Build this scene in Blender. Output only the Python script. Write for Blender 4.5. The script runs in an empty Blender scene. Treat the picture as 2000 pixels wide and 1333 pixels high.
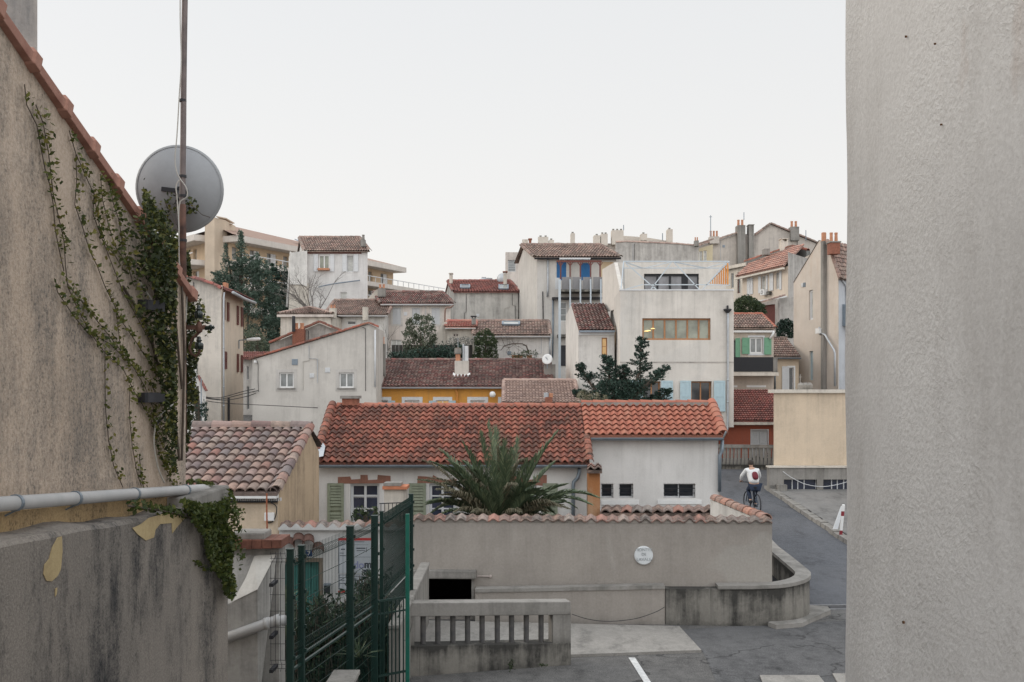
import bpy, math, random
import numpy as np
from mathutils import Vector, Matrix
random.seed(7); rng = np.random.default_rng(7)
F=1944.0; CX=1000.0; HY=760.0; CZ=4.6
scn=bpy.context.scene; COL=scn.collection
V=Vector
def W(px,py,d): return V(((px-CX)/F*d, d, CZ+(HY-py)/F*d))
def X(px,d): return (px-CX)/F*d
def Z(py,d): return CZ+(HY-py)/F*d
def terr(x,y):
    z=0.0
    if y>26: z+=.04*(min(y,48)-26)
    if y>48: z+=.15*(min(y,125)-48)
    return z
# ------------------------------------------------------------------ objects
WO={}
def tag(o,label=None,cat=None,group=None,kind=None):
    if label: o['label']=label
    if cat: o['category']=cat
    if group: o['group']=group
    if kind: o['kind']=kind
    return o
def thing(name,label,cat,loc,group=None):
    o=bpy.data.objects.new(name,None); COL.objects.link(o); o.empty_display_size=.3
    o.location=loc; WO[o.name]=V(loc); return tag(o,label,cat,group)
def link_mesh(name,me,parent,origin):
    o=bpy.data.objects.new(name,me); COL.objects.link(o)
    WO[o.name]=V(origin)
    if parent is not None:
        o.parent=parent; o.location=V(origin)-WO[parent.name]
    else: o.location=origin
    return o
class MB:
    def __init__(s): s.v=[]; s.f=[]; s.uv=None; s.mi=[]; s.cm=0
    def add(s,vs,fs):
        b=len(s.v); s.v.extend([tuple(p) for p in vs]); s.f.extend([tuple(i+b for i in f) for f in fs]); s.mi.extend([s.cm]*len(fs))
    def quad(s,a,b,c,d): s.add([a,b,c,d],[(0,1,2,3)])
    def hexa(s,p):  # p: 8 pts bottom 0-3, top 4-7
        s.add(p,[(0,3,2,1),(4,5,6,7),(0,1,5,4),(1,2,6,5),(2,3,7,6),(3,0,4,7)])
    def box(s,x0,x1,y0,y1,z0,z1):
        s.hexa([(x0,y0,z0),(x1,y0,z0),(x1,y1,z0),(x0,y1,z0),(x0,y0,z1),(x1,y0,z1),(x1,y1,z1),(x0,y1,z1)])
    def fbox(s,fc,u0,u1,z0,z1,o0,o1):
        P=fc.P; s.hexa([P(u0,z0,o1),P(u1,z0,o1),P(u1,z0,o0),P(u0,z0,o0),P(u0,z1,o1),P(u1,z1,o1),P(u1,z1,o0),P(u0,z1,o0)])
    def prism(s,pts,vec):
        n=len(pts); pts=[V(p) for p in pts]; vec=V(vec)
        s.add(list(pts)+[p+vec for p in pts],[tuple(range(n)),tuple(range(2*n-1,n-1,-1))]+[(i,i+n,(i+1)%n+n,(i+1)%n) for i in range(n)])
    def bar(s,a,b,w,h=None,up=V((0,0,1))):
        h=h or w; a=V(a);b=V(b); d=(b-a).normalized()
        x=d.cross(up)
        if x.length<1e-3: x=d.cross(V((0,1,0)))
        x.normalize(); y=x.cross(d).normalized()
        q=[]
        for p in (a,b):
            for i,j in ((-1,-1),(1,-1),(1,1),(-1,1)): q.append(p+x*i*w/2+y*j*h/2)
        s.hexa(q)
    def tube(s,pts,r,n=6,cap=True):
        pts=[V(p) for p in pts]
        rs=r if isinstance(r,(list,tuple)) else [r]*len(pts)
        b=len(s.v); vs=[]; prev=None
        for i,p in enumerate(pts):
            d=(pts[min(i+1,len(pts)-1)]-pts[max(i-1,0)]).normalized()
            if prev is None:
                x=d.orthogonal().normalized()
            else:
                x=(prev-d*prev.dot(d))
                x=x.normalized() if x.length>1e-5 else d.orthogonal().normalized()
            prev=x; y=d.cross(x)
            for k in range(n):
                a=2*math.pi*k/n; vs.append(p+(x*math.cos(a)+y*math.sin(a))*rs[i])
        fs=[]
        for i in range(len(pts)-1):
            for k in range(n):
                fs.append((i*n+k,i*n+(k+1)%n,(i+1)*n+(k+1)%n,(i+1)*n+k))
        if cap: fs+= [tuple(range(n-1,-1,-1)),tuple((len(pts)-1)*n+k for k in range(n))]
        s.add(vs,fs)
    def lathe(s,c,prof,n=16,axis=V((0,0,1))):
        axis=V(axis).normalized(); x=axis.orthogonal().normalized(); y=axis.cross(x); c=V(c)
        vs=[]; m=len(prof)
        for r,h in prof:
            for k in range(n):
                a=2*math.pi*k/n; vs.append(c+axis*h+(x*math.cos(a)+y*math.sin(a))*r)
        fs=[(i*n+k,i*n+(k+1)%n,(i+1)*n+(k+1)%n,(i+1)*n+k) for i in range(m-1) for k in range(n)]
        s.add(vs,fs)
    def build(s,name,mat,parent=None,smooth=False,origin=None,bevel=0):
        a=np.array(s.v,dtype=float)
        if origin is None:
            mn=a.min(0); mx=a.max(0); origin=((mn[0]+mx[0])/2,(mn[1]+mx[1])/2,mn[2])
        me=bpy.data.meshes.new(name); me.from_pydata([tuple(p) for p in (a-np.array(origin))],[],s.f)
        mats=mat if isinstance(mat,(list,tuple)) else [mat]
        for m in mats: me.materials.append(m)
        if len(mats)>1: me.polygons.foreach_set('material_index',s.mi)
        if s.uv is not None:
            l=me.uv_layers.new(name='UV'); l.data.foreach_set('uv',np.array(s.uv,dtype=np.float32).ravel())
        if smooth: me.polygons.foreach_set('use_smooth',[True]*len(me.polygons))
        me.update()
        o=link_mesh(name,me,parent,origin)
        if bevel:
            m=o.modifiers.new('b','BEVEL'); m.width=bevel; m.segments=2; m.limit_method='ANGLE'
        return o
class Face:
    def __init__(s,A,B):
        s.A=V(A); s.B=V(B); s.L=(s.B-s.A).length; s.d=(s.B-s.A).normalized(); s.n=V((s.d.y,-s.d.x))
    @staticmethod
    def px(pa,da,pb,db): return Face((X(pa,da),da),(X(pb,db),db))
    def u(s,px):
        k=(px-CX)/F   # k*t = A.x+u dx ; t = A.y+u dy
        return (s.A.x-k*s.A.y)/(k*s.d.y-s.d.x)
    def z(s,px,py): return CZ+(HY-py)/F*(s.A.y+s.u(px)*s.d.y)
    def P(s,u,z,o=0): 
        q=s.A+s.d*u+s.n*o; return V((q.x,q.y,z))
    def rect(s,x0,x1,y0,y1):
        u0,u1=s.u(x0),s.u(x1); xm=(x0+x1)/2
        return (u0,u1,s.z(xm,y1),s.z(xm,y0))
def interp(top,u):
    if u<=top[0][0]: return top[0][1]
    for (a,za),(b,zb) in zip(top,top[1:]):
        if u<=b: return za+(zb-za)*(u-a)/(b-a+1e-9)
    return top[-1][1]
def wallface(m,fc,zb,top,holes=(),rev=.14):
    L=fc.L
    us=sorted(set([0,L]+[u for u,_ in top if 0<u<L]+[h[0] for h in holes]+[h[1] for h in holes]))
    us=[u for u in us if -1e-6<=u<=L+1e-6]
    for a,b in zip(us,us[1:]):
        if b-a<1e-5: continue
        mid=(a+b)/2; hs=sorted([h for h in holes if h[0]<mid<h[1]],key=lambda h:h[2])
        z=zb
        for h in hs:
            if h[2]>z+1e-4: m.quad(fc.P(a,z),fc.P(b,z),fc.P(b,h[2]),fc.P(a,h[2]))
            z=h[3]
        ta,tb=interp(top,a+1e-6),interp(top,b-1e-6)
        m.quad(fc.P(a,z),fc.P(b,z),fc.P(b,tb),fc.P(a,ta))
    for (a,b,z0,z1) in holes:
        P=fc.P
        m.quad(P(a,z0),P(b,z0),P(b,z0,-rev),P(a,z0,-rev)); m.quad(P(a,z1),P(a,z1,-rev),P(b,z1,-rev),P(b,z1))
        m.quad(P(a,z0),P(a,z0,-rev),P(a,z1,-rev),P(a,z1)); m.quad(P(b,z0),P(b,z1),P(b,z1,-rev),P(b,z0,-rev))
# ------------------------------------------------------------------ materials
def N(nt,t,**k):
    n=nt.nodes.new(t)
    for a,b in k.items():
        if a in ('inp',):
            for i,v in b.items(): n.inputs[i].default_value=v
        else: setattr(n,a,b)
    return n
def base(name,rough=.85,spec=.3):
    m=bpy.data.materials.new(name); m.use_nodes=True; nt=m.node_tree; b=nt.nodes['Principled BSDF']
    b.inputs['Roughness'].default_value=rough; b.inputs['Specular IOR Level'].default_value=spec
    return m,nt,b
def c4(c): return (c[0],c[1],c[2],1)
def noise(nt,vec,scale,detail=4,rough=.6,map_=None,dist=0):
    n=N(nt,'ShaderNodeTexNoise',inp={'Scale':scale,'Detail':detail,'Roughness':rough,'Distortion':dist})
    if map_:
        mp=N(nt,'ShaderNodeMapping'); mp.inputs['Scale'].default_value=map_; nt.links.new(vec,mp.inputs[0]); vec=mp.outputs[0]
    nt.links.new(vec,n.inputs['Vector']); return n.outputs['Fac']
def ramp(nt,fac,stops,interp='LINEAR'):
    r=N(nt,'ShaderNodeValToRGB'); r.color_ramp.interpolation=interp
    e=r.color_ramp.elements
    while len(e)<len(stops): e.new(.5)
    for el,(p,c) in zip(e,stops):
        el.position=p; el.color=c4(c) if isinstance(c,(tuple,list)) else (c,c,c,1)
    nt.links.new(fac,r.inputs[0]); return r.outputs[0]
def mix(nt,fac,a,b,mode='MIX'):
    n=N(nt,'ShaderNodeMix',data_type='RGBA',blend_type=mode)
    for sock,val in ((n.inputs[0],fac),(n.inputs[6],a),(n.inputs[7],b)):
        if isinstance(val,(int,float)): sock.default_value=val if sock.type=='VALUE' else (val,val,val,1)
        elif isinstance(val,(tuple,list)): sock.default_value=c4(val)
        else: nt.links.new(val,sock)
    return n.outputs[2]
def mth(nt,op,a,b=0.5):
    n=N(nt,'ShaderNodeMath',operation=op)
    for s_,v in zip(n.inputs,(a,b)):
        if isinstance(v,(int,float)): s_.default_value=v
        else: nt.links.new(v,s_)
    return n.outputs[0]
def bump(nt,b,h,strength=.3,dist=.02):
    n=N(nt,'ShaderNodeBump',inp={'Strength':strength,'Distance':dist}); nt.links.new(h,n.inputs['Height']); nt.links.new(n.outputs[0],b.inputs['Normal'])
PL={}
def plaster(name,col,stain=(.12,.11,.10),amt=.5,top=.5,foot=.3,bmp=.25,grain=25,warm=None,rep=None,thr=(.5,.78)):
    if name in PL: return PL[name]
    m,nt,b=base(name,.9,.2); tc=N(nt,'ShaderNodeTexCoord'); ob=tc.outputs['Object']
    sx=N(nt,'ShaderNodeSeparateXYZ'); nt.links.new(tc.outputs['Generated'],sx.inputs[0]); gz=sx.outputs[2]
    c=mix(nt,ramp(nt,noise(nt,ob,.7,5,.6),[(.35,0.),(.7,1.)]),tuple(x*.9 for x in col),tuple(min(1,x*1.06) for x in col))
    if rep: c=mix(nt,ramp(nt,noise(nt,ob,.45,3,.5,None,.6),[(.57,0.),(.6,.6)]),c,rep)
    st=noise(nt,ob,1.0,6,.72,(2.2,2.2,.22))
    st2=noise(nt,ob,2.4,5,.7)
    m1=ramp(nt,mth(nt,'MULTIPLY',mth(nt,'ADD',st,mth(nt,'MULTIPLY',mth(nt,'POWER',gz,4.),.22*top)),mth(nt,'ADD',st2,.5)),[(thr[0],0.),(thr[1],1.)])
    c=mix(nt,mth(nt,'MULTIPLY',m1,amt),c,stain)
    st3=ramp(nt,noise(nt,ob,1.,4,.7,(5.5,5.5,.13)),[(.56,0.),(.74,1.)]); c=mix(nt,mth(nt,'MULTIPLY',mth(nt,'MULTIPLY',st3,mth(nt,'ADD',mth(nt,'POWER',gz,2.),.25)),min(1.,amt*1.1)),c,stain)
    ft=mth(nt,'MULTIPLY',mth(nt,'POWER',mth(nt,'SUBTRACT',1.,gz),6.),ramp(nt,st2,[(.3,0.),(.6,1.)]))
    c=mix(nt,mth(nt,'MULTIPLY',ft,foot),c,stain)
    fine=noise(nt,ob,grain,4,.65)
    c=mix(nt,.35,c,ramp(nt,fine,[(.3,.35),(.7,.65)]),'SOFT_LIGHT')
    nt.links.new(c,b.inputs['Base Color']); bump(nt,b,fine,bmp,.01)
    PL[name]=m; return m
def tilemat(name,cols,moss=.3,mosscol=(.035,.03,.028),light=(.45,.38,.33)):
    m,nt,b=base(name,.85,.25); tc=N(nt,'ShaderNodeTexCoord'); uv=tc.outputs['UV']; ob=tc.outputs['Object']
    fl=N(nt,'ShaderNodeVectorMath',operation='FLOOR'); nt.links.new(uv,fl.inputs[0])
    wn=N(nt,'ShaderNodeTexWhiteNoise',noise_dimensions='2D'); nt.links.new(fl.outputs[0],wn.inputs['Vector'])
    n=len(cols); c=ramp(nt,wn.outputs['Value'],[((i+.5)/n,x) for i,x in enumerate(cols)])
    big=noise(nt,ob,.8,4,.6)
    sm=noise(nt,ob,9,5,.7)
    c=mix(nt,ramp(nt,sm,[(.3,0.),(.75,.35)]),c,light)
    c=mix(nt,mth(nt,'MULTIPLY',ramp(nt,mth(nt,'MULTIPLY',mth(nt,'ADD',big,.5),mth(nt,'ADD',sm,mth(nt,'MULTIPLY',wn.outputs['Value'],.22))),[(.5,0.),(.78,1.)]),moss),c,mosscol)
    # dark at the valley between covers
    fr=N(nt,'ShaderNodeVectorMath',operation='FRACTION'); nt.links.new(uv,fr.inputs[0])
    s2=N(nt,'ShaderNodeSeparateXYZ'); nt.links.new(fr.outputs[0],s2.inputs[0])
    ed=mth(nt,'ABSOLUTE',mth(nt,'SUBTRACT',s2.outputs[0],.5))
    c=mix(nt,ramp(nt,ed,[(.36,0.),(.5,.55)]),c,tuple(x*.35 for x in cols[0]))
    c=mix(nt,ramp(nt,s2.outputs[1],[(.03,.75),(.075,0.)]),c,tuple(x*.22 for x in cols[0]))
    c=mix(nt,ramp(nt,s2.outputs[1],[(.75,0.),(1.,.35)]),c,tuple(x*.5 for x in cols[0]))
    nt.links.new(c,b.inputs['Base Color']); bump(nt,b,noise(nt,ob,40,3,.6),.25,.01)
    return m
def plain(name,col,rough=.6,metal=0,spec=.4,var=.12,scale=6,bmp=.1,alt=None):
    if name in PL: return PL[name]
    m,nt,b=base(name,rough,spec); tc=N(nt,'ShaderNodeTexCoord'); ob=tc.outputs['Object']
    nz=noise(nt,ob,scale,5,.65)
    c=mix(nt,ramp(nt,nz,[(.3,0.),(.72,1.)]),tuple(x*(1-var) for x in col),alt or tuple(min(1,x*(1+var)) for x in col))
    nt.links.new(c,b.inputs['Base Color']); b.inputs['Metallic'].default_value=metal
    if bmp: bump(nt,b,noise(nt,ob,scale*6,3,.6),bmp,.005)
    PL[name]=m; return m
def foliage(name,cols,trans=.25):
    m,nt,b=base(name,.6,.3); g=N(nt,'ShaderNodeNewGeometry'); n=len(cols)
    c=ramp(nt,g.outputs['Random Per Island'],[((i+.5)/n,x) for i,x in enumerate(cols)])
    nt.links.new(c,b.inputs['Base Color'])
    t=N(nt,'ShaderNodeBsdfTranslucent'); nt.links.new(c,t.inputs[0]); mx=N(nt,'ShaderNodeMixShader'); mx.inputs[0].default_value=trans
    nt.links.new(b.outputs[0],mx.inputs[1]); nt.links.new(t.outputs[0],mx.inputs[2]); nt.links.new(mx.outputs[0],nt.nodes['Material Output'].inputs[0])
    return m
def glassmat(name,col=(.05,.06,.065),rough=.08,emit=None):
    m,nt,b=base(name,rough,.6); tc=N(nt,'ShaderNodeTexCoord')
    nz=noise(nt,tc.outputs['Object'],1.3,3,.5)
    c=mix(nt,ramp(nt,nz,[(.4,0.),(.6,1.)]),col,tuple(min(1,x*1.7) for x in col)); nt.links.new(c,b.inputs['Base Color'])
    if emit: b.inputs['Emission Color'].default_value=c4(emit); b.inputs['Emission Strength'].default_value=1
    return m
# ------------------------------------------------------------------ generators
def tiled(name,parent,EL,ER,RL,RR,ncol,nrow,mat,amp=.045,lip=.034,kind='canal',K=6,jit=.006,slab=.07):
    EL,ER,RL,RR=[np.array(V(p)) for p in (EL,ER,RL,RR)]
    nrm=np.cross(ER-EL,RL-EL); nrm/=np.linalg.norm(nrm)
    if nrm[2]<0: nrm=-nrm
    m=MB(); S=np.linspace(0,1,K+1)
    if kind=='canal': prof=np.abs(np.sin(np.pi*S))**.65
    else: prof=(0.5-0.5*np.cos(2*np.pi*S))**1.15
    P=np.zeros((nrow,2,ncol,K+1,3)); 
    J=rng.uniform(-1,1,(nrow,ncol))*jit; T=rng.uniform(-1,1,(nrow,ncol))*jit*2
    Lv=np.linalg.norm(RL-EL)
    for j in range(nrow):
        for e in (0,1):
            for i in range(ncol):
                for k in range(K+1):
                    s=S[k]
                    u=(i+s)/ncol; v=(j+e)/nrow + (T[j,i]*prof[k]/Lv if e==0 else 0)
                    p=(EL*(1-u)+ER*u)*(1-v)+(RL*(1-u)+RR*u)*v
                    a=amp*(1.0 if e==0 else .84)
                    P[j,e,i,k]=p+nrm*(a*prof[k]+(lip if e==0 else 0)+J[j,i]*prof[k]*(1.6 if e==0 else 1))
    vs=P.reshape(-1,3); idx=np.arange(nrow*2*ncol*(K+1)).reshape(nrow,2,ncol,K+1)
    fs=[];uv=[]
    for j in range(nrow):
        for i in range(ncol):
            for k in range(K):
                a,b,c,d=idx[j,0,i,k],idx[j,0,i,k+1],idx[j,1,i,k+1],idx[j,1,i,k]
                fs.append((a,b,c,d)); u0=i+.02+.96*S[k];u1=i+.02+.96*S[k+1]
                uv+= [(u0,j+.02),(u1,j+.02),(u1,j+.98),(u0,j+.98)]
                if j>0:
                    c2,d2=idx[j-1,1,i,k+1],idx[j-1,1,i,k]
                    fs.append((d2,c2,b,a)); uv+=[(u0,j+.02),(u1,j+.02),(u1,j+.03),(u0,j+.03)]
    m.v=[tuple(p) for p in vs]; m.f=fs
    # eave riser + slab
    b0=len(m.v)
    low=[]
    for i in range(ncol):
        for k in range(K+1):
            q=P[0,0,i,k]-nrm*.022; m.v.append(tuple(q))
    for i in range(ncol):
        for k in range(K):
            a=b0+i*(K+1)+k; fs.append((a,a+1,idx[0,0,i,k+1],idx[0,0,i,k])); uv+=[(i+.3,.1)]*4
    if slab:
        c=[EL,ER,RR,RL]; b1=len(m.v)
        m.v+= [tuple(p-nrm*(slab+.01)) for p in c]+[tuple(p-nrm*.004) for p in c]
        for f in [(0,3,2,1),(4,5,6,7),(0,1,5,4),(1,2,6,5),(2,3,7,6),(3,0,4,7)]:
            fs.append(tuple(b1+t for t in f)); uv+=[(.5,.1)]*4
    m.f=fs; m.uv=uv
    m.mi=[0]*len(fs)
    return m.build(name,mat,parent)
def barrels(m,P0,P1,n,r,up=V((0,0,1)),ns=7,lip=.012,cover=math.pi):
    """row of overlapping half-round tiles from P0 to P1"""
    P0=V(P0);P1=V(P1); d=(P1-P0).normalized(); side=d.cross(up).normalized(); u=side.cross(d).normalized()
    if m.uv is None: m.uv=[]
    L=(P1-P0).length/n
    for i in range(n):
        a=P0+d*L*i; b=P0+d*L*(i+1.04)
        rr=r*(1+random.uniform(-.04,.04)); dz=random.uniform(-.003,.003)
        vs=[]
        for p,rad in ((a,rr+lip),(b,rr*.92),(a,rr-.006)):
            for k in range(ns+1):
                t=-cover/2+cover*k/ns
                vs.append(p+side*math.sin(t)*rad+u*(math.cos(t)*rad+dz))
        fs=[(k,k+1,ns+2+k,ns+1+k) for k in range(ns)]+[(2*(ns+1)+k,2*(ns+1)+k+1,k+1,k) for k in range(ns)]
        m.add(vs,fs); m.uv+=[(n*7+i+.5,3.5)]*(4*len(fs))
def leaves(name,pts,size,mat,parent,aspect=.45,bias=None,origin=None):
    pts=np.asarray(pts,dtype=float); n=len(pts)
    sz=size if not np.isscalar(size) else size*rng.uniform(.6,1.3,n)
    a=rng.normal(size=(n,3))
    if bias is not None: a=a*bias[3]+np.array(bias[:3])
    a/=np.linalg.norm(a,axis=1,keepdims=True)
    b=rng.normal(size=(n,3)); b-= (b*a).sum(1,keepdims=True)*a; b/=np.linalg.norm(b,axis=1,keepdims=True)
    sz=sz[:,None]
    A=a*sz; B=b*sz*aspect
    q=np.stack([pts-A*.5,pts+B*.5,pts+A*.5,pts-B*.5],1).reshape(-1,3)
    if origin is None: 
        mn=q.min(0);mx=q.max(0); origin=((mn[0]+mx[0])/2,(mn[1]+mx[1])/2,mn[2])
    me=bpy.data.meshes.new(name); 
    me.vertices.add(4*n); me.vertices.foreach_set('co',(q-np.array(origin)).astype(np.float32).ravel())
    me.loops.add(4*n); me.loops.foreach_set('vertex_index',np.arange(4*n))
    me.polygons.add(n); me.polygons.foreach_set('loop_start',np.arange(n)*4); me.polygons.foreach_set('loop_total',np.full(n,4))
    me.materials.append(mat); me.update(calc_edges=True); me.validate()
    return link_mesh(name,me,parent,origin)
# ------------------------------------------------------------------ house class
HS={}
class House:
    def __init__(s,name,label,cat,fc,depth,top,prof,mat,zb=None,back=None,group=None,wallname='wall'):
        s.f=fc; L=fc.L
        bk=V(back) if back is not None else -fc.n*depth
        s.bk=bk; s.D=bk.length
        s.l=Face(fc.A+bk,fc.A); s.r=Face(fc.B,fc.B+bk); s.b=Face(fc.B+bk,fc.A+bk)
        if isinstance(top,tuple): top=[(0,top[1]),(L,top[1])]
        elif isinstance(top,(int,float)): top=[(fc.A,0),(fc.B,0)] and [(0,fc.z((CX+fc.A.x/fc.A.y*F),top)),(L,0)]; top[1]=(L,top[0][1])
        else: top=[(fc.u(px),fc.z(px,py)) for px,py in top]
        s.top=top; s.prof=prof
        mid=(fc.A+fc.B+bk)/2
        s.zb=zb if zb is not None else terr(mid.x,fc.A.y)-1.0
        s.root=thing(name,label,cat,(mid.x,mid.y,s.zb),group); HS[name]=s
        s.mat=mat; s.h={'f':[],'l':[],'r':[]}; s.wallname=wallname
    def fz(s,k): return {'f':s.f,'l':s.l,'r':s.r}[k]
    def finish(s,rev=.14):
        m=MB(); D=s.D; za,zb_=s.top[0][1],s.top[-1][1]
        wallface(m,s.f,s.zb,s.top,s.h['f'],rev)
        pl=[(D-t,za+dz) for t,dz in reversed(s.prof)]; pr=[(t,zb_+dz) for t,dz in s.prof]
        wallface(m,s.l,s.zb,pl,s.h['l'],rev); wallface(m,s.r,s.zb,pr,s.h['r'],rev)
        dz=s.prof[-1][1]; L=s.f.L
        wallface(m,s.b,s.zb,[(L-u,z+dz) for u,z in reversed(s.top)])
        if s.prof[-1][1]==0 and len(s.prof)==2 and len(s.top)==2: # flat lid
            m.quad(s.f.P(0,za-.02),s.f.P(L,zb_-.02),s.r.P(D,zb_-.02),s.l.P(0,za-.02))
        s.wall=m.build(s.wallname,s.mat,s.root); return s.root
    def roof_front(s,mat,ncol,nrow,ov=.25,ovs=.1,amp=.045,kind='canal',name='roof',ridge=True,verge=True,lift=.08,K=6,ridge_mat=None):
        (t1,rise)=s.prof[1]; f=s.f; z0,z1=s.top[0][1],s.top[-1][1]; sl=rise/t1
        bd=s.bk.normalized()
        def Q(u,t,z): 
            q=f.A+f.d*u+bd*t; return V((q.x,q.y,z))
        def pt(u,t): 
            zz=z0+(z1-z0)*u/f.L
            return Q(u,t,zz+sl*t+lift)
        EL,ER,RL,RR=pt(-ovs,-ov),pt(f.L+ovs,-ov),pt(-ovs,t1),pt(f.L+ovs,t1)
        r=tiled(name,s.root,EL,ER,RL,RR,ncol,nrow,mat,amp=amp,kind=kind,K=K)
        if s.D>t1+.2:
            zr=z0+rise+lift; ze=zr-sl*(s.D-t1+.2)
            m=MB(); m.quad(RL,RR,Q(f.L+ovs,s.D+.2,ze),Q(-ovs,s.D+.2,ze)); m.quad(Q(-ovs,s.D+.2,ze-.07),Q(f.L+ovs,s.D+.2,ze-.07),RR-V((0,0,.07)),RL-V((0,0,.07))); m.uv=[(.5,.5)]*8; m.build('back_roof',mat,s.root)
        if ridge:
            m=MB(); n=max(3,int((RR-RL).length/.42)); barrels(m,RL+V((0,0,amp*.3)),RR+V((0,0,amp*.3)),n,amp*1.9); m.build('ridge_tiles',ridge_mat or mat,s.root)
        if verge:
            m=MB(); n=max(3,nrow)
            for e,rr in ((EL,RL),(ER,RR)): m=MB(); barrels(m,e+V((0,0,.0)),rr,n,amp*1.7); m.build('verge_tiles',ridge_mat or mat,s.root)
        s.corn=(EL,ER,RL,RR); return r
    def gutter(s,mat,r=.05,down=None,drop=.06,ln=None):
        EL,ER=s.corn[:2]; m=MB(); o=V((s.f.n.x,s.f.n.y,0))*r*.6-V((0,0,drop))
        n=10;a=EL+o;b=ER+o;d=(b-a); vs=[];sd=V((s.f.n.x,s.f.n.y,0))
        for p in (a,b):
            for k in range(9):
                t=math.pi*k/8; vs.append(p+sd*math.cos(t)*r-V((0,0,1))*math.sin(t)*r)
            for k in range(9):
                t=math.pi*k/8; vs.append(p+sd*math.cos(t)*(r-.008)-V((0,0,1))*math.sin(t)*(r-.008))
        fs=[(k,k+1,18+k+1,18+k) for k in range(8)]+[(9+k+1,9+k,27+k,27+k+1) for k in range(8)]+[(0,18,27,9),(8,17,35,26)]+[(k,9+k,10+k,k+1) for k in range(8)]+[(18+k,19+k,28+k,27+k) for k in range(8)]
        m.add(vs,fs); return m.build('gutter',mat,s.root,smooth=False)
    def win(s,k,x0,x1,y0,y1,frame,glass,nv=2,nh=1,fw=.06,sill=None,sur=None,rev=.14,surw=.12,bars=None,uv=None,name='window',panename='pane'):
        fc=s.fz(k); u0,u1,z0,z1=uv if uv else fc.rect(x0,x1,y0,y1)
        if u0>u1: u0,u1=u1,u0
        s.h[k].append((u0,u1,z0,z1)); m=MB(); o0,o1=-rev+.0,-rev+.05
        for a,b,c,d in ((u0,u0+fw,z0,z1),(u1-fw,u1,z0,z1),(u0+fw,u1-fw,z0,z0+fw),(u0+fw,u1-fw,z1-fw,z1)): m.fbox(fc,a,b,c,d,o0,o1)
        for i in range(1,nv):
            c=u0+(u1-u0)*i/nv; m.fbox(fc,c-fw*.45,c+fw*.45,z0+fw,z1-fw,o0,o1-.004)
        for j in range(1,nh):
            c=z0+(z1-z0)*j/nh; m.fbox(fc,u0+fw,u1-fw,c-fw*.25,c+fw*.25,o0,o1-.008)
        w=m.build(name,frame,s.root)
        m=MB(); m.quad(*[fc.P(a,b,-rev+.015) for a,b in ((u0+.01,z0+.01),(u1-.01,z0+.01),(u1-.01,z1-.01),(u0+.01,z1-.01))]); m.build(panename,glass,w)
        if sill: m=MB(); m.fbox(fc,u0-.08,u1+.08,z0-.06,z0,-.02,.07); m.build('sill',sill,w)
        if sur:
            m=MB(); q=surw
            for a,b,c,d in ((u0-q,u0,z0-q,z1+q),(u1,u1+q,z0-q,z1+q),(u0,u1,z1,z1+q),(u0,u1,z0-q,z0)): m.fbox(fc,a,b,c,d,-.01,.018)
            m.build('surround',sur,w)
        if bars:
            m=MB()
            for i in range(1,bars[0]+1): c=u0+(u1-u0)*i/(bars[0]+1); m.bar(fc.P(c,z0,-.03),fc.P(c,z1,-.03),.015)
            for i in range(1,bars[1]+1): c=z0+(z1-z0)*i/(bars[1]+1); m.bar(fc.P(u0,c,-.03),fc.P(u1,c,-.03),.018)
            m.build('window_bars',bars[2],w)
        return w
    def shut(s,k,x0,x1,y0,y1,mat,louv=True,o=.03,panel=False,uv=None,parent=None):
        fc=s.fz(k); u0,u1,z0,z1=uv if uv else fc.rect(x0,x1,y0,y1)
        if u0>u1:u0,u1=u1,u0
        m=MB(); w=min(.07,(u1-u0)*.16); t=.035
        m.fbox(fc,u0,u0+w,z0,z1,o,o+t); m.fbox(fc,u1-w,u1,z0,z1,o,o+t); m.fbox(fc,u0+w,u1-w,z0,z0+w,o,o+t); m.fbox(fc,u0+w,u1-w,z1-w,z1,o,o+t); zm=(z0+z1)/2
        m.fbox(fc,u0+w,u1-w,zm-w/2,zm+w/2,o,o+t)
        if louv:
            n=max(4,int((z1-z0)/.085)); 
            for i in range(n):
                z=z0+w+(z1-z0-2*w)*(i+.5)/n; h=(z1-z0-2*w)/n*.42
                if abs(z-zm)<w: continue
                P=fc.P; m.hexa([P(u0+w,z-h,o+t-.004),P(u1-w,z-h,o+t-.004),P(u1-w,z-h+.01,o+.0),P(u0+w,z-h+.01,o),P(u0+w,z+h*.2,o+t-.012),P(u1-w,z+h*.2,o+t-.012),P(u1-w,z+h,o+.004),P(u0+w,z+h,o+.004)])
            m.fbox(fc,u0+w,u1-w,z0+w,z1-w,o-.004,o+.001)
        else:
            m.fbox(fc,u0+w,u1-w,z0+w,z1-w,o,o+t*.55)
            if panel: c=(u0+u1)/2; m.fbox(fc,c-.018,c+.018,z0+w,z1-w,o+.02,o+t-.004)
        return m.build('shutter',mat,parent or s.root)
    def fb(s,k,name,x0,x1,y0,y1,mat,o0=-.02,o1=.08,parent=None,bevel=0):
        fc=s.fz(k); u0,u1,z0,z1=fc.rect(x0,x1,y0,y1); m=MB(); m.fbox(fc,min(u0,u1),max(u0,u1),z0,z1,o0,o1); return m.build(name,mat,parent or s.root,bevel=bevel)
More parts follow.
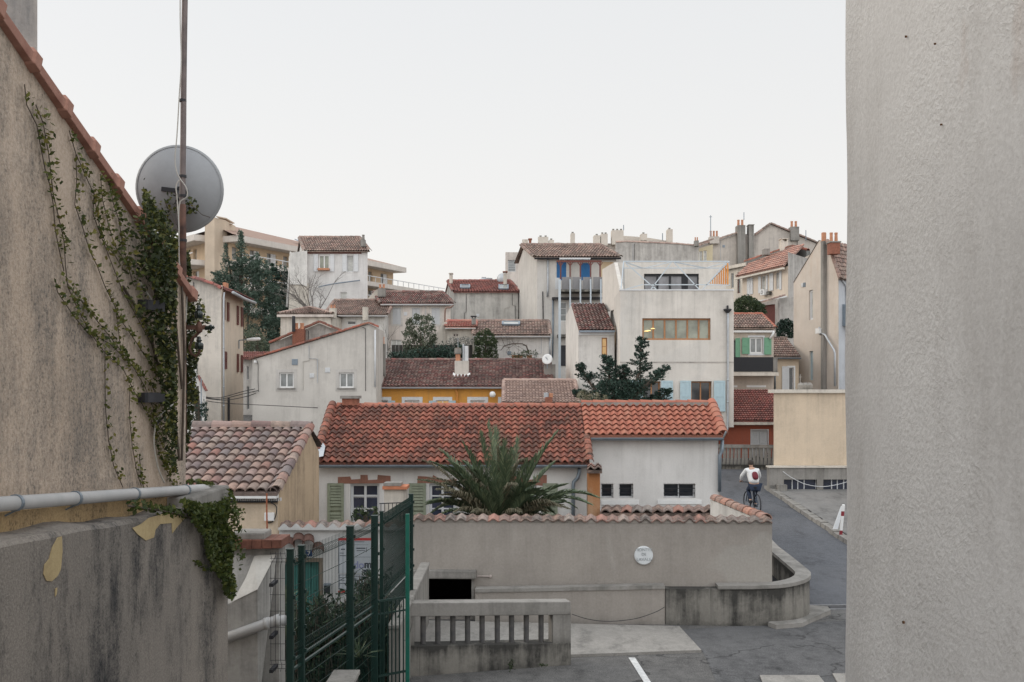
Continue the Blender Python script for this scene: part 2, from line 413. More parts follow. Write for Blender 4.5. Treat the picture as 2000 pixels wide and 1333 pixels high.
    def pipe(s,k,name,pts,mat,r=.05,o=.08,n=8):
        fc=s.fz(k); m=MB(); P=[fc.P(fc.u(x),fc.z(x,y),o) for x,y in pts]; m.tube(P,r,n); 
        for a,b in zip(P,P[1:]):
            L=(b-a).length
            if abs((b-a).normalized().z)>.95 and L>1.5:
                for i in range(1,int(L/1.3)+1):
                    c=a.lerp(b,i/(int(L/1.3)+1)); m.tube([c-V((0,0,.03)),c+V((0,0,.03))],r*1.25,n)
        return m.build(name,mat,s.root,smooth=True)
def chimney(parent,px0,px1,py0,py1,d,mat,depth=.5,cap=None,pots=0,potmat=None,potpx=8,name='chimney',capmat=None):
    a=W(px0,py1,d); b=W(px1,py0,d); m=MB(); m.box(a.x,b.x,d,d+depth,a.z,b.z)
    o=m.build(name,mat,parent)
    w=b.x-a.x
    if cap:
        m=MB(); z=b.z
        if cap=='open':
            for sx in (a.x+.02,b.x-w*.22): m.box(sx,sx+w*.18,d+.03,d+depth-.03,z,z+w*.35)
            m.box(a.x-.05,b.x+.05,d-.05,d+depth+.05,z+w*.35,z+w*.35+.06)
        else: m.box(a.x-.05,b.x+.05,d-.05,d+depth+.05,z,z+.08)
        m.build('cap',capmat or mat,o)
    for i in range(pots):
        x=a.x+w*(i+.5)/pots; h=potpx/F*d; m=MB(); z=b.z+(.08 if cap else 0); r=min(.14,w/pots*.36)
        m.lathe((x,d+depth/2,z),[(r,0),(r,.02),(r*.82,h*.8),(r*.95,h*.82),(r*.95,h),(r*.6,h),(r*.6,h*.7)],10); m.build('chimney_pot',potmat or mat,o,smooth=False)
    return o
def eave(de,pe,dr,pr,ov=.25,lift=.08):
    ze,zr=Z(pe,de),Z(pr,dr); sl=(zr-ze)/(dr-de)
    return de+ov,('z',ze+sl*ov-lift),dr-de-ov,sl*(dr-de-ov)
# ---- materials
P_whitec=plaster('plaster_white_clean',(.65,.635,.615),amt=.18,top=.7,foot=.5)
P_cream=plaster('plaster_cream',(.62,.57,.50),amt=.35,top=.8,foot=.25)
P_white=plaster('plaster_white',(.66,.64,.61),amt=.3,top=.8,foot=.35)
P_offw=plaster('plaster_offwhite',(.60,.57,.53),amt=.38,top=.8)
P_modern=plaster('plaster_modern',(.62,.585,.54),amt=.2,top=.7,foot=.15,bmp=.12,rep=(.58,.555,.52))
P_grey=plaster('plaster_grey',(.50,.475,.445),amt=.45,top=1.)
P_greydk=plaster('plaster_grey_worn',(.42,.39,.36),amt=.6,top=1.3)
P_pink=plaster('plaster_pinkish',(.62,.56,.51),amt=.32,top=.8)
P_beige=plaster('plaster_beige',(.60,.49,.37),amt=.22,top=.6,foot=.35)
P_ochre=plaster('plaster_ochre',(.62,.30,.07),amt=.2,top=.6)
P_red=plaster('plaster_red',(.36,.11,.07),amt=.3,top=.6)
P_conc=plaster('concrete_worn',(.24,.225,.20),stain=(.035,.034,.032),amt=.9,top=1.6,foot=1.0,thr=(.42,.68),bmp=.4)
P_chg=plaster('chimney_mottled',(.42,.40,.37),stain=(.14,.15,.155),amt=.8,top=.2,bmp=.5)
P_concl=plaster('concrete_pale',(.28,.265,.245),stain=(.10,.095,.085),amt=.55,top=.8,foot=.8,bmp=.35)
P_wallp=plaster('render_taupe',(.325,.295,.265),stain=(.12,.11,.10),amt=.22,top=1.4,foot=.5,bmp=.2,rep=(.36,.34,.31))
P_shed=plaster('render_ochre_side',(.50,.38,.26),stain=(.16,.12,.09),amt=.6,top=.8,bmp=.35,grain=18)
P_lintel=plaster('terracotta_brick_patch',(.30,.15,.11),stain=(.12,.09,.07),amt=.6,bmp=.5)
P_terra=plaster('terracotta_rusty',(.47,.31,.20),stain=(.34,.13,.04),amt=.8,top=2.2)
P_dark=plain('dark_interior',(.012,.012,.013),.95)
T_new=tilemat('tiles_new_orange',[(.365,.115,.072),(.40,.138,.088),(.33,.10,.065),(.375,.128,.082),(.41,.165,.11)],.18,light=(.44,.27,.21))
T_main=tilemat('tiles_weathered_red',[(.30,.092,.062),(.25,.083,.06),(.335,.118,.08),(.20,.08,.06),(.305,.13,.085),(.28,.10,.07)],.8,light=(.34,.20,.145))
T_shed=tilemat('tiles_mottled_grey_pink',[(.31,.21,.185),(.18,.15,.15),(.36,.23,.18),(.145,.125,.13),(.33,.135,.10),(.34,.27,.23),(.22,.165,.155),(.38,.28,.23)],.45,light=(.34,.30,.27))
T_dark=tilemat('tiles_dark_mixed',[(.25,.09,.08),(.11,.07,.065),(.32,.19,.16),(.22,.17,.145),(.14,.085,.08),(.38,.25,.21),(.28,.085,.075)],.8)
T_pale=tilemat('tiles_pale_mixed',[(.33,.21,.17),(.22,.135,.115),(.40,.28,.23),(.16,.11,.10),(.44,.33,.27)],.65)
T_pink=tilemat('tiles_pale_pink',[(.42,.29,.24),(.37,.25,.21),(.47,.34,.29),(.33,.22,.19)],.3)
T_red=tilemat('tiles_dark_red',[(.30,.075,.06),(.22,.06,.05),(.36,.13,.1),(.28,.09,.08)],.6)
M_white=plain('white_paint',(.72,.72,.71),.5,var=.06)
M_wwood=plain('white_wood',(.60,.61,.62),.6,var=.08)
M_bluew=plain('pale_blue_paint',(.40,.52,.57),.6,var=.08)
M_green=plain('green_paint',(.16,.34,.22),.6,var=.1)
M_sage=plain('sage_paint',(.235,.26,.19),.7,var=.2)
M_lgrey=plain('pale_grey_paint',(.50,.51,.52),.6,var=.07)
M_brown=plain('brown_red_paint',(.14,.045,.035),.6)
M_wood=plain('orange_wood',(.36,.17,.075),.55,var=.2)
M_slat=plain('orange_slats',(.62,.26,.06),.6,var=.15)
M_zinc=plain('zinc_metal',(.22,.26,.30),.45,metal=.5,var=.15)
M_zincl=plain('pale_zinc',(.42,.44,.46),.5,metal=.3,var=.12)
M_steel=plain('pale_steel',(.46,.51,.55),.45,metal=.2,var=.06)
M_black=plain('black_paint',(.015,.016,.02),.6)
M_dgreen=plain('dark_green_metal',(.002,.022,.017),.42,spec=.5,var=.2)
M_rust=plain('rusty_metal',(.075,.045,.04),.8,var=.4,scale=9,alt=(.2,.10,.07),bmp=.3)
M_iron=plain('dark_iron',(.03,.03,.035),.6,var=.3)
M_brick=plain('red_brick',(.25,.10,.065),.85,var=.35,scale=12,bmp=.4)
M_pot=plain('terracotta_pot',(.46,.22,.13),.85,var=.2)
M_blue=plain('blue_paint',(.02,.13,.32),.6,var=.15)
M_pvc=plain('grey_white_pvc',(.40,.40,.40),.45,var=.12,scale=3,alt=(.46,.45,.44),bmp=.05)
M_tealdoor=plain('teal_wood',(.03,.13,.115),.6,var=.2)
G_dark=glassmat('glass_dark',(.02,.024,.03)); G_mid=glassmat('glass_curtained',(.16,.17,.17),.2); G_pale=glassmat('glass_pale_curtain',(.34,.34,.32),.3)
G_green=glassmat('glass_reflecting_garden',(.17,.18,.145),.15); G_lit=glassmat('glass_warm_lit',(.30,.2,.09),.2,emit=(.26,.15,.05))
M_stem=plain('bark_brown',(.09,.07,.055),.9,var=.3,scale=15)
M_barkg=plain('bark_grey',(.14,.125,.115),.9,var=.3,scale=15)
L_ivy=foliage('ivy_leaves',[(.055,.075,.018),(.085,.11,.025),(.03,.05,.014),(.13,.145,.035),(.065,.08,.025),(.045,.07,.018)],.3)
L_ivyy=foliage('ivy_leaves_yellow',[(.16,.17,.04),(.10,.12,.03),(.22,.19,.05),(.07,.09,.025)],.3)
L_con=foliage('conifer_needles',[(.020,.042,.028),(.03,.062,.045),(.045,.08,.06),(.014,.03,.024)],.1)
L_conl=foliage('cedar_needles',[(.05,.085,.062),(.075,.115,.085),(.03,.05,.038),(.11,.15,.115)],.1)
L_olive=foliage('olive_leaves',[(.06,.085,.05),(.10,.12,.08),(.04,.055,.035),(.14,.15,.10)],.2)
L_bush=foliage('bush_leaves',[(.025,.045,.018),(.05,.075,.03),(.015,.028,.014),(.07,.09,.04)],.2)
L_palm=foliage('palm_leaflets',[(.085,.12,.07),(.13,.17,.10),(.05,.075,.042),(.20,.23,.13)],.2)
L_palmd=foliage('palm_dry_leaflets',[(.17,.15,.10),(.10,.10,.065),(.25,.21,.14),(.07,.075,.05)],.2)
# ---- ground
def sheet(name,poly,off,mat,kind='structure',step=2.0):
    """planar polygon draped on the terrain (subdivided in y)"""
    m=MB(); ys=sorted(set([p[1] for p in poly]+[26,48]+list(np.arange(min(p[1] for p in poly),max(p[1] for p in poly),step))))
    ys=[y for y in ys if min(p[1] for p in poly)<=y<=max(p[1] for p in poly)]
    def xs(y):
        r=[]
        for (a,b) in zip(poly,poly[1:]+poly[:1]):
            if (a[1]-y)*(b[1]-y)<=0 and abs(a[1]-b[1])>1e-9: r.append(a[0]+(b[0]-a[0])*(y-a[1])/(b[1]-a[1]))
            elif abs(a[1]-b[1])<=1e-9 and abs(a[1]-y)<1e-9: r+= [a[0],b[0]]
        return (min(r),max(r)) if r else None
    for a,b in zip(ys,ys[1:]):
        p,q=xs(a),xs(b)
        if p and q: m.quad((p[0],a,terr(0,a)+off),(p[1],a,terr(0,a)+off),(q[1],b,terr(0,b)+off),(q[0],b,terr(0,b)+off))
    o=m.build(name,mat,None); tag(o,kind=kind); return o
def asphalt(name,c1,c2,sc=.6,crack=True,gr=.9):
    m,nt,b=base(name,.85,.3); tc=N(nt,'ShaderNodeTexCoord'); ob=tc.outputs['Object']
    c=mix(nt,ramp(nt,noise(nt,ob,sc,6,.65),[(.32,0.),(.68,1.)]),c1,c2)
    c=mix(nt,ramp(nt,noise(nt,ob,2.2,5,.7,(1,.4,1)),[(.5,0.),(.68,.75)]),c,tuple(x*.42 for x in c1)); c=mix(nt,ramp(nt,noise(nt,ob,6,5,.75),[(.4,0.),(.62,.5)]),c,tuple(min(1,x*1.25) for x in c2))
    g=noise(nt,ob,42,4,.75); c=mix(nt,gr,c,ramp(nt,g,[(.33,.15),(.67,.85)]),'SOFT_LIGHT')
    c=mix(nt,ramp(nt,noise(nt,ob,.25,4,.6,(1,.3,1)),[(.5,0.),(.66,.5)]),c,tuple(min(1,x*1.45) for x in c2))
    if crack:
        v=N(nt,'ShaderNodeTexVoronoi',feature='DISTANCE_TO_EDGE',inp={'Scale':.55}); w=N(nt,'ShaderNodeVectorMath',operation='ADD'); nn=N(nt,'ShaderNodeTexNoise',inp={'Scale':2.,'Detail':5.}); nt.links.new(ob,nn.inputs[0]); nt.links.new(ob,w.inputs[0]); nt.links.new(nn.outputs['Color'],w.inputs[1]); nt.links.new(w.outputs[0],v.inputs['Vector'])
        k=mth(nt,'MULTIPLY',ramp(nt,v.outputs['Distance'],[(.0,1.),(.02,0.)]),ramp(nt,noise(nt,ob,.35,3,.6),[(.42,0.),(.52,.9)]))
        c=mix(nt,k,c,(.02,.02,.02))
    nt.links.new(c,b.inputs['Base Color']); bump(nt,b,g,.35,.01); return m
A_park=asphalt('asphalt_parking',(.07,.068,.067),(.12,.115,.11))
A_dark=asphalt('asphalt_patch',(.042,.042,.044),(.10,.099,.10),1.6)
A_road=asphalt('asphalt_road',(.068,.071,.08),(.095,.098,.107),.4,False)
A_pave=asphalt('pavement_grey',(.13,.127,.123),(.175,.168,.16),.8,False,.4)
A_pad=asphalt('concrete_pad',(.215,.205,.19),(.265,.25,.23),.9,False,.3)
A_dark.name='asphalt_patch'
m=MB(); ysg=[-60,-20,0,26,48,60,75,90,105,125,200,600,4000]; xsg=[-4000,-600,-150,-60,-30,-15,-5,5,15,30,60,150,600,4000]
for a,b in zip(ysg,ysg[1:]):
    for c,d in zip(xsg,xsg[1:]): m.quad((c,a,terr(0,a)),(d,a,terr(0,a)),(d,b,terr(0,b)),(c,b,terr(0,b)))
tag(m.build('ground',A_park,None,origin=(0,0,0)),kind='structure')
sheet('road',[(6.35,21.1),(6.5,24),(7.1,30),(7.7,36),(9.3,46.6),(13.5,46.6),(12.6,44),(10.45,40.2),(9.85,29.2),(9.6,21.0)],.008,A_road)
sheet('pavement',[(9.95,28.6),(10.5,39.9),(20,39.9),(20,28.6)],.10,A_pave)
sheet('parking_asphalt',[(X(1330,19),19.02),(8,18.9),(12,20.9),(12,9),(3.0,12.9),(X(1372,17.45),17.4)],.006,A_dark)
m=MB(); zp=.05
pad=[(X(1117,16.95),17.05),(X(1370,17.35),17.35),(X(1330,18.9),19.1),(X(800,18.9),19.6),(-2.,17.05)]
m.prism([(x,y,zp) for x,y in pad],(0,0,-.06)); tag(m.build('concrete_pad',A_pad,None),kind='structure')
m=MB(); a,b=V((X(1232,17.1),17.0,.012)),V((X(1278,15.0),15.0,.012))
m.hexa([a+V((-.05,0,-.008)),b+V((-.05,0,-.008)),b+V((.06,0,-.008)),a+V((.06,0,-.008)),a+V((-.05,0,0)),b+V((-.05,0,0)),b+V((.06,0,0)),a+V((.06,0,0))])
M_line=plain('road_paint',(.55,.55,.54),.8,var=.25,scale=9); tag(m.build('road_marking',M_line,None),kind='structure')
m=MB()
for (x0,x1,y0,y1) in ((1470,1603,15.9,15.4),(1612,1720,16.0,15.5)):
    m.prism([(X(x0,y1),y1-1.2,.03),(X(x1,y1),y1-1.2,.03),(X(x1-4,y0),y0,.03),(X(x0+14,y0),y0,.03)],(0,0,-.02))
tag(m.build('paving_slab_edge',A_pad,None),kind='structure')
# drain across the road foot and small footway round the corner
m=MB()
for i in range(9):
    x=6.25+i*.42; m.box(x,x+.40,20.78+.01*i,20.98+.01*i,.0,.016)
M_granite=plain('granite_setts',(.20,.20,.205),.8,var=.3,scale=12,bmp=.4)
dr=m.build('drain_grating',M_iron,None); tag(dr,kind='structure')
m=MB(); m.box(6.2,10.1,20.70,20.765,0,.02); m.box(6.2,10.1,21.09,21.15,0,.02); tag(m.build('drain_kerb',M_granite,None),kind='structure')
m=MB(); pts=[(5.05,19.02),(5.6,19.2),(6.0,19.7),(6.5,20.3),(6.55,20.65),(6.15,20.8),(5.9,20.7),(5.4,19.7),(4.95,19.25)]
m.prism([(x,y,.09) for x,y in pts],(0,0,-.10)); tag(m.build('corner_footway',P_concl,None),kind='structure')
# kerb stones along the road, right side
k=thing('kerb','row of pale uneven stone kerbs along the right side of the climbing road','kerb',(9.8,28.9,0))
A0=V((9.72,28.0)); A1=V((10.32,40.3)); n=24
for i in range(n):
    p=A0.lerp(A1,i/n); q=A0.lerp(A1,(i+.93)/n); w=.13+random.uniform(-.02,.02); h=.13+random.uniform(-.015,.03); jx=random.uniform(-.02,.02)
    m=MB(); z0,z1=terr(0,p.y),terr(0,q.y)
    m.hexa([(p.x-w+jx,p.y,z0-.02),(p.x+w,p.y,z0-.02),(q.x+w,q.y,z1-.02),(q.x-w+jx,q.y,z1-.02),(p.x-w+.02+jx,p.y,z0+h),(p.x+w,p.y,z0+h),(q.x+w,q.y,z1+h),(q.x-w+.02+jx,q.y,z1+h)])
    m.build('kerb_stone',P_concl,k)
# ================= near right wall (plane x=1.35)
def wallmat_right():
    m,nt,b=base('stucco_rough_grey',.92,.2); tc=N(nt,'ShaderNodeTexCoord'); ob=tc.outputs['Object']
    c=mix(nt,ramp(nt,noise(nt,ob,1.1,5,.6),[(.35,0.),(.7,1.)]),(.535,.525,.512),(.60,.59,.575))
    st=noise(nt,ob,2.,5,.7,(1,1,.25)); c=mix(nt,ramp(nt,st,[(.52,0.),(.75,.35)]),c,(.28,.26,.24))
    rs=noise(nt,ob,3.3,4,.6,(1,1,.5)); c=mix(nt,ramp(nt,rs,[(.66,0.),(.8,.4)]),c,(.33,.22,.16))
    g1=noise(nt,ob,52,4,.6); g2=noise(nt,ob,14,4,.6); g3=noise(nt,ob,2.5,3,.5)
    h=mth(nt,'ADD',mth(nt,'ADD',mth(nt,'MULTIPLY',g1,.8),mth(nt,'MULTIPLY',g2,.25)),mth(nt,'MULTIPLY',g3,.9))
    c=mix(nt,.4,c,ramp(nt,g1,[(.35,.35),(.65,.65)]),'SOFT_LIGHT')
    # trowel ridges and hairline cracks only in patches
    rn=noise(nt,ob,3.2,4,.55,(1,1,1.2),2.2); rid=ramp(nt,mth(nt,'ABSOLUTE',mth(nt,'SUBTRACT',rn,.5)),[(.0,1.),(.018,0.)])
    pm=ramp(nt,noise(nt,ob,1.1,3,.5),[(.48,0.),(.6,1.)]); rid=mth(nt,'MULTIPLY',rid,pm)
    h=mth(nt,'ADD',mth(nt,'MULTIPLY',h,mth(nt,'ADD',mth(nt,'MULTIPLY',pm,.6),.55)),mth(nt,'MULTIPLY',rid,.10))
    sy=N(nt,'ShaderNodeSeparateXYZ'); nt.links.new(ob,sy.inputs[0])
    ed=ramp(nt,mth(nt,'ADD',sy.outputs[1],mth(nt,'MULTIPLY',noise(nt,ob,1.8,5,.7,(1,1,.5)),1.1)),[(.0,0.),(1.,0.)]) if False else mth(nt,'MULTIPLY',ramp(nt,mth(nt,'MULTIPLY',mth(nt,'ADD',sy.outputs[1],2.),.25),[(.88,0.),(.985,.10)]),ramp(nt,noise(nt,ob,2.2,5,.7,(1,1,.45)),[(.38,0.),(.62,1.)]))
    c=mix(nt,ed,c,(.30,.295,.29)); c=mix(nt,mth(nt,'MULTIPLY',rid,.12),c,(.3,.29,.28))
    nt.links.new(c,b.inputs['Base Color']); bump(nt,b,h,.55,.012); return m
t=thing('stucco_wall_house','tall house wall of rough grey stucco filling the right edge','house wall',(3,2,0))
m=MB(); 
# front face subdivided with slightly wavy far edge
ny=18;nz=60; zs=np.linspace(-.2,9.5,nz); grid=[]
fr=Face((1.35,4.02),(1.35,.2))
for j,z in enumerate(zs):
    for i in range(ny+1):
        u=i/ny*3.8; e=(.002*math.sin(z*3.1)+.0015*math.sin(z*11+1)) if i==0 else 0
        grid.append((1.35+.004*math.sin(z*5+u*4),4.02+e-u,z))
m.add(grid,[(j*(ny+1)+i,j*(ny+1)+i+1,(j+1)*(ny+1)+i+1,(j+1)*(ny+1)+i) for j in range(nz-1) for i in range(ny)])
m.add([grid[j*(ny+1)] for j in range(nz)]+[(5.5,4.02,z) for z in zs],[(j,j+1,nz+j+1,nz+j) for j in range(nz-1)])
m.add([(1.35,.22,-.2),(5.5,.22,-.2),(5.5,.22,9.5),(1.35,.22,9.5),(1.35,4.02,9.5),(5.5,4.02,9.5)],[(0,1,2,3),(3,2,5,4)])
m.build('wall',wallmat_right(),t,smooth=False)
m=MB(); m.box(1.18,5.8,0,4.3,9.4,9.55); m.build('roof_edge',P_concl,t)
for px,py,r_ in ((1773,72,.004),(1830,86,.003),(1842,244,.003),(1768,1216,.005)):
    d_=1.35*F/(px-CX); c_=V((1.347,d_,Z(py,d_))); m=MB(); m.lathe(c_,[(0,.002),(r_*.6,.002),(r_,0),(r_,.006)],9,V((-1,0,0))); m.v=[(x,y*1,z+random.gauss(0,r_*.15)) for x,y,z in m.v]; m.build('rust_spot',plain('rust_spot_brown',(.16,.09,.05),.95,var=.5,scale=60),t)
# ================= left gable house (plane x=-3)
XL=-3.0
def LW(px,py,off=0): d=F*(3.0-off)/(CX-px); return V((XL+off,d,Z(py,d)))
def wallmat_left(name,c1,c2,dk,amt,yel=None,edge=False):
    m,nt,b=base(name,.92,.15); tc=N(nt,'ShaderNodeTexCoord'); ob=tc.outputs['Object']; sx=N(nt,'ShaderNodeSeparateXYZ'); nt.links.new(tc.outputs['Generated'],sx.inputs[0]); gz=sx.outputs[2]
    c=mix(nt,ramp(nt,noise(nt,ob,.55,5,.6),[(.35,0.),(.65,1.)]),c1,c2)
    s1=noise(nt,ob,1.,7,.74,(1.,1.5,.32)); s2=noise(nt,ob,3.5,6,.75)
    msk=ramp(nt,mth(nt,'ADD',mth(nt,'MULTIPLY',s1,.75),mth(nt,'MULTIPLY',s2,.3)),[(.5,0.),(.66,1.)])
    if edge: msk=mth(nt,'MULTIPLY',msk,ramp(nt,mth(nt,'ADD',gz,mth(nt,'MULTIPLY',s2,.3)),[(.35,.35),(.9,1.)]))
    c=mix(nt,mth(nt,'MULTIPLY',msk,amt),c,dk)
    if yel:
        y=noise(nt,ob,.9,4,.55,(1,1.,.7),.4)
        c=mix(nt,mth(nt,'MULTIPLY',ramp(nt,y,[(.70,0.),(.705,1.)]),ramp(nt,gz,[(.62,0.),(.75,1.)])),c,yel)
    sp=ramp(nt,noise(nt,ob,38,5,.75),[(.5,0.),(.6,1.)]); c=mix(nt,mth(nt,'MULTIPLY',mth(nt,'MULTIPLY',sp,ramp(nt,s1,[(.42,.0),(.6,1.)])),.75),c,tuple(x*.8 for x in dk))
    g=noise(nt,ob,60,4,.65); c=mix(nt,.7,c,ramp(nt,g,[(.33,.3),(.67,.7)]),'SOFT_LIGHT')
    nt.links.new(c,b.inputs['Base Color']); bump(nt,b,mth(nt,'ADD',g,mth(nt,'MULTIPLY',s2,1.5)),.4,.012); return m
ML_up=wallmat_left('render_warm_stained',(.47,.375,.295),(.545,.445,.36),(.17,.155,.14),.7)
ML_lo=wallmat_left('render_grey_blackened',(.205,.185,.165),(.265,.235,.205),(.04,.041,.044),.95,(.36,.28,.15),True)
ML_oc=wallmat_left('render_ochre_band',(.40,.28,.15),(.47,.34,.19),(.10,.08,.06),.5)
zg=lambda y: CZ+3.0*1.483-.376*y-.085   # gable line
lh=thing('left_gable_house','foreground house at left with stained gable wall under a sloping tiled verge','house',(-6,5,0))
m=MB(); ye=9.15
prof=[(.4,0),(ye,0),(ye,zg(ye)),(.4,zg(.4))]
m.prism([(XL,y,z) for y,z in prof],(-.35,0,0)); m.build('wall',ML_up,lh)
m=MB(); m.box(-9,XL-.352,ye-.3,ye-.004,0,zg(ye)-.1); m.build('back_wall',ML_up,lh)
m=MB(); q=[(-9,ye+.2,zg(ye+.2)+.02),(XL-.06,ye+.2,zg(ye+.2)+.02),(XL-.06,.3,zg(.3)+.02),(-9,.3,zg(.3)+.02)]
m.v=[]; 
tiled('roof',lh,V(q[0]),V(q[1]),V(q[3]),V(q[2]),26,22,T_main,amp=.05)
# verge tiles: L shaped with a collar each
vt=thing  # noqa
L=(V((0,9.55,zg(9.55)))-V((0,.35,zg(.35)))); nt_=21
dv=V((0,9.3,zg(9.3)))-V((0,.05,zg(.05))); step=dv/nt_; du=dv.normalized(); nu=V((0,-du.z,du.y)); nu=nu if nu.z>0 else -nu
for i in range(nt_):
    p0=V((XL,.05,zg(.05)))+step*i; p1=p0+step*1.02; m=MB()
    def sec(p,w,h,dn): h*=.78; w*=.75; return [p+V((.02+w,0,0))-nu*dn*.85, p+V((.02+w,0,0))+nu*(h*.55), p+V((.02+w*.3,0,0))+nu*h, p+V((-.12,0,0))+nu*(h+.015), p+V((-.2,0,0))+nu*h*.4, p-V((.0,0,0))-nu*dn]
    secs=[sec(p0,.03,.06,.045),sec(p0.lerp(p1,.80),.035,.065,.05),sec(p0.lerp(p1,.83),.055,.095,.058),sec(p0.lerp(p1,.985),.06,.10,.064),sec(p1,.05,.085,.06)]
    vs=[v for s_ in secs for v in s_]; k_=6
    fs=[(a*k_+b_,a*k_+(b_+1)%k_,(a+1)*k_+(b_+1)%k_,(a+1)*k_+b_) for a in range(len(secs)-1) for b_ in range(k_)]+[tuple(range(k_-1,-1,-1)),tuple((len(secs)-1)*k_+b_ for b_ in range(k_))]
    m.add(vs,fs)
    m.build('verge_tile',PL.get('vt') or PL.setdefault('vt',plain('verge_terracotta',(.33,.145,.105),.85,var=.25,scale=5,bmp=.3,alt=(.42,.23,.175))),lh,bevel=.008)
m=MB(); ex=X(73,7.6); m.prism([(ex-1.2,7.6,zg(8)-.4),(ex,7.6,zg(8)-.4),(ex,7.6,10.2),(ex-1.2,7.6,10.2)],(-.45,.8,0)); o=m.build('chimney',P_chg,lh)
m=MB(); m.prism([(ex-1.3,7.5,10.2),(ex+.06,7.5,10.2),(ex+.06,7.5,10.35),(ex-1.3,7.5,10.35)],(-.45,.95,0)); m.build('cap',P_concl,o)
# ochre band below the drain pipe
m=MB(); zl=lambda y:(CZ-.182*2.75-.061*y)
m.prism([(XL,1.0,zl(1.0)-.3),(XL,9.2,zl(9.2)-.3),(XL,9.2,Z(963,9.0)-.02),(XL,1.0,Z(985,5.0)+.2)],(.035,0,0)); m.build('base_band',ML_oc,lh)
# drain pipe
dp=thing('drain_pipe','thick pale plastic drain pipe running along the foot of the stained gable wall','pipe',(-2.9,5,3.7))
pa=LW(-160,997,.11); pb=LW(396,955,.11); pc=LW(416,966,.14)
m=MB(); m.tube([pa,pb,pb.lerp(pc,.5)+V((0,0,.01)),pc],.043,16); m.build('pipe',M_pvc,dp,smooth=True)
dirp=(pb-pa).normalized()
for px in (30,146,262,362):
    d0=F*2.89/(CX-px); tt=(d0-pa.y)/(pb.y-pa.y); c=pa.lerp(pb,tt); m=MB(); m.lathe(c-dirp*.014,[(.044,0),(.0505,0),(.0505,.028),(.044,.028)],16,dirp); m.tube([c-V((0,0,.045)),c-V((.06,0,.075))],.006); m.build('pipe_clip',M_zinc,dp)
# lower stained wall (plane x=-2.75)
lw=thing('foreground_retaining_wall','grey render wall with black streaks and yellow bare patches below the pipe','wall',(-2.9,6,0))
m=MB(); ys_=np.linspace(2.0,9.63,40); vs=[]
for i,y in enumerate(ys_):
    w=.02*math.sin(y*2.3)+.012*math.sin(y*7+1)
    vs+= [(-2.75,y,0),(-2.75,y,zl(y)-.03+w*.3),(-2.78+w*.2,y,zl(y)+w*.35),(-2.985,y,zl(y)+.015+w),(-2.985,y,0)]
n5=5; fs=[(i*n5+k_,i*n5+k_+1,(i+1)*n5+k_+1,(i+1)*n5+k_) for i in range(len(ys_)-1) for k_ in range(4)]
fs.append(tuple((len(ys_)-1)*n5+k_ for k_ in range(n5)))
m.add(vs,fs); m.build('wall',ML_lo,lw)
m=MB(); a=LW(365,984,.1); m.box(-2.98,-2.74,8.55,9.66,zl(9.2)-.02,zl(9.2)+.13); m.build('end_block',P_concl,lw,bevel=.02)
# yellow bare patches as thin raised plaster flakes
MY=plaster('bare_yellow_render',(.46,.36,.20),stain=(.22,.15,.08),amt=.4,bmp=.5)
def LP(px,py,x=-2.748): d=F*(-x)/(CX-px); return V((x,d,Z(py,d)))
for nm,pts in (('p1',[(112,1050),(120,1048),(121,1078),(118,1112),(112,1125),(100,1136),(90,1135),(84,1122),(86,1103),(95,1092),(101,1070)]),
               ('p2',[(258,1032),(275,1024),(290,1012),(318,1004),(345,1004),(362,1010),(352,1022),(345,1030),(336,1042),(335,1022),(312,1024),(303,1035),(300,1050),(284,1056),(268,1044)]),
               ('p3',[(376,988),(395,986),(398,1000),(386,1008)]),('p4',[(107,1150),(111,1148),(110,1160),(107,1166)])):
    m=MB(); m.prism([LP(x,y) for x,y in pts],(.004,0,0)); m.build('bare_patch',MY,lw)
# ================= mast with dish
xm=X(357,9.28)
mp=thing('antenna_mast','tall rusty steel mast clamped to the end of the ivy covered wall','mast',(xm,9.28,2.5))
pts=[(357.5,850),(357,700),(357,560),(356.5,460),(356,400),(357,340),(358,260),(358.5,180),(359.5,90),(361,0),(362,-90)]
m=MB(); m.tube([W(x,y,9.28) for x,y in pts[:5]],.034,12); m.build('lower_pole',M_rust,mp,smooth=True)
m=MB(); m.tube([W(x,y,9.28) for x,y in pts[3:]],.027,12); m.build('upper_pole',plain('weathered_pole',(.20,.17,.165),.6,metal=.2,var=.4,scale=4,alt=(.26,.21,.2)),mp,smooth=True)
for y in (197,345,383,470,560,628,700,765):
    m=MB(); c=W(357,y,9.28); m.tube([c-V((0,0,.012)),c+V((0,0,.012))],.034 if y<400 else .038,10); m.build('pole_clamp',M_iron,mp)
for py in (595,777):
    a=LW(283,py,.06); b=W(357,py,9.28); m=MB()
    m.bar(a,b,.05,.07); m.bar(a+V((-.04,0,0)),a+V((.03,.25,0)),.1,.08); m.build('wall_bracket',M_iron,mp)
    m=MB(); m.bar(b+V((0,0,-.0)),LW(302,py+54,.02),.018); m.build('brace',M_iron,mp)
dz=9.62; dc=W(348,369,dz); R=83/F*dz
ds=thing('satellite_dish','large grey satellite dish on the rusty mast, seen from behind','satellite dish',(dc.x,dc.y,dc.z-R))
ax=V((-.05,1,.12)).normalized()
m=MB(); prof=[(0,-.15)]+[(R*i/14,-.15*(1-(i/14)**2)) for i in range(1,15)]+[(R+.006,.008),(R-.004,.012)]+[(R*i/14-.01,-.15*(1-(i/14)**2)+.012) for i in range(13,0,-1)]
m.lathe(dc+ax*.05,prof,56,ax); M_dish=plain('dish_grey',(.36,.37,.385),.55,metal=.1,var=.05,scale=14,bmp=.02); m.build('reflector',M_dish,ds,smooth=True)
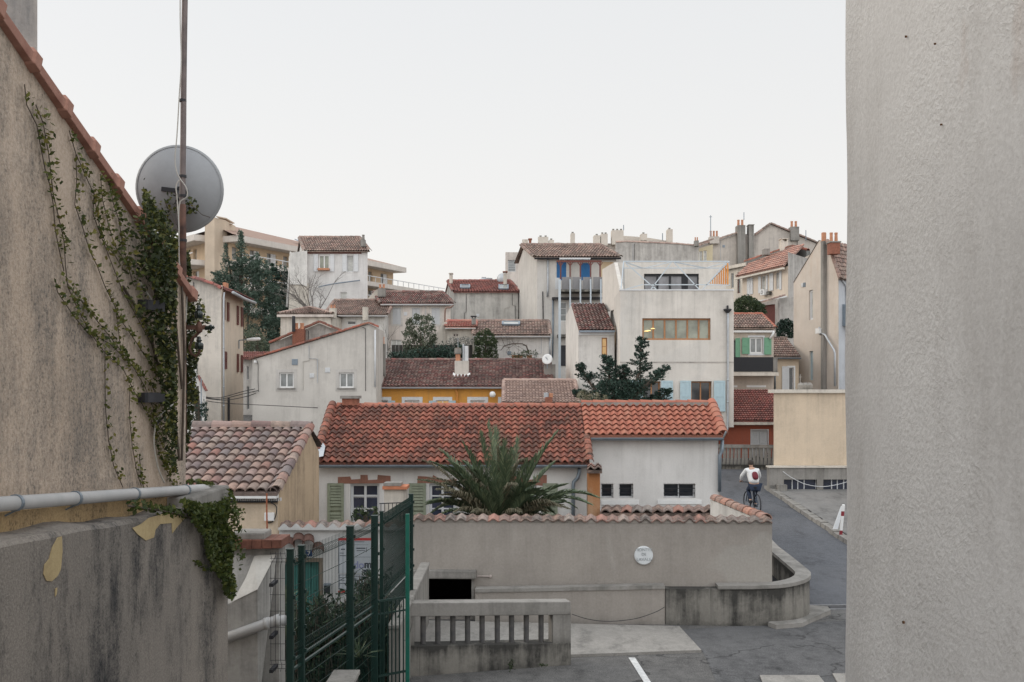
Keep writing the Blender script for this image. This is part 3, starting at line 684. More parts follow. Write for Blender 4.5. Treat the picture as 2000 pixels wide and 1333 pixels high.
m=MB(); m.lathe(dc+ax*.05,[(R-.01,-.012),(R+.01,-.006),(R+.012,.008),(R-.008,.012)],56,ax); m.build('rim',plain('dish_rim',(.36,.37,.38),.5,metal=.1),ds,smooth=True)
m=MB(); hub=dc+ax*(-.10)+V((.02,0,-.04)); m.bar(hub+V((-.15,0,.03)),hub+V((.1,0,0)),.02,.04); m.bar(hub+V((.03,-.0,.05)),hub+V((.03,-.0,-.35)),.05,.03); m.bar(hub+V((0,0,0)),W(357,388,9.28),.04,.04); m.bar(hub+V((0,0,-.1)),W(357,400,9.28),.04,.03); m.build('mount',M_iron,ds)
m=MB(); m.tube([dc+V((0,.0,-R))+ax*.05,dc+ax*.45+V((0,0,-R*.6))],.012); m.lathe(dc+ax*.45+V((0,0,-R*.55)),[(0,-.06),(.03,-.06),(.03,.05),(0,.05)],10,ax); m.build('feed_arm',M_iron,ds)
# cables
MW=plain('cream_cable',(.48,.46,.42),.5,var=.05); MK=plain('black_cable',(.02,.02,.022),.5)
def cable(name,label,pts,r,mat,group=None,smooth_n=8):
    P=[V(p) for p in pts]; out=[]
    for i in range(len(P)-1):
        p0=P[max(i-1,0)];p1=P[i];p2=P[i+1];p3=P[min(i+2,len(P)-1)]
        for k in range(smooth_n):
            t=k/smooth_n; out.append(.5*((2*p1)+(p2-p0)*t+(2*p0-5*p1+4*p2-p3)*t*t+(3*p1-p0-3*p2+p3)*t**3))
    out.append(P[-1]); m=MB(); m.tube(out,r,6); o=m.build(name,mat,None,smooth=True); tag(o,label,'cable',group); return o
dm=9.2
cable('antenna_cable','pale cable hanging loose along the upper part of the rusty mast to the dish',[W(352,-60,dm),W(352,40,dm),W(354,120,dm),W(350,190,dm),W(346,260,dm),W(342,310,dm),W(345,335,dm),W(352,350,dm),W(364,368,dm),W(365,385,dm),W(352,395,dm),W(349,420,dm),W(350,455,dm)],.006,MW)
cable('feed_cable','thin pale cable looping behind the dish centre down the mast',[W(350,352,9.18),W(344,365,9.18),W(346,390,9.18),W(349,440,9.18),W(351,520,9.2),W(364,560,9.2),W(364,600,9.2),W(362,630,9.2),W(350,642,9.2),W(333,645,9.15)],.006,MW)
cable('wall_cable','bundle of white cable stapled across the ivy to the mast',[LW(273,553,.05),LW(288,575,.05),LW(298,592,.06),LW(303,615,.06),LW(314,634,.06),LW(331,646,.08),W(345,643,9.16),W(358,628,9.16),W(361,600,9.16)],.010,MW)
cable('down_cable','single white cable running from the ivy bundle down the lower mast',[LW(331,646,.08),W(344,665,9.17),W(351,700,9.2),W(354,740,9.2),W(355,768,9.2),W(348,785,9.2),LW(335,792,.06),LW(310,815,.05),LW(303,835,.04),LW(301,870,.03),LW(309,915,.03),LW(321,943,.04)],.007,MW)
# insulators
ins=thing('insulator_bracket','rusty arm with two dark glass insulators on the right of the mast','insulator',(X(385,9.25),9.25,Z(700,9.25)))
m=MB(); m.bar(W(362,640,9.25),W(402,640,9.25),.03,.04); m.tube([W(388,628,9.25),W(389,640,9.25),W(387,652,9.25),W(375,662,9.25),W(370,680,9.25),W(374,692,9.25),W(382,696,9.25),W(389,690,9.25),W(390,678,9.25)],.012,8); m.lathe(W(389,640,9.25)-V((0,0,.06)),[(0,0),(.03,.02),(.035,.06),(.02,.11),(0,.12)],8); m.build('arm',M_rust,ins)
for c in ((388,622),(389,683)):
    m=MB(); m.lathe(W(c[0],c[1],9.25),[(0,0),(.037,0),(.04,.045),(.035,.06),(.018,.065),(.018,.075),(.026,.08),(.026,.09),(.014,.095),(.02,.105),(.012,.12),(0,.122)],12); m.build('insulator_body',plain('dark_green_glass',(.012,.022,.018),.15,spec=.7),ins,smooth=True)
m=MB(); m.lathe(W(405,641,9.25),[(0,-.02),(.02,-.02),(.02,.02),(.03,.025),(.03,.04),(.012,.05),(.02,.06),(0,.07)],8,V((1,0,.1))); m.build('end_insulator',PL['dark_green_glass'],ins)
# ================= ivy
def ivy_path(pts,n,spread,fn):
    P=[fn(*p) for p in pts]; out=[]; seg=[(b-a).length for a,b in zip(P,P[1:])]; T=sum(seg)
    for _ in range(n):
        t=random.random()*T
        for a,b,l in zip(P,P[1:],seg):
            if t<=l: q=a.lerp(b,t/l); break
            t-=l
        else: q=P[-1]
        out.append((q.x+abs(random.gauss(0,.025)),q.y+random.gauss(0,spread),q.z+random.gauss(0,spread)))
    return out
vines=[([(48,165),(52,205),(72,245),(80,290),(88,330),(97,360),(104,400),(108,450),(116,490),(125,530)],150,.02),
([(70,205),(84,240),(95,300),(104,380),(118,440),(125,470),(128,520),(132,560),(150,600),(176,650),(205,690),(240,720),(262,765),(290,810),(318,870),(340,925)],650,.035),
([(132,555),(160,590),(200,640),(232,680),(262,720),(285,760),(300,800),(320,850)],420,.028),
([(135,255),(148,300),(150,350),(146,400),(160,440),(175,490),(190,520),(205,560),(225,600),(232,650),(236,690)],260,.022),
([(148,300),(170,350),(184,380),(190,420),(200,470),(225,500),(236,520)],220,.025),
([(184,370),(182,420),(195,455),(220,520),(240,570),(262,610),(300,680),(305,740)],260,.03),
([(196,340),(200,390),(212,440),(224,480),(250,520),(262,560)],240,.028),
([(211,350),(222,400),(232,430),(238,470),(250,520)],260,.03),
([(205,680),(205,740),(206,800),(212,860),(222,910),(240,952)],110,.012),
([(254,760),(252,800),(258,870),(268,925),(276,950)],90,.012),([(272,890),(276,930),(281,955)],30,.01),
([(108,545),(112,570),(132,600),(150,625),(180,660)],80,.02),
([(300,800),(300,840),(312,890),(335,940),(352,968)],400,.035),
([(175,650),(215,672),(258,715),(296,752),(318,800)],260,.03),
([(225,600),(232,620),(260,660),(296,715),(310,740)],200,.025)]
iv=thing('climbing_ivy','dense creeper spreading up and left over the stained gable wall','climbing plant',(-2.95,8.5,3.4))
L_ivyd=foliage('ivy_leaves_dark',[(.03,.045,.013),(.05,.065,.018),(.018,.028,.010),(.075,.085,.022),(.022,.032,.012)],.2)
m=MB(); Lp=[];Ly=[];Lv=[];Lvy=[]
for pts,n,s in vines:
    m.tube([LW(x,y,.015) for x,y in pts],.0035,5)
    q=ivy_path(pts,int(n*.5),s*.65,lambda x,y:LW(x,y,.02)); Lv+=q[:int(len(q)*.35)]; Lvy+=q[int(len(q)*.35):]
def inpoly(x,y,P):
    c=False
    for (x1,y1),(x2,y2) in zip(P,P[1:]+P[:1]):
        if (y1>y)!=(y2>y) and x<(x2-x1)*(y-y1)/(y2-y1)+x1: c=not c
    return c
def polypts(P,n,fn,off=(.02,.12),holes=0,fall=None):
    xs=[p[0] for p in P]; ys=[p[1] for p in P]; out=[]
    ph=[(random.uniform(min(xs),max(xs)),random.uniform(min(ys),max(ys)),random.uniform(8,22)) for _ in range(holes)]
    while len(out)<n:
        x,y=random.uniform(min(xs),max(xs)),random.uniform(min(ys),max(ys))
        if not inpoly(x,y,P): continue
        if fall and random.random()>min(1,max(.04,((x-fall[0])/(fall[1]-fall[0])))**1.3): continue
        if any((x-a)**2+((y-b)*.6)**2<(r*random.uniform(.6,1.1))**2 for a,b,r in ph): continue
        out.append(tuple(fn(x,y,random.uniform(*off))))
    return out
LWc=lambda x,y,o: LW(x,y,o) if x<345 else W(x,y,9.45+o*1.5)
dense1=[(262,415),(285,410),(310,452),(335,478),(352,520),(372,560),(384,640),(382,720),(378,800),(366,880),(358,935),(344,940),(320,870),(318,790),(305,700),(285,640),(262,600),(235,570),(225,520),(238,460)]
fl1=(238,345); Lp+=polypts(dense1,3400,LWc,(.02,.16),10,fl1); Ly+=polypts(dense1,650,LWc,(.08,.2),16,fl1)
for _ in range(1500):
    x=random.uniform(280,372); y=-35+1.483*x*1.0+ random.gauss(8,13)+ (0); q=LW(x,y,random.uniform(-.15,.14)) if x<345 else W(x,y,9.5+random.uniform(-.1,.2)); (Ly if random.random()<.3 else Lp).append(tuple(q))
dense2=[(275,440),(300,450),(345,495),(362,545),(345,600),(312,590),(290,540),(280,490)]
Lp+=polypts(dense2,1100,LWc,(.05,.22),4)
Lp+=polypts([(300,620),(366,600),(374,700),(368,830),(352,900),(330,850),(322,760),(305,690)],1000,LWc,(.03,.2),8)
for pts in ([(280,430),(300,560),(330,700),(350,900)],[(240,560),(290,640),(330,800)],[(355,560),(360,700),(355,900)],[(300,470),(340,600),(355,760)]): m.tube([LW(x,y,.02) for x,y in pts],.012,5)
# sprays round the mast and dish
for c,r,n in (((372,600),26,120),((395,625),14,60),((378,690),16,80),((330,400),18,60),((372,405),14,50),((320,440),18,50),((290,425),14,120),((315,465),12,120),((372,770),16,150),((392,640),20,30)):
    for _ in range(n):
        a=random.random()*6.28; rr=r*random.random()**.5; q=W(c[0]+rr*math.cos(a),c[1]+rr*math.sin(a)*1.3,9.42+random.uniform(-.08,.2)); (Ly if random.random()<.4 else Lp).append(tuple(q))
m.tube([W(345,440,9.3),W(330,410,9.35),W(322,395,9.35)],.004,4); m.tube([W(350,430,9.3),W(372,400,9.35),W(395,420,9.35),W(410,425,9.35)],.004,4)
m.build('stem',M_stem,iv)
leaves('vine_leaves',Lv,.038,L_ivy,iv,.6,bias=(.5,0,0,.8)); leaves('young_vine_leaves',Lvy,.040,L_ivyy,iv,.6,bias=(.5,0,0,.8))
leaves('leaves',Lp,.046,L_ivyd,iv,.62,bias=(0.5,0,0,.8)); leaves('young_leaves',Ly,.047,L_ivyy,iv,.6,bias=(.5,0,0,.8))
iv2=thing('trailing_ivy','creeper hanging over the corner of the blackened lower wall','climbing plant',(-2.8,9.3,2.7))
LPc=lambda x,y,o: (LP(min(x,442),y,-2.75+o) if x<442 else LP(442,y,-2.75+o)+V((X(x,9.6)-X(442,9.6),0,0)))
d3=[(352,975),(400,985),(440,978),(462,1000),(460,1060),(452,1110),(462,1150),(452,1172),(440,1160),(432,1130),(418,1112),(405,1085),(400,1050),(388,1035),(372,1015)]
p=polypts(d3,2700,LPc,(.0,.12),3); p+=polypts([(340,948),(372,935),(420,942),(455,960),(470,1010),(460,1040),(430,1000),(380,985)],600,lambda x,y,o:W(x,y,9.45+o),(-.1,.2),3)
p+=ivy_path([(250,985),(290,990),(330,1000),(372,1000)],160,.025,lambda x,y:LP(x,y,-2.76))+ivy_path([(465,1000),(462,1050),(466,1100)],60,.05,lambda x,y:W(x,y,9.5))
p+=ivy_path([(378,1098),(392,1105),(408,1112)],25,.012,lambda x,y:LP(x,y,-2.74))
m=MB(); m.tube([LP(250,988,-2.74),LP(330,1000,-2.74),LP(400,1020,-2.73),LP(425,1080,-2.73),LP(440,1160,-2.73)],.008,5); m.tube([LP(395,990,-2.73),LP(440,1030,-2.73),W(455,1100,9.55)],.008,5); m.build('stem',M_stem,iv2)
leaves('leaves',p,.052,L_ivy,iv2,.6,bias=(.5,-.2,0,.8))
# ================= white buttress wall + pipe2, brick coping, wire panel
bw=thing('white_buttress_wall','dirty white rendered wall with a sloping buttress beside the green fence','wall',(X(500,12.6),12.6,0))
P_dw=plaster('render_dirty_white',(.40,.385,.36),stain=(.12,.115,.11),amt=.6,top=1.2,foot=.5,bmp=.3)
m=MB(); d=12.6; m.prism([W(x,y,d) for x,y in ((430,1400),(545,1400),(545,1072),(430,1068))]+[],(0,.35,0)); m.build('wall',P_dw,bw)
m=MB(); d=12.25; q=[W(425,1400,d),W(503,1400,d),W(503,1400,12.59),W(425,1400,12.59),W(425,1190,d),W(503,1152,d),W(541,1084,12.59),W(440,1084,12.59)]; m.hexa(q); m.build('buttress',P_dw,bw)
m=MB(); m.add([W(455,1175,12.24),W(503,1151.5,12.24),W(539,1083,12.585),W(497,1086,12.585),W(481,1127,12.42)],[(0,1,2,3,4)]); o_=m.build('buttress_top',plaster('render_white_lit_slope',(.55,.53,.49),amt=.3),bw)  # paler colour on the sloping top imitates light falling on it
m=MB()
for i in range(5):
    x0=453+i*19.5; x1=x0+18.8
    m.prism([W(x0,1074-i*.6,12.5),W(x1,1074-i*.6,12.5),W(x1,1055,12.5),W(x0,1055,12.5)],(0,.5,0))
m.build('brick_coping',plain('dark_red_brick',(.155,.065,.045),.85,var=.4,scale=10,bmp=.4),bw,bevel=.006)
m=MB(); m.box(X(452,12.6),X(518,12.6),12.55,12.95,Z(1055,12.6),Z(1040,12.6)); m.build('coping_block',P_concl,bw,bevel=.02)
pp=thing('short_drain_pipe','short white plastic pipe crossing the buttress wall low down','pipe',(X(500,12.2),12.2,Z(1240,12.2)))
m=MB(); m.tube([W(440,1247,12.22),W(525,1217,12.22),W(540,1213,12.22),W(556,1212,12.3)],.066,14); m.build('pipe',M_pvc,pp,smooth=True)
for a in ((522,1218),(543,1212)):
    m=MB(); c=W(a[0],a[1],12.22); m.lathe(c,[(.067,-.03),(.076,-.03),(.076,.03),(.067,.03)],14,V((1,0,.25))); m.build('pipe_joint',M_pvc,pp,smooth=True)
wp=thing('wire_panel','narrow bent wire mesh panel fixed to the white wall end beside the first fence post','wire mesh',(X(545,11.9),11.9,Z(1310,11.9)))
m=MB()
def vw(px,y0,y1,d):
    P=[]; 
    for i in range(60):
        y=y0+(y1-y0)*i/59; q=W(px,y,d)
        for yy in (1094,1300):
            if abs(y-yy)<10: q=q+V((0,-.06*(1-abs(y-yy)/10),0))+V((.03*(1-abs(y-yy)/10),0,0))
        P.append(q)
    return P
for px in (529,538,548,557): m.tube(vw(px,1078,1312,11.9),.0035,4)
for y in (1082,1091,1098,1130,1162,1194,1226,1258,1290,1298,1306): m.tube([W(527,y,11.89),W(558,y,11.89)],.0035,4)
m.build('mesh',M_iron,wp)
m=MB()
for y in (1143,1245,1311):
    c=W(530,y,11.95); m=MB(); m.box(c.x-.022,c.x+.022,c.y-.02,12.2,c.z-.02,c.z+.02); m.build('fixing',M_black,wp)
# ================= green fence
def fpanel(m,A,B,z0,z1,n,bends,r=.0032):
    A=V(A);B=V(B); d=(B-A).normalized(); nrm=V((d.y,-d.x))
    zs=[z0]; 
    for b in bends: zs+= [b-.05,b,b+.05]
    zs.append(z1)
    for i in range(n+1):
        q=A.lerp(B,i/n); P=[]
        for z in zs:
            o=.035 if any(abs(z-b)<1e-6 for b in bends) else 0
            P.append(V((q.x+nrm.x*o,q.y+nrm.y*o,z)))
        m.tube(P,r,4,cap=False)
    for b in bends:
        for dz_ in (-.05,.05): m.tube([V((A.x,A.y,b+dz_)),V((B.x,B.y,b+dz_))],r*1.15,4)
    z=z0+.22
    while z<z1-.1:
        if all(abs(z-b)>.1 for b in bends): m.tube([V((A.x,A.y,z)),V((B.x,B.y,z))],r*1.15,4)
        z+=.2
ft=CZ-1.80; fb_=CZ-3.02
pA=(X(567,11.0),11.0); pB=(X(589,11.32),11.32); pC=(X(684,12.84),12.84); pD=(X(732,13.9),13.9); pE=(X(745.5,14.3),14.3); pF=(X(803,16.75),16.75)
fn=thing('green_mesh_fence','dark green welded mesh fence climbing away from the lower left foreground','fence',(pC[0],pC[1],0))
for p_,w,zt in ((pA,.075,ft+.02),(pB,.07,ft+.01),(pC,.09,ft+.02),(pD,.09,ft+.02),(pE,.055,ft+.03),(pF,.07,ft+.02)):
    m=MB(); m.box(p_[0]-w/2,p_[0]+w/2,p_[1]-w/2,p_[1]+w/2,0,zt); m.build('fence_post',M_dgreen,fn,bevel=.006)
    m=MB(); m.box(p_[0]-w/2-.004,p_[0]+w/2+.004,p_[1]-w/2-.004,p_[1]+w/2+.004,zt,zt+.015)
    for zz in (ft-.1,ft-.5,ft-.9,fb_+.05): m.box(p_[0]+w/2,p_[0]+w/2+.02,p_[1]-.02,p_[1]+.02,zz-.02,zz+.02)
    m.build('post_fittings',M_dgreen,fn)
for (a,b,n) in ((pA,pC,40),(pC,pD,24),(pE,pF,84)):
    m=MB(); fpanel(m,a,b,fb_,ft-.005,n,(ft-.12,fb_+.12)); m.build('mesh_panel',M_dgreen,fn)
m=MB(); 
for z in (fb_-.0,fb_-.10): m.bar(V((pA[0],pA[1],z)),V((pD[0],pD[1],z)),.03,.025); 
m.bar(V((pE[0],pE[1],fb_)),V((pF[0],pF[1],fb_)),.03,.025)
m.build('bottom_rail',M_dgreen,fn)
m=MB(); fpanel(m,pA,pC,.3,fb_-.15,40,(.5,)); fpanel(m,pC,pD,.3,fb_-.15,24,(.5,)); fpanel(m,pE,pF,.5,fb_-.05,84,()); m.build('lower_mesh_panel',M_dgreen,fn)
pG=(X(796,14.2),14.2)
gt=thing('green_gate','low dark green barred gate hung on a bright green post by the balustrade','gate',(X(765,14.1),14.1,0))
m=MB(); m.box(pG[0]-.028,pG[0]+.028,pG[1]-.028,pG[1]+.028,.0,Z(1004,14.2)); m.build('gate_post',plain('bright_green_metal',(.010,.12,.085),.4,var=.2),gt,bevel=.006)
m=MB(); g0=V((pD[0]+.04,13.95,Z(1175,13.95))); g1=V((pG[0]-.03,14.18,Z(1167,14.18))); m.bar(g0,g1,.03); m.bar(g0-V((0,0,1.05)),g1-V((0,0,1.05)),.03); m.bar(g0-V((0,0,.18)),g1-V((0,0,.18)),.02)
for i in range(7):
    q=g0.lerp(g1,(i+.5)/7); m.bar(q,q-V((0,0,1.3)),.018)
m.build('gate_bars',M_dgreen,gt)
# mini walls along the passage
t=thing('passage_wall','low concrete wall running back beside the green gate','wall',(-1.69,16.5,0))
m=MB(); m.box(-1.76,-1.62,14.25,19.4,0,1.16); m.build('wall',P_concl,t); m=MB(); m.box(-1.78,-1.60,14.23,19.4,1.162,1.22); m.build('coping',P_concl,t,bevel=.01)
t=thing('gate_pier_wall','pale low wall block at the bottom of the frame below the green fence','wall',(-1.95,10.5,0))
m=MB(); m.box(-2.14,-1.86,8.6,12.04,0,1.14); m.build('wall',P_conc,t); m=MB(); m.box(-2.16,-1.84,8.6,12.06,1.142,1.2); m.build('coping',P_concl,t,bevel=.01)
# ================= front balustrade
bf=Face.px(797,15.9,1115,16.6); zt=lambda u: 1.18-.13*u/bf.L
bt=thing('concrete_balustrade','weathered grey concrete balustrade with nine round posts in front of the garage','balustrade',(bf.P(bf.L/2,0).x,16.3,0))
def strip(m,u0,u1,a0,a1,b0,b1,o0,o1):
    P=bf.P; m.hexa([P(u0,a0,o1),P(u1,a1,o1),P(u1,a1,o0),P(u0,a0,o0),P(u0,b0,o1),P(u1,b1,o1),P(u1,b1,o0),P(u0,b0,o0)])
uP=bf.u(1080); 
m=MB(); strip(m,0,bf.L,zt(0)-.22,zt(bf.L)-.22,zt(0),zt(bf.L),-.26,.0); m.build('top_rail',P_concl,bt,bevel=.012)
m=MB(); zb0,zb1=Z(1262,15.9),Z(1256,16.6); strip(m,0,bf.L,-.05,-.05,zb0,zb1,-.28,.01); m.build('base_curb',P_conc,bt,bevel=.012)
m=MB(); strip(m,uP,bf.L,zb1,zb1,zt(uP)-.22,zt(bf.L)-.22,-.26,.0); m.build('end_pier',P_concl,bt)
m=MB(); strip(m,0,.10,zb0,zb0,zt(0)-.22,zt(.1)-.22,-.26,.0); m.build('end_pier',P_concl,bt)
for px in (829,858,887.5,916.5,945,975,1003,1032,1061):
    u=bf.u(px); c=bf.P(u,0,-.13); m=MB(); m.lathe((c.x,c.y,zb1-.02),[(.045,0),(.045,.8)],14); 
    a=np.array(m.v); a[a[:,2]>zb1+.3,2]=zt(u)-.215; m.v=[tuple(q) for q in a]; m.build('baluster',plain('dark_concrete_post',(.085,.085,.09),.85,var=.25,scale=5,alt=(.13,.12,.11)),bt,smooth=True)
# ================= long courtyard wall with plaque
fw=Face.px(806,19.9,1508,19.6); 
cw=thing('courtyard_wall','long taupe rendered courtyard wall with a wavy tile coping and a round plaque','wall',(1.5,19.8,0))
zc=1.98; u0g,u1g=fw.u(808),fw.u(925); zgt=Z(1127,19.9)
m=MB(); wallface(m,fw,0,[(0,zc),(fw.L,zc+.02)],[(0.02,u1g,.02,zgt)],.3)
bk=V((0,.3,0)); P=fw.P
m.quad(P(fw.L,0),P(fw.L,0)+bk,P(fw.L,zc+.02)+bk,P(fw.L,zc+.02)); m.quad(P(0,zc),P(fw.L,zc+.02),P(fw.L,zc+.02)+bk,P(0,zc)+bk); m.quad(P(u1g,0)+bk,P(fw.L,0)+bk,P(fw.L,zc)+bk,P(u1g,zc)+bk); m.quad(P(0,zgt)+bk,P(u1g,zgt)+bk,P(u1g,zc)+bk,P(0,zc)+bk); m.quad(P(0,0),P(0,0)+bk,P(0,zc)+bk,P(0,zc))
m.build('wall',P_wallp,cw)
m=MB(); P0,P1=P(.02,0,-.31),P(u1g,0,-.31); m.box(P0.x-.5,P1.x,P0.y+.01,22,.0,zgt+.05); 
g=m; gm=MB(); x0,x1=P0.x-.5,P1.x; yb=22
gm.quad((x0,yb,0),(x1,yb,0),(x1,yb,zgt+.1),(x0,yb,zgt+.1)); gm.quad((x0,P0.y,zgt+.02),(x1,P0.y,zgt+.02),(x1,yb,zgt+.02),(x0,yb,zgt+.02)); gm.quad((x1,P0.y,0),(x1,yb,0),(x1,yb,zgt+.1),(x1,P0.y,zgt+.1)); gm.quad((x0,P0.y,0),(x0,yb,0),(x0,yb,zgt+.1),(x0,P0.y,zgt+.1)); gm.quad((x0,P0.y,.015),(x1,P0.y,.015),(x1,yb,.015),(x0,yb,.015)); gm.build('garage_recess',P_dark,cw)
m=MB(); m.fbox(fw,-.02,fw.u(931),zgt-.01,Z(1112,19.9),-.2,.16); m.build('lintel',P_concl,cw,bevel=.015)
m=MB(); m.fbox(fw,fw.u(921),fw.u(926),0,zgt,-.02,.02); m.build('door_jamb',P_concl,cw)
def wave_coping(name,parent,fc,u0,u1,z,n,mat,dep=.36,cen=-.15,amp=.062):
    EL=fc.P(u0,z-.02,cen+dep/2); ER=fc.P(u1,z-.02,cen+dep/2); RL=fc.P(u0,z+.07,cen-dep*.15); RR=fc.P(u1,z+.07,cen-dep*.15)
    tiled(name,parent,EL,ER,RL,RR,n,1,mat,amp=amp,kind='roman',jit=.012,K=8,slab=0,lip=.01)
T_cop2=tilemat('tiles_side_coping',[(.42,.2,.14),(.34,.18,.14),(.4,.25,.2)],.5)
T_cop=tilemat('tiles_coping',[(.32,.15,.115),(.24,.15,.125),(.32,.27,.24),(.20,.17,.155),(.36,.24,.19)],.8)
wave_coping('tile_coping',cw,fw,0,fw.L,zc,33,T_cop)
m=MB(); wv=[]; nS=33*8
for i in range(nS+1):
    u=fw.L*i/nS; s=(i%8)/8; wv.append((u,zc+.058*(.5-.5*math.cos(2*math.pi*i/8))**1.1))
for (a,za),(b,zb_) in zip(wv,wv[1:]): m.quad(P(a,zc-.04,.006),P(b,zc-.04,.006),P(b,zb_-.0,.006),P(a,za,.006))
m.build('coping_mortar',P_wallp,cw)
# plinth along the foot and curved retaining wall
pl=thing('curved_retaining_wall','stained concrete plinth wall that curves round the road corner','wall',(2.5,19.4,0))
def path_wall(name,pts,th,zf,mat,parent,z0=0,cap=0):
    m=MB(); n=len(pts); P=[V((x,y)) for x,y in pts]; inn=[];out=[]
    for i,p in enumerate(P):
        d=(P[min(i+1,n-1)]-P[max(i-1,0)]).normalized(); nn=V((d.y,-d.x)); out.append(p+nn*cap); inn.append(p-nn*(th+cap))
    vs=[]
    for i in range(n): z=zf[i]; vs+= [(out[i].x,out[i].y,z0 if not cap else z),(out[i].x,out[i].y,z+(cap and .07)),(inn[i].x,inn[i].y,z+(cap and .07)),(inn[i].x,inn[i].y,z0 if not cap else z)]
    fs=[(i*4+k,(i+1)*4+k,(i+1)*4+(k+1)%4,i*4+(k+1)%4) for i in range(n-1) for k in range(4)]+[(0,1,2,3),tuple((n-1)*4+k for k in (3,2,1,0))]
    m.add(vs,fs); return m.build(name,mat,parent,bevel=0)
xa=X(928,19.5)
path_wall('plinth',[(xa,19.55),(X(1299,19.4),19.42)],.25,[.60,.70],P_wallp,pl,-.05)
path_wall('plinth_ledge',[(xa,19.55),(X(1299,19.4),19.42)],.21,[.60,.70],P_concl,pl,cap=.02)
cv=[(X(1300,19.4),19.40),(4.0,19.33),(4.7,19.3)]
for k in range(1,9):
    a=math.pi/2*k/8; cv.append((4.95+1.12*math.sin(a),20.45-1.14*math.cos(a)))
cv+= [(6.12,21.3),(6.2,22.3),(6.3,23.6),(6.5,25.2),(6.8,27)]
zf=[.70,.71,.72]+[.72+.09*k/8 for k in range(1,9)]+[.82,.81,.79,.77,.75]
path_wall('curved_wall',cv,.26,zf,P_conc,pl,-.05)
path_wall('wall_coping',cv[1:],.26,zf[1:],P_concl,pl,cap=.025)
m=MB(); m.prism([(4.4,19.9,.35),(5.4,19.9,.35),(5.85,20.8,.35),(6.0,24,.35),(5.3,24,.35)],(0,0,-.4)); m.build('soil',P_dark,pl)
# plaque
pq=fw.P(fw.u(1257),Z(1085,19.7),.02)
pk=thing('round_plaque','round white plaque with faint engraved lettering on the taupe wall','plaque',(pq.x,pq.y,pq.z-.2))
m=MB(); m.lathe(pq,[(0,.03),(.165,.03),(.18,.022),(.185,0),(.185,-.03)],40,V((fw.n.x,fw.n.y,0))); m.build('disc',plain('plaque_white',(.60,.62,.63),.5,var=.06),pk,smooth=False)
m=MB(); m.lathe(pq+V((.145,-.034,-.085)),[(0,0),(.009,0),(.009,-.006),(0,-.006)],8,V((0,1,0))); m.build('screw',M_iron,pk)
M_let=plain('faint_lettering',(.30,.32,.33),.7)
def text(s,loc,size,mat,parent,name='lettering',ext=.002,bold=0,rot=None):
    cu=bpy.data.curves.new('t','FONT'); cu.body=s; cu.size=size; cu.align_x='CENTER'; cu.align_y='CENTER'; cu.extrude=ext; cu.offset=bold
    ob=bpy.data.objects.new('t',cu); COL.objects.link(ob); bpy.context.view_layer.update()
    me=bpy.data.meshes.new_from_object(ob.evaluated_get(bpy.context.evaluated_depsgraph_get())); bpy.data.objects.remove(ob)
    me.transform(Matrix.Rotation(math.pi/2,4,'X')); me.materials.clear(); me.materials.append(mat); me.name=name
    return link_mesh(name,me,parent,loc)
for s,dz_,sz in (('MONTEE',.115,.085),('DE',.025,.075),('LAVALE',-.075,.085)): text(s,pq+V((0,-.034,dz_)),sz,M_let,pk)
cable('sagging_cable','thin dark cable sagging along the plinth below the round plaque',[W(1117,1200,19.1),W(1150,1210,19.2),(X(1190,19.3),19.3,Z(1214,19.3)),(X(1240,19.3),19.3,Z(1209,19.3)),(X(1280,19.3),19.3,Z(1196,19.3)),(X(1298,19.35),19.35,Z(1186,19.35))],.007,MK)
m=MB(); m.tube([fw.P(fw.u(932),Z(1126,19.8),.03),fw.P(fw.u(958),Z(1126,19.8),.03)],.013); m.lathe(fw.P(fw.u(958),Z(1126,19.8),.02),[(0,0),(.03,0),(.03,.02),(0,.03)],8,V((0,-1,0))); tag(m.build('rusty_door_bolt',plain('rusty_white',(.42,.36,.33),.6),None),'short rusty horizontal bar beside the dark garage opening','bolt')
# white courtyard wall on the left with teal door, posters
fl=Face.px(545,19.9,806,19.9); wl=thing('white_courtyard_wall','white garden wall with scalloped tile coping behind the green fence','wall',(-3.3,20,0))
zcl=Z(1030,19.9); m=MB(); dr_=fl.rect(551,628,1094,1205); wallface(m,fl,0,[(0,zcl),(fl.L,zcl)],[(dr_[0],dr_[1],0.02,dr_[3])],.2)
P=fl.P; m.quad(P(0,zcl),P(fl.L,zcl),P(fl.L,zcl,-.3),P(0,zcl,-.3)); m.quad(P(0,0,-.3),P(fl.L,0,-.3),P(fl.L,zcl,-.3),P(0,zcl,-.3)); m.build('wall',plaster('lime_white',(.50,.50,.49),amt=.18,top=.3,foot=.4),wl)
wave_coping('tile_coping',wl,fl,0,fl.L,zcl,11,T_cop,amp=.075)
m=MB(); nS=11*8; wv=[(fl.L*i/nS,zcl+.085*(.5-.5*math.cos(2*math.pi*i/8))**1.1) for i in range(nS+1)]
for (a,za),(b,zb_) in zip(wv,wv[1:]): m.quad(P(a,zcl-.05,.09),P(b,zcl-.05,.09),P(b,zb_,.09),P(a,za,.09))
m.quad(P(0,zcl-.05,.002),P(fl.L,zcl-.05,.002),P(fl.L,zcl-.05,.09),P(0,zcl-.05,.09)); m.build('coping_mortar',PL['lime_white'],wl)
m=MB(); 
for i in range(10): a=dr_[0]+(dr_[1]-dr_[0])*i/10; m.fbox(fl,a+.004,a+(dr_[1]-dr_[0])/10-.004,.02,dr_[3],-.16,-.13)
m.fbox(fl,dr_[0],dr_[1],.0,dr_[3],-.19,-.161); dd=m.build('door',M_tealdoor,wl)
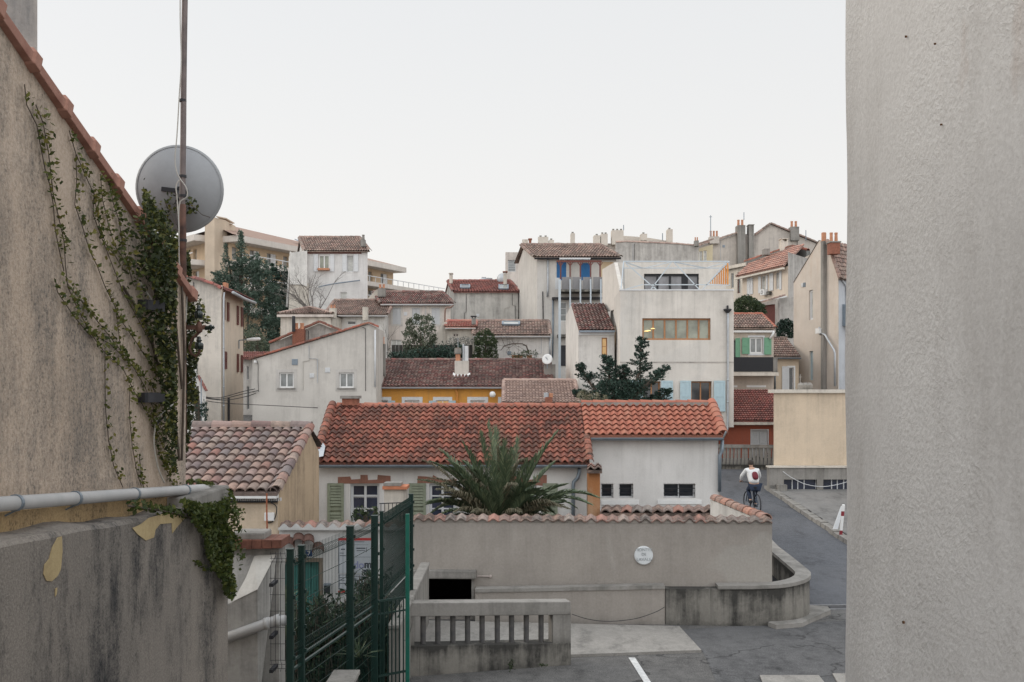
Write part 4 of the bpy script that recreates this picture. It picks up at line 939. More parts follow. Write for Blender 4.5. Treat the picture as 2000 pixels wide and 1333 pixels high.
m=MB(); m.fbox(fl,dr_[1]-.05,dr_[1]+.03,0,dr_[3]+.04,-.12,.01); m.fbox(fl,dr_[0]-.03,dr_[1]-.05,dr_[3]-.04,dr_[3]+.04,-.12,.01); m.build('door_frame',plain('weathered_wood',(.16,.13,.10),.8),wl)
cn=[]; 
for i in range(4):
    m=MB(); x0=565+i*19; q0=fl.P(fl.u(x0),Z([1058,1050,1052,1068][i],19.8),.02); q1=q0+V((.06,-.32,-.09)); m.uv=None
    B_=MB(); 
    side=V((1,0,0)); vs=[]
    for p_,rr in ((q0,.11),(q1,.125),(q0,.095),(q1,.11)):
        for k in range(8): a=math.pi*k/7; vs.append(p_+V((math.cos(a)*rr,0,math.sin(a)*rr*.8)))
    B_.add(vs,[(k,k+1,9+k,8+k) for k in range(7)]+[(16+k,24+k,25+k,17+k) for k in range(7)]+[(8+k,9+k,25+k,24+k) for k in range(7)]); B_.build('canopy_tile',T_cop,wl)
    m.fbox
def board(name,label,cat,x0,x1,y0,y1,mat,o=.012,fc=fl):
    r=fc.rect(x0,x1,y0,y1); m=MB(); m.fbox(fc,r[0],r[1],r[2],r[3],.004,o); c=fc.P((r[0]+r[1])/2,r[2]); t=thing(name,label,cat,c); m.build('panel',mat,t); return t,r
nb,r=board('house_number_sign','small blue house number plate above the teal door','sign',597,610,1075,1087,plain('enamel_blue',(.01,.035,.16),.3))
text('7',fl.P((r[0]+r[1])/2,(r[2]+r[3])/2,.014),.12,M_white,nb,ext=.001,bold=.002)
M_pp=plain('poster_paper',(.42,.45,.48),.6,var=.04); M_pr=plain('poster_red',(.45,.03,.03),.6); M_ink=plain('poster_ink',(.04,.04,.06),.7)
po,r=board('building_notice','large white building permit notice with a red header on the white wall','notice board',661,730,1051,1120,M_pp)
def bars(t,fc,items,mat,nm,o=.015):
    m=MB()
    for x0,x1,y0,y1 in items: q=fc.rect(x0,x1,y0,y1); m.fbox(fc,q[0],q[1],q[2],q[3],.011,o)
    m.build(nm,mat,t)
bars(po,fl,[(661,730,1051,1056)],M_pr,'red_header')
bars(po,fl,[(663,674,1058,1059),(690,712,1058,1059),(666,674,1072,1074),(696,714,1070,1072),(663,672,1080,1081),(663,676,1085,1086),(697,713,1075,1076),(661,662,1056,1120),(716,716.6,1069,1079),(663,720,1064,1064.4),(690,728,1088,1088.4)],M_ink,'text_lines')
text('do',fl.P(fl.u(701),Z(1104,19.9),.016),.20,plain('poster_lilac',(.25,.26,.42),.6),po,ext=.001,bold=.004)
text('m',fl.P(fl.u(719),Z(1103,19.9),.016),.20,M_ink,po,ext=.001,bold=.006)
bars(po,fl,[(710,724,1113,1117)],M_ink,'ink_bar')
p2,r=board('lower_notice','smaller framed notice with a red strip below the large permit notice','notice board',661,716,1122,1158,M_pp)
bars(p2,fl,[(661,674,1154,1158)],M_pr,'red_strip'); bars(p2,fl,[(662,716,1123,1123.6),(662,662.7,1123,1150),(664,674,1128,1129),(664,673,1133,1134),(664,674,1139,1140),(690,712,1126,1127),(690,708,1133,1134)],M_ink,'text_lines')
mbx=thing('letter_box','dark letter box on the white wall right of the teal door','letter box',(X(641,19.7),19.8,Z(1160,19.8)))
m=MB(); r=fl.rect(635,645,1142,1157); m.fbox(fl,r[0],r[1],r[2],r[3],0.0,.1); m.build('box',M_black,mbx,bevel=.01); m=MB(); m.fbox(fl,r[0]-.01,r[1]+.01,r[3],r[3]+.03,0,.12); m.build('lid',M_zinc,mbx)
# small low wall (white, tiled) from house to plaque wall
sw=thing('white_side_wall','short white wall with orange tile coping joining the taupe wall to the white house','wall',(5,21.5,0))
a,b=V((4.95,19.95)),V((4.62,23.2)); fs_=Face(b,a); m=MB(); wallface(m,fs_,0,[(0,2.02),(fs_.L,1.98)]); m.quad(fs_.P(0,0,-.2),fs_.P(fs_.L,0,-.2),fs_.P(fs_.L,1.98,-.2),fs_.P(0,2.02,-.2)); m.quad(fs_.P(0,2.02),fs_.P(fs_.L,1.98),fs_.P(fs_.L,1.98,-.2),fs_.P(0,2.02,-.2)); m.build('wall',P_white,sw)
m=MB(); barrels(m,fs_.P(fs_.L+.15,2.0,-.1),fs_.P(0,2.04,-.1),9,.115); m.build('tile_coping',T_cop2,sw)
# ================= left shed
dw,tp,t1,rs=eave(20.,962,23.4,836)
H=House('tiled_shed','low beige shed with a mottled grey and pink barrel tile roof at left','shed',Face.px(285,dw,543,dw),4.3,tp,[(0,0),(t1,rs),(4.3,rs-.55)],P_shed,zb=0)
H.finish(); H.roof_front(T_shed,13,10,amp=.075,K=8,ovs=.04,verge=False)
m=MB(); barrels(m,H.corn[1]+V((-.02,0,.03)),H.corn[3]+V((-.02,0,.03)),10,.11); m.build('verge_tiles',T_shed,H.root)
m=MB(); fc=H.f; z=Z(975,20); m.fbox(fc,fc.u(300),fc.L+.02,Z(975,20),Z(966,20),.02,.22); m.build('gutter_box',M_white,H.root,bevel=.01)
m=MB(); 
for i in range(26): u=fc.u(440)+ i*.045; m.fbox(fc,u,u+.02,Z(981,20),Z(975,20),.0,.05)
m.build('vent_strip',M_wwood,H.root); m=MB(); m.fbox(fc,0,fc.L-.0,Z(984.5,20),Z(981,20),.0,.06); m.build('cable_conduit',M_black,H.root)
H.fb('f','front_render',290,543,985,1100,P_beige,-.02,.012)
H.fb('f','meter_box',518,537,1001,1017,M_white,0,.09,bevel=.01)
cable('shed_cable','black cable looping down the front corner of the mottled tile shed',[fc.P(fc.u(530),Z(984,20),.06),fc.P(fc.u(541),Z(992,20),.06),fc.P(fc.u(540),Z(1010,20),.06),fc.P(fc.u(533),Z(1022,20),.06),fc.P(fc.u(524),Z(1024,20),.06)],.012,MK)
m=MB(); m.tube([W(521,964,19.9),W(521,1000,19.9),W(522,1042,19.9)],.018); tag(m.build('rusty_rod',plain('rust_orange',(.30,.10,.05),.8,var=.4,scale=12),None),'thin rusty rod standing in front of the shed meter box','rod')
# ================= main house
dw,tp,t1,rs=eave(26.,905,28.7,791)
H=House('white_villa','single storey white house under the weathered orange pantile roof in the middle','house',Face.px(620,dw,1146,dw),5.2,tp,[(0,0),(t1,rs),(5.2,.2)],P_whitec,zb=0)
Hm=H
G_w=glassmat('glass_blue_dark',(.03,.035,.055))
H.win('f',684,741,945,1045,M_wwood,G_w,nv=2,nh=4,fw=.07,rev=.16)
H.win('f',838,890,945,1045,M_wwood,G_w,nv=2,nh=4,fw=.07,rev=.16)
H.win('f',996,1048,945,1045,M_wwood,G_w,nv=2,nh=4,fw=.07,rev=.16)
H.finish(.16)
for a,b in ((640,672),(799,832),(1060,1089)): H.shut('f',a,b,944,1045,M_sage,o=.02)
m=MB(); f=H.f
for pts in (((660,945),(660,932),(684,931),(686,937),(704,936),(704,928),(718,928),(719,938),(737,937),(738,928),(763,930),(763,944)),((815,944),(816,930),(845,932),(846,928),(862,938),(892,936),(892,944)),((985,944),(986,932),(1012,930),(1030,938),(1046,936),(1048,928),(1068,928),(1068,950),(1048,948))):
    m.prism([f.P(f.u(x),f.z(x,y),.012) for x,y in pts],(0,.03,0))
m.build('brick_lintel',P_lintel,H.root)
# lace curtains
for a,b in ((690,710),(715,737)):
    r=f.rect(a,b,968,974); m=MB(); n=16
    m.fbox(f,r[0],r[1],r[2]+.03,r[3],-.143,-.141)
    for i in range(n): u=r[0]+(r[1]-r[0])*(i+.5)/n; w=(r[1]-r[0])/n*.45; m.add([f.P(u-w,r[2]+.03,-.1415),f.P(u+w,r[2]+.03,-.1415),f.P(u,r[2]-.01,-.1415)],[(0,1,2)])
    m.build('lace_curtain',M_wwood,H.root)
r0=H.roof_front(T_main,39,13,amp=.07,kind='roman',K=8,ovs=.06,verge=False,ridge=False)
EL,ER,RL,RR=H.corn
m=MB(); barrels(m,RL+V((.15,0,-.06)),RR+V((0,0,-.06)),18,.12); m.build('ridge_tiles',T_new,H.root)
m=MB(); barrels(m,EL+V((.02,0,.03)),RL+V((.02,0,.03)),13,.12); m.build('verge_tiles',T_main,H.root); m=MB(); barrels(m,ER+V((.0,0,.02)),ER.lerp(RR,.42)+V((.0,0,.02)),5,.11); m.build('verge_tiles',T_main,H.root)
H.gutter(M_zinc,r=.07,drop=.05)
H.pipe('f','downpipe',[(1131,911),(1131,922),(1128,933),(1120,941),(1119,952),(1119,1050)],M_zinc,r=.05,o=.12)
m=MB(); m.quad(W(618,903,25.95),W(632,900,25.95),W(636,880,26.6),W(627,868,26.9)); m.v=[(x,y-.05,z+.12) for x,y,z in m.v]; m.build('flashing',M_zincl,H.root)
chimney(H.root,668,697,779,792,28.5,M_brick,.5,cap='slab',capmat=P_concl,name='chimney')
# extension
dw2,tp2,t2,rs2=eave(27.1,851,28.7,787.5)
H=House('white_annex','taller white annex with the newest bright orange tile roof and small barred windows','house',Face.px(1147,dw2,1403,dw2),4.,tp2,[(0,0),(t2,rs2),(4.,rs2-1.2)],P_whitec,zb=0)
P_gl=G_dark
for a,b,n in ((1174,1198,1),(1209,1237,1),(1296,1358,2)): H.win('f',a,b,945,973,M_wwood,G_dark,nv=n,fw=.035,rev=.2,bars=(0 if n==1 else 1,2,M_black))
H.finish(.2)
H.fb('f','sill_band',1174,1248,977,986,M_white,-.01,.03); H.fb('f','sill_band',1284,1370,977,985,M_white,-.01,.03)
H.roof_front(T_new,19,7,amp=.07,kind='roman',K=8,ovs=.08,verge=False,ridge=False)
EL,ER,RL,RR=H.corn
m=MB(); barrels(m,RL+V((0,0,-.03)),RR+V((0,0,-.03)),11,.12); m.build('ridge_tiles',T_new,H.root)
m=MB(); m.bar(RL+V((0,-.16,-.03)),RR+V((0,-.16,-.03)),.10,.10); m.build('ridge_mortar',P_concl,H.root)
m=MB(); barrels(m,ER+V((0,0,.03)),RR+V((0,0,.03)),7,.14); m.build('verge_tiles',T_new,H.root)
H.gutter(M_zinc,r=.075,drop=.06)
H.pipe('f','downpipe',[(1409,860),(1409,880),(1404,890),(1404,960)],M_zinc,r=.05,o=.10)
tiled('canopy_tiles',H.root,W(1172,1003,25.),W(1396,1003,25.),W(1176,990,25.7),W(1394,990,25.7),11,1,T_cop,amp=.07,kind='roman',K=8)
m=MB(); a=W(1174,1004,25.15); b=W(1392,1030,25.15); m.box(a.x,b.x,25.15,25.3,1.0,a.z+.02); m.build('canopy_panel',P_terra,H.root)
t=thing('terracotta_pillar','tall rust stained terracotta pillar with a tiled cap between the two white houses','pillar',(X(1160,25.6),25.6,0))
m=MB(); m.box(X(1149,25.4),X(1172,25.4),25.4,25.85,0,Z(919,25.4)); m.build('shaft',P_terra,t)
tiled('tile_cap',t,W(1146,919,25.2),W(1176,919,25.2),W(1148,908,26.0),W(1174,908,26.0),2,2,T_cop,amp=.07,kind='roman',K=8)
t=thing('garden_pier','cream garden pier with an orange brick cap in front of the left villa window','pier',(X(770,21.5),21.5,0))
m=MB(); m.box(X(750,21.4),X(793,21.4),21.4,21.8,0,Z(957,21.4)); m.build('shaft',P_cream,t); m=MB(); m.box(X(747,21.35),X(795,21.35),21.33,21.87,Z(956,21.4),Z(950,21.4)); m.build('brick_cap',M_new if 0 else plain('orange_brick',(.45,.17,.09),.8,var=.2),t); m=MB(); m.box(X(748,21.3),X(782,21.3),21.36,21.8,Z(949.5,21.4),Z(944,21.4)); m.build('pier_top',P_concl,t)
t=thing('iron_railing','short black iron railing below the cream garden pier','railing',(X(765,20.6),20.6,0)); m=MB(); m.bar(W(741,984,20.6),W(793,982,20.6),.02)
for i in range(7): m.bar(W(744+i*7.5,984,20.6),W(744+i*7.5,1030,20.6),.014)
m.build('bars',M_iron,t)
# ================= L1 left tall house
P_l1=plaster('plaster_warm_cream',(.62,.53,.43),amt=.2,top=.5)
ff=Face.px(330,50,432,50)
H=House('corner_house','tall cream corner house with dark red shutters behind the mast','house',ff,6,[(330,530),(365,541),(418,557),(432,566)],[(0,0),(5.5,0)],plaster('plaster_corner',(.60,.55,.49),stain=(.22,.21,.2),amt=.45,top=1.3),back=(X(475,55.5)-ff.B.x,5.5))
for a,b,c,d in ((438.5,442,588,626),(465.5,469,599,635),(442,446,688,722),(466,469.5,694,728)): H.win('r',a,b,c,d,M_wwood,G_mid,nv=1,fw=.04)
H.finish()
for a,b,c,d in ((434.3,438,586.5,625),(442.6,446,591,628),(461.8,465,598,635),(469.6,472.8,600.5,638),(436.5,441.5,687,721),(461.9,465,691.5,727),(469.6,472.8,694,728)): H.shut('r',a,b,c,d,M_brown,louv=True)
H.fb('r','wall_finish',432.3,475,567,840,P_l1,-.01,.004)
tp_=H.top
m=MB(); P=[ff.P(u,z,.12) for u,z in tp_]
m2=MB(); 
for a,b in zip(P,P[1:]): barrels(m2,b,a,max(2,int((b-a).length/.4)),.13)
m2.build('verge_tiles',T_red,H.root)
# roof slab following the profile
m=MB()
for (u0,z0),(u1,z1) in zip(tp_,tp_[1:]): m.quad(ff.P(u0,z0+.03,.1),ff.P(u1,z1+.03,.1),ff.P(u1,z1+.03,-6),ff.P(u0,z0+.03,-6))
m.uv=[(.5,.5)]*4*3; m.build('roof',T_red,H.root)
EL=V((ff.B.x+.5,50.3,tp_[-1][1]-.05)); ER=EL+V((H.bk.x,5.6,0)); RL=EL+V((-2.,0,.75)); RR=ER+V((-2.,0,.75))
tiled('side_roof',H.root,EL,ER,RL,RR,22,4,T_red,amp=.05)
m=MB(); Pg=[EL+V((.04,-.1,-.08)),EL.lerp(ER,.5)+V((.04,0,-.14)),ER+V((.04,.1,-.1))]; m.tube(Pg,.08,8); m.build('gutter',M_zincl,H.root,smooth=True)
H.pipe('r','downpipe',[(434,572),(432.9,582),(432.8,640),(432.8,720),(432.8,830)],M_zincl,r=.05,o=.1)
chimney(H.root,435,441,552,562,53,M_pot,.5)
lp=thing('wall_lamp','street lamp on a bracket on the corner house side wall','street lamp',(H.r.P(H.r.u(470),5,0)))
c=H.r.P(H.r.u(465),Z(664,53.5),.05); m=MB(); m.tube([c,c+V((.75,-.1,.05))],.03); m.tube([c+V((0,0,-.45)),c],.03); m.build('bracket',M_zinc,lp); m=MB(); m.lathe(c+V((.45,-.1,.02)),[(0,0),(.07,.02),(.1,.4),(.08,.75),(0,.8)],8,V((1,-.15,.06))); m.build('lamp_head',M_white,lp)
# lane bits
for nm,x in (('a',440.5),('b',446.5)):
    m=MB(); p=W(x,838,51.5); m.tube([p,W(x,778,51.5)],.07,8); tag(m.build('dark_pole',M_iron,None),'short dark utility pole, '+('left' if nm=='a' else 'right')+' of the pair at the lane mouth','pole','poles at the lane mouth')
H=House('lane_house','narrow shadowed house end closing the lane between the corner house and the grey gable','house',Face.px(470,62,560,62),4,698,[(0,0),(4,0)],P_grey)
H.win('f',482,486,716,742,M_wwood,G_dark,nv=1,fw=.03); H.win('f',482,487,755,800,M_wwood,G_dark,nv=1,fw=.03); H.finish()
tiled('roof',H.root,W(466,700,61.7),W(560,700,61.7),W(466,688,65),W(560,688,65),24,5,T_red,amp=.05)
H=House('small_white_gable_house','small white house end with a tiled verge behind the lower mast','house',Face.px(340,46,402,46),4,[(340,700),(381,700),(386,735),(402,765)],[(0,0),(3.3,0)],P_white,back=(-1.3,3.0)); H.finish()
m=MB(); barrels(m,H.f.P(H.f.L,H.top[-1][1],0),H.f.P(H.f.u(386),H.f.z(386,735),0),5,.1); m.build('verge_tiles',T_red,H.root)
m=MB(); m.tube([W(393,740,45.5),W(393,835,45.5)],.03); m.build('wall_pipe',M_zinc,H.root)
for i,(ps) in enumerate(([W(398,776,46),W(430,780,48),W(470,771,50),W(505,763,49.8)],[W(398,778,46),W(440,782,48),W(480,775,50),W(500,768,49.8)],[W(398,783,46),W(440,788,48),W(520,792,46),W(620,797,36)],[W(398,775,46),W(430,777,48),W(475,765,50),W(498,760,49.8)])):
    lab=['black overhead wire rising to the grey gable corner, lowest of the bundle','black overhead wire in the middle of the lane bundle','long thin overhead wire crossing below the grey gable windows to the villa roof','uppermost black overhead wire of the lane bundle'][i]; cable('overhead_wire',lab,ps,.018,MK,'overhead wires across the lane')
# ================= L2 grey gable
P_l2=plaster('plaster_grey_gable',(.55,.52,.48),stain=(.26,.24,.22),amt=.4,top=.9,foot=.2)
f=Face.px(493,50,735,50)
H=House('grey_gable_house','plain grey rendered gable with two small white windows and a sloping orange verge','house',f,3.2,[(493,703),(720,634),(735,641)],[(0,0),(3.2,0)],P_l2)
for a,b in ((545,574),(662,691)): H.win('f',a,b,728,758,M_white,G_mid,nv=2,fw=.075,sill=P_concl,sur=plaster('surround_grey',(.52,.495,.465),amt=.2),surw=.16)
H.finish()
m=MB(); P=[f.P(u,z+.04,.03) for u,z in H.top]; barrels(m,P[0]+V((-.15,0,-.05)),P[1],15,.10); barrels(m,P[2]+V((.1,0,-.02)),P[1],2,.10); m.build('verge_tiles',T_main,H.root)
m=MB(); T=H.top
for (u0,z0),(u1,z1) in zip(T,T[1:]): m.quad(f.P(u0,z0+.02,.05),f.P(u1,z1+.02,.05),f.P(u1,z1+.02,-3.4),f.P(u0,z0+.02,-3.4))
m.uv=[(.5,.5)]*8; m.build('roof',T_main,H.root)
H.pipe('f','corner_pipe',[(733,645),(733,700),(733,756)],M_wwood,r=.045,o=.08)
cable('gable_edge_cable','dark clipped cable down the right edge of the grey gable wall',[W(708,640,49.9),W(713,642,49.9),W(714,650,49.9),W(714,700,49.9),W(714,764,49.9)],.016,MK)
cable('gable_left_cable','dark clipped cable down the left edge of the grey gable wall',[W(500,702,49.9),W(504,712,49.9),W(504,740,49.9),W(505,766,49.9)],.016,MK)
m=MB(); m.box(X(497,49.7),X(500,49.7),49.6,50.,Z(709,50),Z(705,50)); tag(m.build('floodlight',M_white,None),'tiny white floodlight at the left eave corner of the grey gable','lamp')
chimney(H.root,744,751,672,735,52.6,P_concl,.5,pots=1,potmat=M_pot,potpx=14)
# gable chimney house behind
f=Face.px(527,58,720,58)
H=House('stained_gable_house','grey streaked gable with brick chimney peeping over the plain grey gable','house',f,4,[(527,673),(573,654),(624,632),(662,648),(720,672)],[(0,0),(4,0)],P_greydk); H.finish()
m=MB(); P=[f.P(u,z+.05,.03) for u,z in H.top]
for a,b in ((0,2),(4,2)): barrels(m,P[a],P[b],8,.14)
m.build('verge_tiles',T_main,H.root)
o=chimney(H.root,571,594,643,676,57.6,M_brick,.5,pots=2,potmat=M_pot,potpx=12); m=MB(); m.tube([W(573.5,648,57.5),W(573.5,618,57.5)],.1,8); m.build('flue_pipe',M_iron,o)
# ================= yellow house
dw,tp,t1,rs=eave(52.,755,56.,704)
H=House('ochre_house','long ochre yellow terraced house with white window surrounds and dark mixed tile roof','house',Face.px(719,dw,1078,dw),7,tp,[(0,0),(t1,rs),(7,.3)],P_ochre)
for i,(a,b) in enumerate(((733,758),(791,819),(852,877),(919,947),(979,1000))):
    H.win('f',a,b,782,815,M_white,[G_mid,G_pale,G_lit,G_pale,G_mid][i],nv=2,fw=.05,sur=M_wwood,surw=.17)
H.finish()
for a,b in ((721,733),(759,772),(838,851),(878,890)): H.shut('f',a,b,783,815,M_bluew,louv=False,o=.06)
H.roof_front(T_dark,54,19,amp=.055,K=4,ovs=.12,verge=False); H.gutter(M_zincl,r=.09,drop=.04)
m=MB(); EL,ER,RL,RR=H.corn; m.prism([EL+V((-.35,0,-.05)),EL+V((.02,0,.0)),RL+V((.02,0,.0)),RL+V((-.3,0,-.05))],(0,0,.16)); m.build('verge_flashing',P_concl,H.root)
H.pipe('f','downpipe',[(890,758),(891,764),(893,768),(893,815)],plain('orange_pipe',(.62,.26,.06),.6),r=.05,o=.1)
H.pipe('f','downpipe',[(725.5,760),(725.5,785)],M_wwood,r=.045,o=.1)
m=MB(); m.lathe(W(962,776,51.9),[(0,-.02),(.14,.02),(.17,.14),(.12,.27),(0,.3)],12); o=m.build('globe_lamp',M_white,None,smooth=True); tag(o,'white globe lamp fixed high on the ochre facade','lamp')
o=chimney(H.root,888,915,705,742,53.6,plaster('chimney_cream',(.58,.54,.49),amt=.2),.7); 
m=MB(); a=W(884,741,53.5); b=W(919,735,53.5); m.prism([W(883,742,53.3),W(892,745,53.2),W(903,744,53.2),W(919,743,53.3),W(918,728,53.6),W(912,732,53.5),W(890,732,53.5),W(885,728,53.6)],(0,.3,.02)); m.build('flashing',M_white,o)
for nm,x,y0,y1,r,mt in (('pot_a',894.5,680,705,.13,M_pot),('vent_pipe',905,672,705,.05,M_zincl),('vent_pipe',911,676,705,.11,M_wwood)):
    m=MB(); m.tube([W(x,y1,53.9),W(x,y0,53.9)],r,8); m.build('chimney_pot' if nm=='pot_a' else 'vent_pipe',mt,o)
m=MB(); m.lathe(W(894.5,692,53.9),[(0,0),(.19,0),(.19,.32),(0,.34)],10); m.build('cowl',P_concl,o)
m=MB(); m.tube([W(894.5,681,53.9),W(894.5,660,53.9)],.015); m.build('aerial',M_zincl,o)
o=chimney(H.root,1063,1085,712,742,53.6,P_concl,.6,name='chimney')
sd=thing('small_satellite_dish','small white satellite dish by the chimney at the right end of the ochre house roof','satellite dish',W(1069,713,53.3)); m=MB(); c=W(1069,702,53.3); m.lathe(c,[(0,-.01),(.18,.0),(.28,.03),(.285,.02),(.18,-.015),(0,-.03)],24,V((-.3,-1,.25))); m.build('reflector',M_white,sd,smooth=True); m=MB(); m.tube([c+V((0,.1,0)),c+V((0,.1,-.5))],.025); m.tube([c,c+V((-.1,-.35,.1))],.02);m.build('mount',M_zinc,sd)
# pale roof in front of ochre right end
dw,tp,t1,rs=eave(47.,787,50.,744)
H=House('pale_roof_house','low house showing only its pale pinkish tile roof right of the ochre facade','house',Face.px(985,dw,1128,dw),6,tp,[(0,0),(t1,rs),(6,.1)],P_cream); H.finish(); H.roof_front(T_pink,23,14,amp=.055,K=5,ovs=.05)
o=chimney(H.root,1065,1079,776,790,46.6,M_brick,.35); m=MB(); m.lathe(W(1067,777,46.8),[(0,0),(.12,0),(.12,.22),(0,.24)],10); m.build('cowl',M_zincl,o); m=MB(); m.lathe(W(1076,777,46.8),[(0,0),(.10,0),(.10,.2),(0,.22)],10); m.build('cowl',M_pot,o)
# ================= B9 white side house
f=Face.px(1130,50,1200,50); dw,tp,t1,rs=eave(50.,645,54.4,594,ov=.2)
f=Face.px(1130,dw,1200,dw)
H=House('white_studio_house','white house with steep dark tile roof squeezed left of the modern block','house',f,8,tp,[(0,0),(t1,rs),(t1+.1,rs),(7.8,rs-.3)],P_white,back=(X(1105,58)-f.A.x,7.8))
H.win('f',1175,1186,660,694,M_wood,G_lit,nv=1,nh=2,fw=.05); H.finish(); H.roof_front(T_dark,10,17,amp=.075,K=5,ovs=.0,verge=False,ridge=False)
m=MB(); EL,ER,RL,RR=H.corn; m.bar(RL,RR,.12,.1); m.build('ridge_trim',M_zincl,H.root)
H.fb('f','eave_band',1130,1200,648,655,M_wwood,-.01,.09); m=MB(); m.bar(EL+V((0,-.03,-.05)),ER+V((0,-.03,-.05)),.08,.09); m.build('gutter',M_zinc,H.root)
# ================= modern block
f=Face.px(1211,48,1433,48)
H=House('modern_block','modern cream box building with a ribbon window, roof terrace and blue shutters','building',f,7,567,[(0,0),(7.5,0)],P_modern,zb=Z(835,48),back=(X(1192,55.5)-f.A.x,7.5))
H.win('f',1254.5,1388,622,664.5,M_wood,G_green,nv=6,fw=.085,rev=.2)
H.win('f',1350,1390,745,800,M_wood,G_dark,nv=2,fw=.07,rev=.3,name='french_window'); H.win('f',1257,1290,745,800,M_wood,G_dark,nv=2,fw=.07,rev=.3,name='french_window')
H.win('l',1200.5,1202.2,636,672,M_wood,G_lit,nv=1,fw=.04)
H.finish(.2)
for a,b in ((1291,1314),(1328,1349),(1394,1416),(1232,1255)): H.shut('f',a,b,744,804,M_bluew,louv=False,panel=True,o=.05)
H.fb('f','floor_line',1211.1,1433,707,709.5,P_greydk,-.02,.012)
H.fb('f','parapet_cap',1210,1434,565.5,568,M_wwood,-.25,.03)
H.pipe('f','downpipe',[(1421,606),(1421,640),(1421,700),(1421,828),(1420,838),(1412,855)],M_zincl,r=.055,o=.09)
m=MB(); c=W(1421,606,47.9); m.lathe(c-V((0,0,.15)),[(.06,0),(.2,.15),(.2,.2),(.0,.2)],8); m.tube([c,c+V((0,0,.22))],.05); m.build('rainwater_head',M_iron,H.root)
# warm lamp glow inside ribbon window: hanging lamps
m=MB(); 
for x,y in ((1267,647),(1275,643),(1262,648)): m.lathe(W(x,y,48.17),[(0,0),(.12,.0),(.08,.035),(0,.045)],10)
ml,nt,b=base('lit_lamp',.5); b.inputs['Base Color'].default_value=(.9,.7,.3,1); b.inputs['Emission Color'].default_value=(1,.72,.3,1); b.inputs['Emission Strength'].default_value=.9
t=thing('hanging_lamps','lit pendant lamps behind the left pane of the ribbon window','lamp',W(1268,650,48.17)); m.build('lamp_shade',ml,t)
# upper set back volume
bk=H.bk.normalized(); 
g=Face.px(1199.5,52.3,1418,52.3); zt_=Z(513,52.3); zf_=Z(567,48)-.6
m=MB(); hl=g.rect(1258,1365,535,566); hl=(hl[0],hl[1],zf_,hl[3]); wallface(m,g,zf_,[(0,zt_),(g.L,zt_)],[hl],.2); m.quad(g.P(0,zt_),g.P(g.L,zt_),g.P(g.L,zt_,-3),g.P(0,zt_,-3)); m.quad(g.P(0,zf_),g.P(0,zt_),g.P(-.35,zt_,-3),g.P(-.35,zf_,-3)); m.quad(g.P(g.L,zf_),g.P(g.L,zt_),g.P(g.L,zt_,-3),g.P(g.L,zf_,-3)); m.build('upper_storey',P_modern,H.root)
m=MB(); a=H.l.P(H.l.L-.0,Z(567,48)-.02,-.001); b_=g.P(0,zt_,.0); q=[V((f.A.x,48,Z(568,48))),V((f.A.x,48.02,Z(567,48))),V((g.A.x-.0,52.3,zt_)),V((g.A.x-.0,52.3,zf_))]; m.prism(q,(.18,0,0)); m.build('raked_parapet',P_modern,H.root)
w=None
m=MB(); u0,u1=hl[0],hl[1]; z0,z1=hl[2],hl[3]
for i in (0,.25,.48,.71,.79,1): 
    u=u0+(u1-u0)*i; m.fbox(g,max(u0,u-.05),min(u1,u+.05),z0,z1,-.18,-.10)
m.fbox(g,u0,u1,z1-.12,z1,-.179,-.101); m.fbox(g,u0+(u1-u0)*.71,u0+(u1-u0)*.79,z0,z1,-.17,-.12); w=m.build('terrace_window',M_black,H.root); m=MB(); m.quad(*[g.P(a,b,-.17) for a,b in ((u0,z0),(u1,z0),(u1,z1),(u0,z1))]); m.build('pane',glassmat('glass_terrace',(.13,.13,.14),.15),w)
m=MB(); 
def B(x0,y0,d0,x1,y1,d1,w=.045): m.bar(W(x0,y0,d0),W(x1,y1,d1),w)
B(1218,511,49,1424,511,49,.06); B(1218,524,51,1424,524,51,.05)
for q in ((1218,511,49,1213,566,48.2),(1218,511,49,1219,566,50.5),(1222,514,49,1270,556,49),(1223,513,49,1255,524,51),(1258,556.5,49,1366,556.5,49),(1312,512,49,1271,566,49),(1316,512,49,1366,566,49),(1272,557,49,1282,566,49),(1258,524,51,1316,511,49),(1378,524,51,1316,512,49),(1378,524,51,1424,511,49),(1366,556.5,49,1418,557,49),(1256,556,49,1220,566,49),(1424,511,49,1418,557,49),(1420,511,49,1372,566,49)): B(*q)
m.build('terrace_frame',M_steel,H.root)
sl=thing('orange_slat_screen','stepped triangle of upright orange slats at the right end of the terrace','screen',W(1408,560,49.3))
for i in range(9):
    x=1388+i*4.2; top=552-i*4.7; m=MB(); dd=49.6-i*.12; w=.8+i*.07; m.add([],[]); a=W(x-w,556,dd); b_=W(x+w,top,dd); m.box(a.x,b_.x,dd,dd+.05,a.z,b_.z); m.build('slat',M_slat,sl)
m=MB(); m.bar(W(1385,556,49.7),W(1425,557,48.6),.06); m.bar(W(1384,553,49.75),W(1424,512,48.7),.05); m.build('slat_rail',M_steel,sl)
# dark undercroft
m=MB(); a=X(1380,50); b_=X(1436,50); m.box(a,b_,50.2,50.6,0,Z(836,50)); o=m.build('undercroft_wall',P_dark,H.root)
